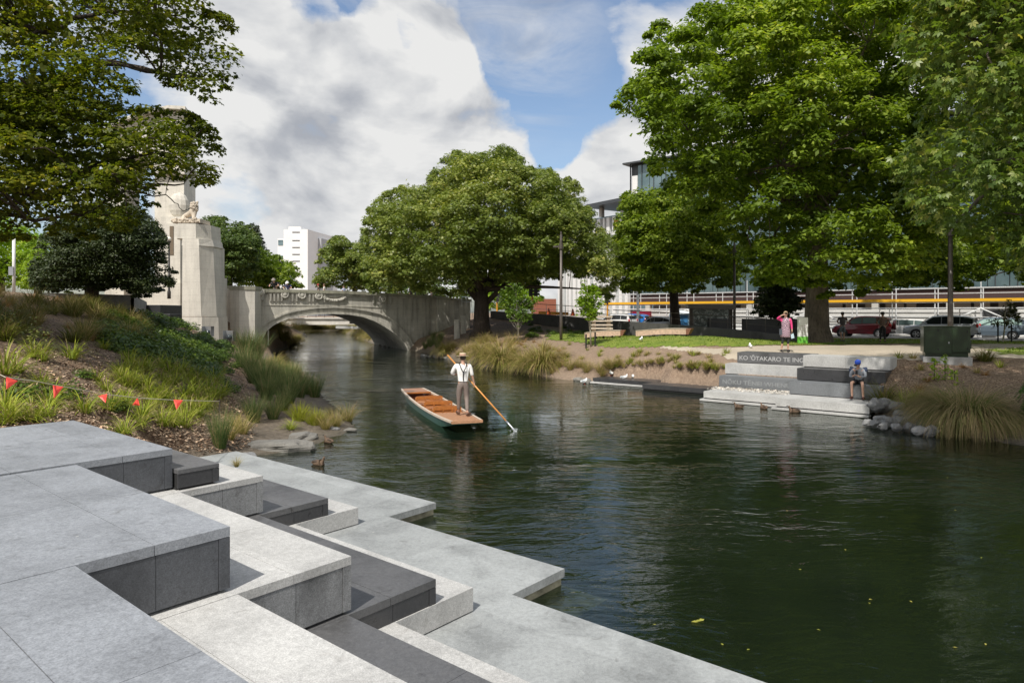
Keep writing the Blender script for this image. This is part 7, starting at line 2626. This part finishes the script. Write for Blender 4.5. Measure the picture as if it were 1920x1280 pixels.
car('silver hatchback behind the ramp wall next to the tree trunk', onu(1232, 59.5), 3.9, sil, 'hatch', m_cgd, stuffz=1.50)
car('bright blue hatchback behind the dark wall', onu(1187, 62.5), 3.8, blu, 'hatch', m_cgd, stuffz=1.75)
car('pale estate car behind the timber seat stack', onu(1152, 59.5), 4.4, wht, 'estate', m_cgd, stuffz=1.70)

# red and blue site boxes
p = onu(1204, 64.8)
mb = MB(); mb.box(p.x - 1.0, p.x + 1.0, p.y, p.y + 1.5, 1.36, at(1200, 583, p.y).z)
for k in range(9): mb.box(p.x - 1.01 + k * .24, p.x - .93 + k * .24, p.y - .03, p.y - .002, 1.4, at(1200, 583.5, p.y).z - .05)
tag(mb.build('site_container', [M_plain('crimson_panel', (.26, .01, .035), .5)]), 'crimson corrugated site box between the blue and silver hatchbacks', 'container')
p = onu(1278, 62.6)
PT = thing('portable_toilet', 'pale blue portable toilet behind the ramp rail', 'portable toilet', (p.x, p.y, 1.36))
mb = MB(); zt = at(1278, 584, p.y).z; mb.box(p.x - .95, p.x + .95, p.y, p.y + 1.2, 1.36, zt - .25); mb.build('cabin', M_plain('pale_blue_plastic', (.25, .42, .55), .4), PT)
mb = MB(); mb.lathe([(1.34, 0), (1.0, .22), (.1, .4)], 4, Matrix.Translation((p.x, p.y + .6, zt - .249)) @ Matrix.Rotation(R(45), 4, 'Z')); mb.build('roof', M_plain('white_plastic', (.6, .65, .68), .4), PT)
mb = MB(); mb.box(p.x - .1, p.x + .6, p.y - .04, p.y - .002, 1.5, zt - .4); mb.build('door', M_plain('blue_plastic', (.05, .20, .42), .4), PT)

# ------------------------------------------------------------------ scaffold along the street
U0 = 65.8
m_scaf = M_plain('galvanised_tube', (.78, .78, .78), .4, .3)
m_orng = M_plain('orange_yellow_plank', (.80, .43, .02), .5, var=.05)
m_hoard = M_plain('grey_corrugated_hoarding', (.58, .57, .55), .6, var=.1, sc=1)
vL, vR = 41.5, -22.0      # from the left end to past the right edge
SCF = thing('street_scaffold', 'long grey scaffold with an orange plank running along the street front', 'scaffold', tuple(W(U0, 10, 1.36)), R(50))
poles = np.arange(vR, vL, 3.15)


def wt(mb, u0, v0, z0, u1, v1, z1, r=.035, n=5):
    mb.tube([W(u0, v0, z0), W(u1, v1, z1)], r, n)


for i, v in enumerate(poles):
    mb = MB(); wt(mb, U0, v, 1.36, U0, v, 6.5 if i % 2 else 5.4, .045)
    wt(mb, U0 + 1.6, v, 1.36, U0 + 1.6, v, 5.4, .045)
    mb.build('standard', m_scaf, SCF)
for z, r in ((5.35, .05), (4.92, .035), (3.72, .05), (4.18, .03), (3.0, .03), (2.2, .03)):
    mb = MB(); wt(mb, U0 - .06, vR, z, U0 - .06, vL, z, r); mb.build('ledger', m_scaf, SCF)
mb = MB()
mb.prism([(U0 - .16, vR), (U0 - .12, vR), (U0 - .12, vL), (U0 - .16, vL)], 4.26, 4.49, W); mb.build('toe_board', m_orng, SCF)
mb = MB(); mb.prism([(U0 - .11, vR), (U0 + .35, vR), (U0 + .35, vL), (U0 - .11, vL)], 4.19, 4.255, W); mb.build('platform', m_timt, SCF)
for v in poles[1::4]:
    mb = MB(); wt(mb, U0 - .1, v, 3.7, U0 - 1.2, v + 3.6, 1.9, .05); wt(mb, U0 - .1, v, 3.7, U0 - 1.2, v - 3.6, 1.9, .05); mb.build('brace', m_white, SCF)
# hoarding of stacked grey barriers
HO = thing('site_hoarding', 'long grey corrugated hoarding behind the parked cars', 'hoarding', tuple(W(U0 + 2.2, 10, 1.36)), R(50))
k = 0
v = vR
while v < vL - 9:
    mb = MB()
    mb.prism([(U0 + 1.9, v + .04), (U0 + 2.1, v + .04), (U0 + 2.1, v + 5.96), (U0 + 1.9, v + 5.96)], 1.36, 3.62, W)
    for z in (1.5, 1.9, 2.3, 2.7, 3.1, 3.5):
        mb.prism([(U0 + 1.8, v + .04), (U0 + 1.898, v + .04), (U0 + 1.898, v + 5.96), (U0 + 1.8, v + 5.96)], z - .13, z + .06, W)
    mb.build('panel', m_hoard, HO)
    v += 6
mb = MB(); mb.prism([(U0 + 1.2, vR), (U0 + 1.7, vR), (U0 + 1.7, vL - 9), (U0 + 1.2, vL - 9)], 1.36, 2.15, W)
tag(mb.build('road_barrier', [m_white]), 'low white road barrier running along the foot of the hoarding', 'barrier')
q = onu(1862, U0 + 1.4)
mb = MB(); mb.box(q.x - 1.3, q.x + 1.3, q.y - .8, q.y - .7, 1.9, 3.6)
tag(mb.build('dark_board', [g_dark2]), 'dark board hung on the hoarding behind the young right tree', 'board')

# ------------------------------------------------------------------ glass office block
m_fac, nt_, b_ = nmat('blue_green_curtain_glass')
co_ = coords(nt_, False)
n_ = noise(nt_, co_, .35, 3, .5)
nt_.links.new(ramp(nt_, n_, [(.35, (.10, .16, .175)), (.65, (.20, .28, .30))]), b_.inputs['Base Color'])
b_.inputs['Roughness'].default_value = .06; b_.inputs['Specular IOR Level'].default_value = .9; b_.inputs['Metallic'].default_value = .35
m_mull = M_plain('dark_mullion', (.07, .075, .08), .4, .3)
m_bcon = M_plain('pale_building_concrete', (.45, .44, .41), .8, var=.1, sc=1)
m_maroon = M_plain('maroon_steel', (.06, .032, .030), .6)
OFF = thing('office_building', 'glass fronted office block behind the right hand trees', 'building', tuple(W(76, 10, 1.36)), R(50))
UB, vBL, vBR = 74.6, 43.2, -40.0
q = onu(1181, UB); vBL = UV(q.x, q.y)[1]
ZT = 21.9
mb = MB(); mb.prism([(UB + .3, vBR), (UB + 18, vBR), (UB + 18, vBL - .1), (UB + .3, vBL - .1)], 5.6, ZT - .2, W); mb.build('core', m_mull, OFF)
mb = MB(); mb.prism([(UB - .8, vBR - .5), (UB + 18.5, vBR - .5), (UB + 18.5, vBL + .6), (UB - .8, vBL + .6)], ZT - .198, ZT, W); mb.build('roof_slab', m_mull, OFF)
# facade of tall window bays; each bay one window, pattern of panes in it
v = vBL - 1.1; i = 0
floors = [5.6, 9.6, 13.6, 17.6, ZT - .21]
while v > vBR + 1.6:
    for z0, z1 in zip(floors, floors[1:]):
        if z0 > 10 and v < 8: continue
        mb = MB()
        mb.prism([(UB + .1, v - 1.55), (UB + .28, v - 1.55), (UB + .28, v), (UB + .1, v)], z0 + .1, z1 - .1, W)
        mb.build('window', m_fac, OFF)
    v -= 1.62; i += 1
    mb = None
mb = MB()
v = vBL
while v > vBR:
    mb.prism([(UB, v - .06), (UB + .26, v - .06), (UB + .26, v), (UB, v)], 5.6, ZT - .2, W); v -= 1.62
for z in floors[:-1]:
    mb.prism([(UB + .03, vBR), (UB + .24, vBR), (UB + .24, vBL), (UB + .03, vBL)], z - .08, z + .08, W)
mb.build('mullions', m_mull, OFF)
mb = MB(); mb.prism([(UB + .2, vBR), (UB + 1.0, vBR), (UB + 1.0, vBL), (UB + .2, vBL)], 4.6, 5.5, W); mb.build('fascia', m_maroon, OFF)
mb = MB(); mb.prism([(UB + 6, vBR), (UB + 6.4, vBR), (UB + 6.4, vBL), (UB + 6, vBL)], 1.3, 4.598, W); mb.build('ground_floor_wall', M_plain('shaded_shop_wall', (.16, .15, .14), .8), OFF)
for k in range(12):
    v = vBL - 2 - k * 6.3
    mb = MB(); mb.prism([(UB + .3, v - .6), (UB + .9, v - .6), (UB + .9, v), (UB + .3, v)], 1.3, 4.598, W); mb.build('column', m_bcon, OFF)
mb = MB(); mb.prism([(UB + .02, vBL - 1.05), (UB + .3, vBL - 1.05), (UB + .3, vBL - .3), (UB + .02, vBL - .3)], 15.5, ZT - 1.6, W); mb.build('white_blind', m_white, OFF)
# bright shop fronts glimpsed under the scaffold
mb = MB()
random.seed(21)
for k in range(34):
    v = vBL - 3 - k * 1.9
    if random.random() < .8:
        w_ = random.uniform(.7, 1.7)
        mb = MB(); mb.prism([(UB + 4, v - w_), (UB + 4.1, v - w_), (UB + 4.1, v), (UB + 4, v)], 2.6, 4.3, W)
        mb.build('shop_front', m_bcon, OFF)

# second office with overhanging roof and white fins
PAV = thing('finned_building', 'pale building with vertical white fins and an overhanging roof behind the wide chestnut', 'building', (14, 112, 1.4))
a, b = at(1046, 586, 118), at(1172, 586, 104)
d = Vector((b.x - a.x, b.y - a.y, 0)); L = d.length; d.normalize(); nn = Vector((-d.y, d.x, 0))


def fb(mb, s0, s1, t0, t1, z0, z1, mi=0):
    o_ = Vector((a.x, a.y, 0))
    mb.hexa([o_ + d * s0 + nn * t0 + Vector((0, 0, z0)), o_ + d * s1 + nn * t0 + Vector((0, 0, z0)), o_ + d * s1 + nn * t1 + Vector((0, 0, z0)), o_ + d * s0 + nn * t1 + Vector((0, 0, z0)),
             o_ + d * s0 + nn * t0 + Vector((0, 0, z1)), o_ + d * s1 + nn * t0 + Vector((0, 0, z1)), o_ + d * s1 + nn * t1 + Vector((0, 0, z1)), o_ + d * s0 + nn * t1 + Vector((0, 0, z1))], mi)


mb = MB(); fb(mb, 0, L, .6, 14, 1.5, 18.6); mb.build('body', m_fac, PAV)
random.seed(22)
s = 0
while s < L:
    w_ = random.uniform(.25, .8)
    mb = MB(); fb(mb, s, s + w_, 0, .58, 3.2, 18.3); mb.build('fin', m_white, PAV)
    s += w_ + random.uniform(.35, .8)
mb = MB(); fb(mb, L - 7, L + 2.5, -2, 12, 20.0, 20.5); mb.build('roof', m_mull, PAV)
mb = MB(); fb(mb, L - 1.0, L - .4, 0, .6, 18.6, 19.99); fb(mb, L - 6, L - 5.4, 0, .6, 18.6, 19.99); mb.build('roof_post', m_bcon, PAV)
mb = MB(); fb(mb, L - 2.4, L - 1.6, -.1, -.002, 16.6, 17.8); mb.build('red_banner', M_plain('orange_red_panel', (.5, .09, .03), .6), PAV)
mb = MB(); fb(mb, 0, L, -.1, .3, 1.4, 3.15); mb.build('plinth', m_bcon, PAV)
p = at(1020, 560, 112)
mb = MB(); mb.box(p.x - 1.6, p.x + 2, p.y, p.y + 5, 1.5, 5.6)
BK = thing('brick_building', 'small red brick building glimpsed behind the traffic signal', 'building', (p.x, p.y, 1.5))
mb.build('wall', M_plain('red_brick', (.25, .09, .055), .85), BK)

# white tower
TW = thing('white_tower', 'white tower block with a column of small dark slot windows above the bridge', 'building', tuple(at(560, 586, 260)))
m_tw = M_plain('bright_white_render', (.80, .80, .80), .7, var=.03, sc=.3)
m_tg = M_plain('shaded_tower_side', (.42, .43, .45), .7, var=.05, sc=.3)  # side shade put into the colour: greyer version of the white render
Yt = 260.0


def tb(px0, px1, py0, py1, Y0, Y1, nm, mat):
    mb = MB(); a_, b_ = at(px0, py1, Y0), at(px1, py0, Y0)
    mb.box(a_.x, b_.x, Y0, Y1, a_.z, b_.z); return mb.build(nm, mat, TW)


a_, b_ = at(532, 586, Yt), at(577, 430, Yt)
dd = Vector((3.6, 30, 0))
mb = MB(); mb.hexa([Vector((a_.x, Yt, 0)), Vector((b_.x, Yt, 0)), Vector((b_.x, Yt, 0)) + dd, Vector((a_.x, Yt, 0)) + dd, Vector((a_.x, Yt, b_.z)), Vector((b_.x, Yt, b_.z)), Vector((b_.x, Yt, b_.z)) + dd, Vector((a_.x, Yt, b_.z)) + dd]); mb.build('tower_body', m_tw, TW)
tb(541, 564, 425, 430, Yt + .5, Yt + 12, 'roof_box', m_tw)
tb(520.5, 532, 447, 590, Yt + 2, Yt + 20, 'side_wing', m_tw)
for y0, y1 in ((450, 460), (479, 486)):
    w_ = tb(521.5, 530.5, y0, y1, Yt + 1.85, Yt + 1.99, 'window', m_fac)
for py in (435.5, 451, 464, 477, 489.7, 502.7, 515.5):
    tb(548, 562, py - .9, py + .9, Yt - .08, Yt - .01, 'slot_window', m_mull)
a2 = at(582, 586, Yt + 10)
mb = MB(); o2 = Vector((a2.x + .4, Yt + 10, 0)); w2 = Vector((4.0, -.4, 0)); zt2 = at(590, 447, Yt + 10).z
mb.hexa([o2, o2 + w2, o2 + w2 + dd * .4, o2 + dd * .4, o2 + Vector((0, 0, zt2)), o2 + w2 + Vector((0, 0, zt2)), o2 + w2 + dd * .4 + Vector((0, 0, zt2)), o2 + dd * .4 + Vector((0, 0, zt2))]); mb.build('stair_tower', m_tg, TW)
for k in range(7):
    z = zt2 - 3 - k * 4.2
    mb = MB(); mb.hexa([o2 + w2 * .55 + Vector((0, -.12, z - 1.6)), o2 + w2 * .68 + Vector((0, -.12, z - 1.6)), o2 + w2 * .68 + Vector((0, .3, z - 1.6)), o2 + w2 * .55 + Vector((0, .3, z - 1.6)),
                        o2 + w2 * .55 + Vector((0, -.12, z + 1.2)), o2 + w2 * .68 + Vector((0, -.12, z + 1.2)), o2 + w2 * .68 + Vector((0, .3, z + 1.2)), o2 + w2 * .55 + Vector((0, .3, z + 1.2))]); mb.build('window', m_fac, TW)
tb(596.5, 601.5, 449, 590, Yt + 22, Yt + 34, 'rear_wing', m_mull)

# ------------------------------------------------------------------ traffic signals, barriers by the bridge
m_sorg = M_plain('signal_yellow', (.65, .30, .03), .5)


def signal(label, px, pyt, pyb, Y, heads):
    t, b = at(px, pyt, Y), at(px, pyb, Y)
    T = thing('traffic_signal', label, 'traffic light', tuple(b), 0, 'traffic signals beyond the bank')
    mb = MB(); mb.tube([Vector((b.x, b.y, b.z - .6)), Vector((b.x, b.y, t.z - 1.0))], .09, 8); mb.build('post', m_sorg, T)
    for dx in heads:
        mb = MB(); mb.box(b.x + dx - .17, b.x + dx + .17, b.y - .2, b.y + .1, t.z - 1.0, t.z)
        for k in range(3): mb.tube([Vector((b.x + dx + .17, b.y - .05, t.z - .2 - k * .3)), Vector((b.x + dx + .38, b.y - .05, t.z - .2 - k * .3))], [.1, .12], 8)
        mb.build('signal_head', m_trim, T)
    return T


signal('traffic signal on an orange post nearest the chestnut trunk', 932, 548, 580, 70, [.1])
signal('double headed traffic signal on an orange post behind the pale sapling', 998, 536, 583, 66, [-.15, .35])
signal('traffic signal with orange post beside the bright lime sapling', 1139, 550, 592, 68, [-.1])
p0, p1 = at(1010, 589, 64), at(1066, 591, 62)
mb = MB(); mb.hexa([Vector((p0.x, p0.y, p0.z)), Vector((p1.x, p1.y, p1.z)), Vector((p1.x, p1.y + .3, p1.z)), Vector((p0.x, p0.y + .3, p0.z)), Vector((p0.x, p0.y, p0.z + .28)), Vector((p1.x, p1.y, p1.z + .28)), Vector((p1.x, p1.y + .3, p1.z + .28)), Vector((p0.x, p0.y + .3, p0.z + .28))])
tag(mb.build('orange_barrier', [m_sorg]), 'low orange plastic barrier on the road behind the dark wall', 'barrier')
for i, (px, py, lab) in enumerate(((1029, 589, 'orange traffic cone in front of the orange barrier'), (1074, 590, 'orange traffic cone at the right end of the orange barrier'))):
    p = at(px, py + 2, 61)
    mb = MB(); mb.lathe([(.3, 0), (.3, .04), (.2, .05), (.05, .62), (.01, .63)], 12, Matrix.Translation(p)); tag(mb.build('traffic_cone', [M_plain('cone_orange', (.75, .13, .02), .5)]), lab, 'traffic cone')
p = at(1142, 585, 67)
mb = MB(); mb.tube([(p.x + 3.2, p.y + 2, 1.4), (p.x + 3.2, p.y + 2, 8)], .14, 8)
tag(mb.build('grey_pole', [m_gal]), 'pale grey pole rising behind the blue hatchback', 'pole')

# ------------------------------------------------------------------ sky, sun, camera
SUN = Vector((-.145, -.345, .5)).normalized()
el = math.asin(SUN.z)
world = bpy.data.worlds.new('World'); SC.world = world; world.use_nodes = True
nt = world.node_tree
bg = nt.nodes['Background']
sky = N(nt, 'ShaderNodeTexSky'); sky.sky_type = 'NISHITA'; sky.sun_disc = False; sky.sun_elevation = el
sky.sun_rotation = math.atan2(SUN.x, SUN.y)
sky.air_density = 1.0; sky.dust_density = 1.6; sky.ozone_density = 1.3
STR_ = .145
bg.inputs['Strength'].default_value = STR_
tcn = N(nt, 'ShaderNodeTexCoord'); D = tcn.outputs['Generated']
sp = N(nt, 'ShaderNodeSeparateXYZ'); nt.links.new(D, sp.inputs[0])
zc = mth(nt, 'ADD', mth(nt, 'MAXIMUM', sp.outputs['Z'], 0.0), .22)
cx_ = mth(nt, 'DIVIDE', sp.outputs['X'], zc); cy_ = mth(nt, 'DIVIDE', sp.outputs['Y'], zc)
cb = N(nt, 'ShaderNodeCombineXYZ'); nt.links.new(cx_, cb.inputs[0]); nt.links.new(cy_, cb.inputs[1]); nt.links.new(mth(nt, 'MULTIPLY', sp.outputs['Z'], 1.5), cb.inputs[2])


def vdir(px, py):
    v = Vector(((px - CX) / F, 1, -(py - HY) / F)); return v.normalized()


# wobble the direction so that cloud banks get ragged edges
wn1 = noise(nt, D, 3.6, 7, .56, 0, 'Color')
vm = N(nt, 'ShaderNodeVectorMath', operation='MULTIPLY_ADD'); nt.links.new(wn1, vm.inputs[0]); vm.inputs[1].default_value = (.20, .20, .22)
vs_ = N(nt, 'ShaderNodeVectorMath', operation='SUBTRACT'); nt.links.new(D, vs_.inputs[0]); vs_.inputs[1].default_value = (.10, .10, .11); nt.links.new(vs_.outputs[0], vm.inputs[2])
nd = N(nt, 'ShaderNodeVectorMath', operation='NORMALIZE'); nt.links.new(vm.outputs[0], nd.inputs[0]); DW = nd.outputs[0]


def blob(px, py, r0, r1, w, src=None):
    dn = N(nt, 'ShaderNodeVectorMath', operation='DOT_PRODUCT'); nt.links.new(src or DW, dn.inputs[0]); dn.inputs[1].default_value = vdir(px, py)
    mr = N(nt, 'ShaderNodeMapRange'); mr.interpolation_type = 'SMOOTHSTEP'
    nt.links.new(dn.outputs['Value'], mr.inputs[0])
    mr.inputs[1].default_value = math.cos(R(r1)); mr.inputs[2].default_value = math.cos(R(r0)); mr.inputs[3].default_value = 0; mr.inputs[4].default_value = w
    return mr.outputs[0]


BL_ = [(560, 200, 7, 11, 1.25), (430, 60, 6, 11, 1.15), (700, 320, 8, 12, 1.2), (800, 170, 3.5, 6.8, 1.15), (880, 300, 4, 7.5, 1.1), (560, 400, 8, 13, 1.15), (1180, 340, 3, 6.5, 1.2), (1130, 290, 1, 4, 1.0), (1300, 200, 3, 9, 1.0),
       (250, 150, 6, 14, .7), (1500, 200, 7, 18, 1.0), (760, 60, 1, 3.5, .85), (1080, 440, 4, 8, .9), (640, 500, 8, 14, 1.1), (470, 330, 4, 9, 1.0)]
cov = None
for b_ in BL_:
    o_ = blob(*b_)
    cov = o_ if cov is None else mth(nt, 'MAXIMUM', cov, o_)
for g_ in ((1060, 170, 2, 6.5, .9), (585, 5, 1.0, 3.6, .9), (470, 395, .5, 3.4, .45), (655, 45, .3, 2.2, .7), (740, 95, .2, 1.8, .5), (1040, 275, .5, 2.6, .8), (250, 195, 1, 4, .5), (980, 80, 2, 5, .4)):
    cov = mth(nt, 'SUBTRACT', cov, blob(*g_))
DS_ = scl(nt, D, (1, 1, 1.9))
gen = noise(nt, cb.outputs[0], 1.15, 8, .56, .25)
gen2 = noise(nt, DS_, 5.2, 10, .57, .35)
back = mth(nt, 'MULTIPLY', ramp(nt, sp.outputs['Y'], [(.25, 1.0), (.55, 0.0)]), .85)
dens = mth(nt, 'ADD', cov, back)
dens = mth(nt, 'ADD', dens, mth(nt, 'MULTIPLY', mth(nt, 'SUBTRACT', gen2, .5), 2.6))
dens = mth(nt, 'ADD', dens, mth(nt, 'MULTIPLY', mth(nt, 'SUBTRACT', gen, .52), .9))
mask = ramp(nt, dens, [(.30, 0.0), (.5, .45), (.85, 1.0)])
# thin high veil
veil = noise(nt, scl(nt, D, (1, 1, 2.6)), 3.2, 9, .62, 1.2)
vmask = mth(nt, 'MULTIPLY', ramp(nt, veil, [(.46, 0.0), (.72, .75)]), mth(nt, 'ADD', blob(880, 0, 4, 13, 1.0, D), .12), clamp=True)
mask = mth(nt, 'MAXIMUM', mask, vmask)
up_ = N(nt, 'ShaderNodeVectorMath', operation='ADD'); nt.links.new(DS_, up_.inputs[0]); up_.inputs[1].default_value = (-.02, 0, .085)
gu = noise(nt, up_.outputs[0], 5.2, 6, .52, .35)
gl2 = noise(nt, DS_, 5.2, 6, .52, .35)
lit = mth(nt, 'MULTIPLY_ADD', mth(nt, 'SUBTRACT', gl2, gu), 3.3, .92)
big = noise(nt, DS_, 2.1, 4, .5)
lit = mth(nt, 'ADD', lit, mth(nt, 'MULTIPLY', mth(nt, 'SUBTRACT', big, .5), .8))
grey = None
for b_ in ((565, 165, 0, 5, .24), (500, 130, 0, 5, .15), (450, 235, 0, 4, .3), (560, 310, 0, 5, .3), (680, 290, 0, 3.5, .22), (600, 390, 0, 6, .32), (900, 10, 0, 6, .15), (860, 330, 0, 4, .12)):
    o_ = blob(*b_)
    grey = o_ if grey is None else mth(nt, 'ADD', grey, o_)
lit = mth(nt, 'SUBTRACT', lit, grey, clamp=True)
ccol = ramp(nt, lit, [(.0, (2.6, 2.75, 3.05)), (.3, (3.15, 3.27, 3.5)), (.6, (4.1, 4.18, 4.3)), (1.0, (5.3, 5.3, 5.25))])
CS = N(nt, 'ShaderNodeVectorMath', operation='MULTIPLY'); nt.links.new(ccol, CS.inputs[0]); CS.inputs[1].default_value = (1, 1, 1)
skyc = mixc(nt, sky.outputs[0], (1.0, 1.0, 1.0), 1.0, 'MULTIPLY')
fin = mixc(nt, skyc, CS.outputs[0], mask)
nt.links.new(fin, bg.inputs['Color'])
sl = bpy.data.lights.new('sun', 'SUN'); sl.energy = 4.2; sl.angle = R(.53); sl.color = (1.0, .955, .88)
so = bpy.data.objects.new('sun', sl); COL.objects.link(so)
so.rotation_euler = SUN.to_track_quat('Z', 'Y').to_euler()
cam = bpy.data.cameras.new('camera'); cam.lens = 24.0; cam.sensor_width = 36.0; cam.shift_y = -54.0 / 1920
cam.clip_end = 6000; cam.clip_start = .1
co = bpy.data.objects.new('camera', cam); COL.objects.link(co); co.location = (0, 0, CAMZ); co.rotation_euler = (R(90), 0, 0)
SC.camera = co
SC.view_settings.view_transform = 'Standard'; SC.view_settings.look = 'None'; SC.view_settings.exposure = .1; SC.view_settings.gamma = 1
SC.cycles.max_bounces = 8; SC.cycles.transparent_max_bounces = 16
SC.cycles.use_denoising = True
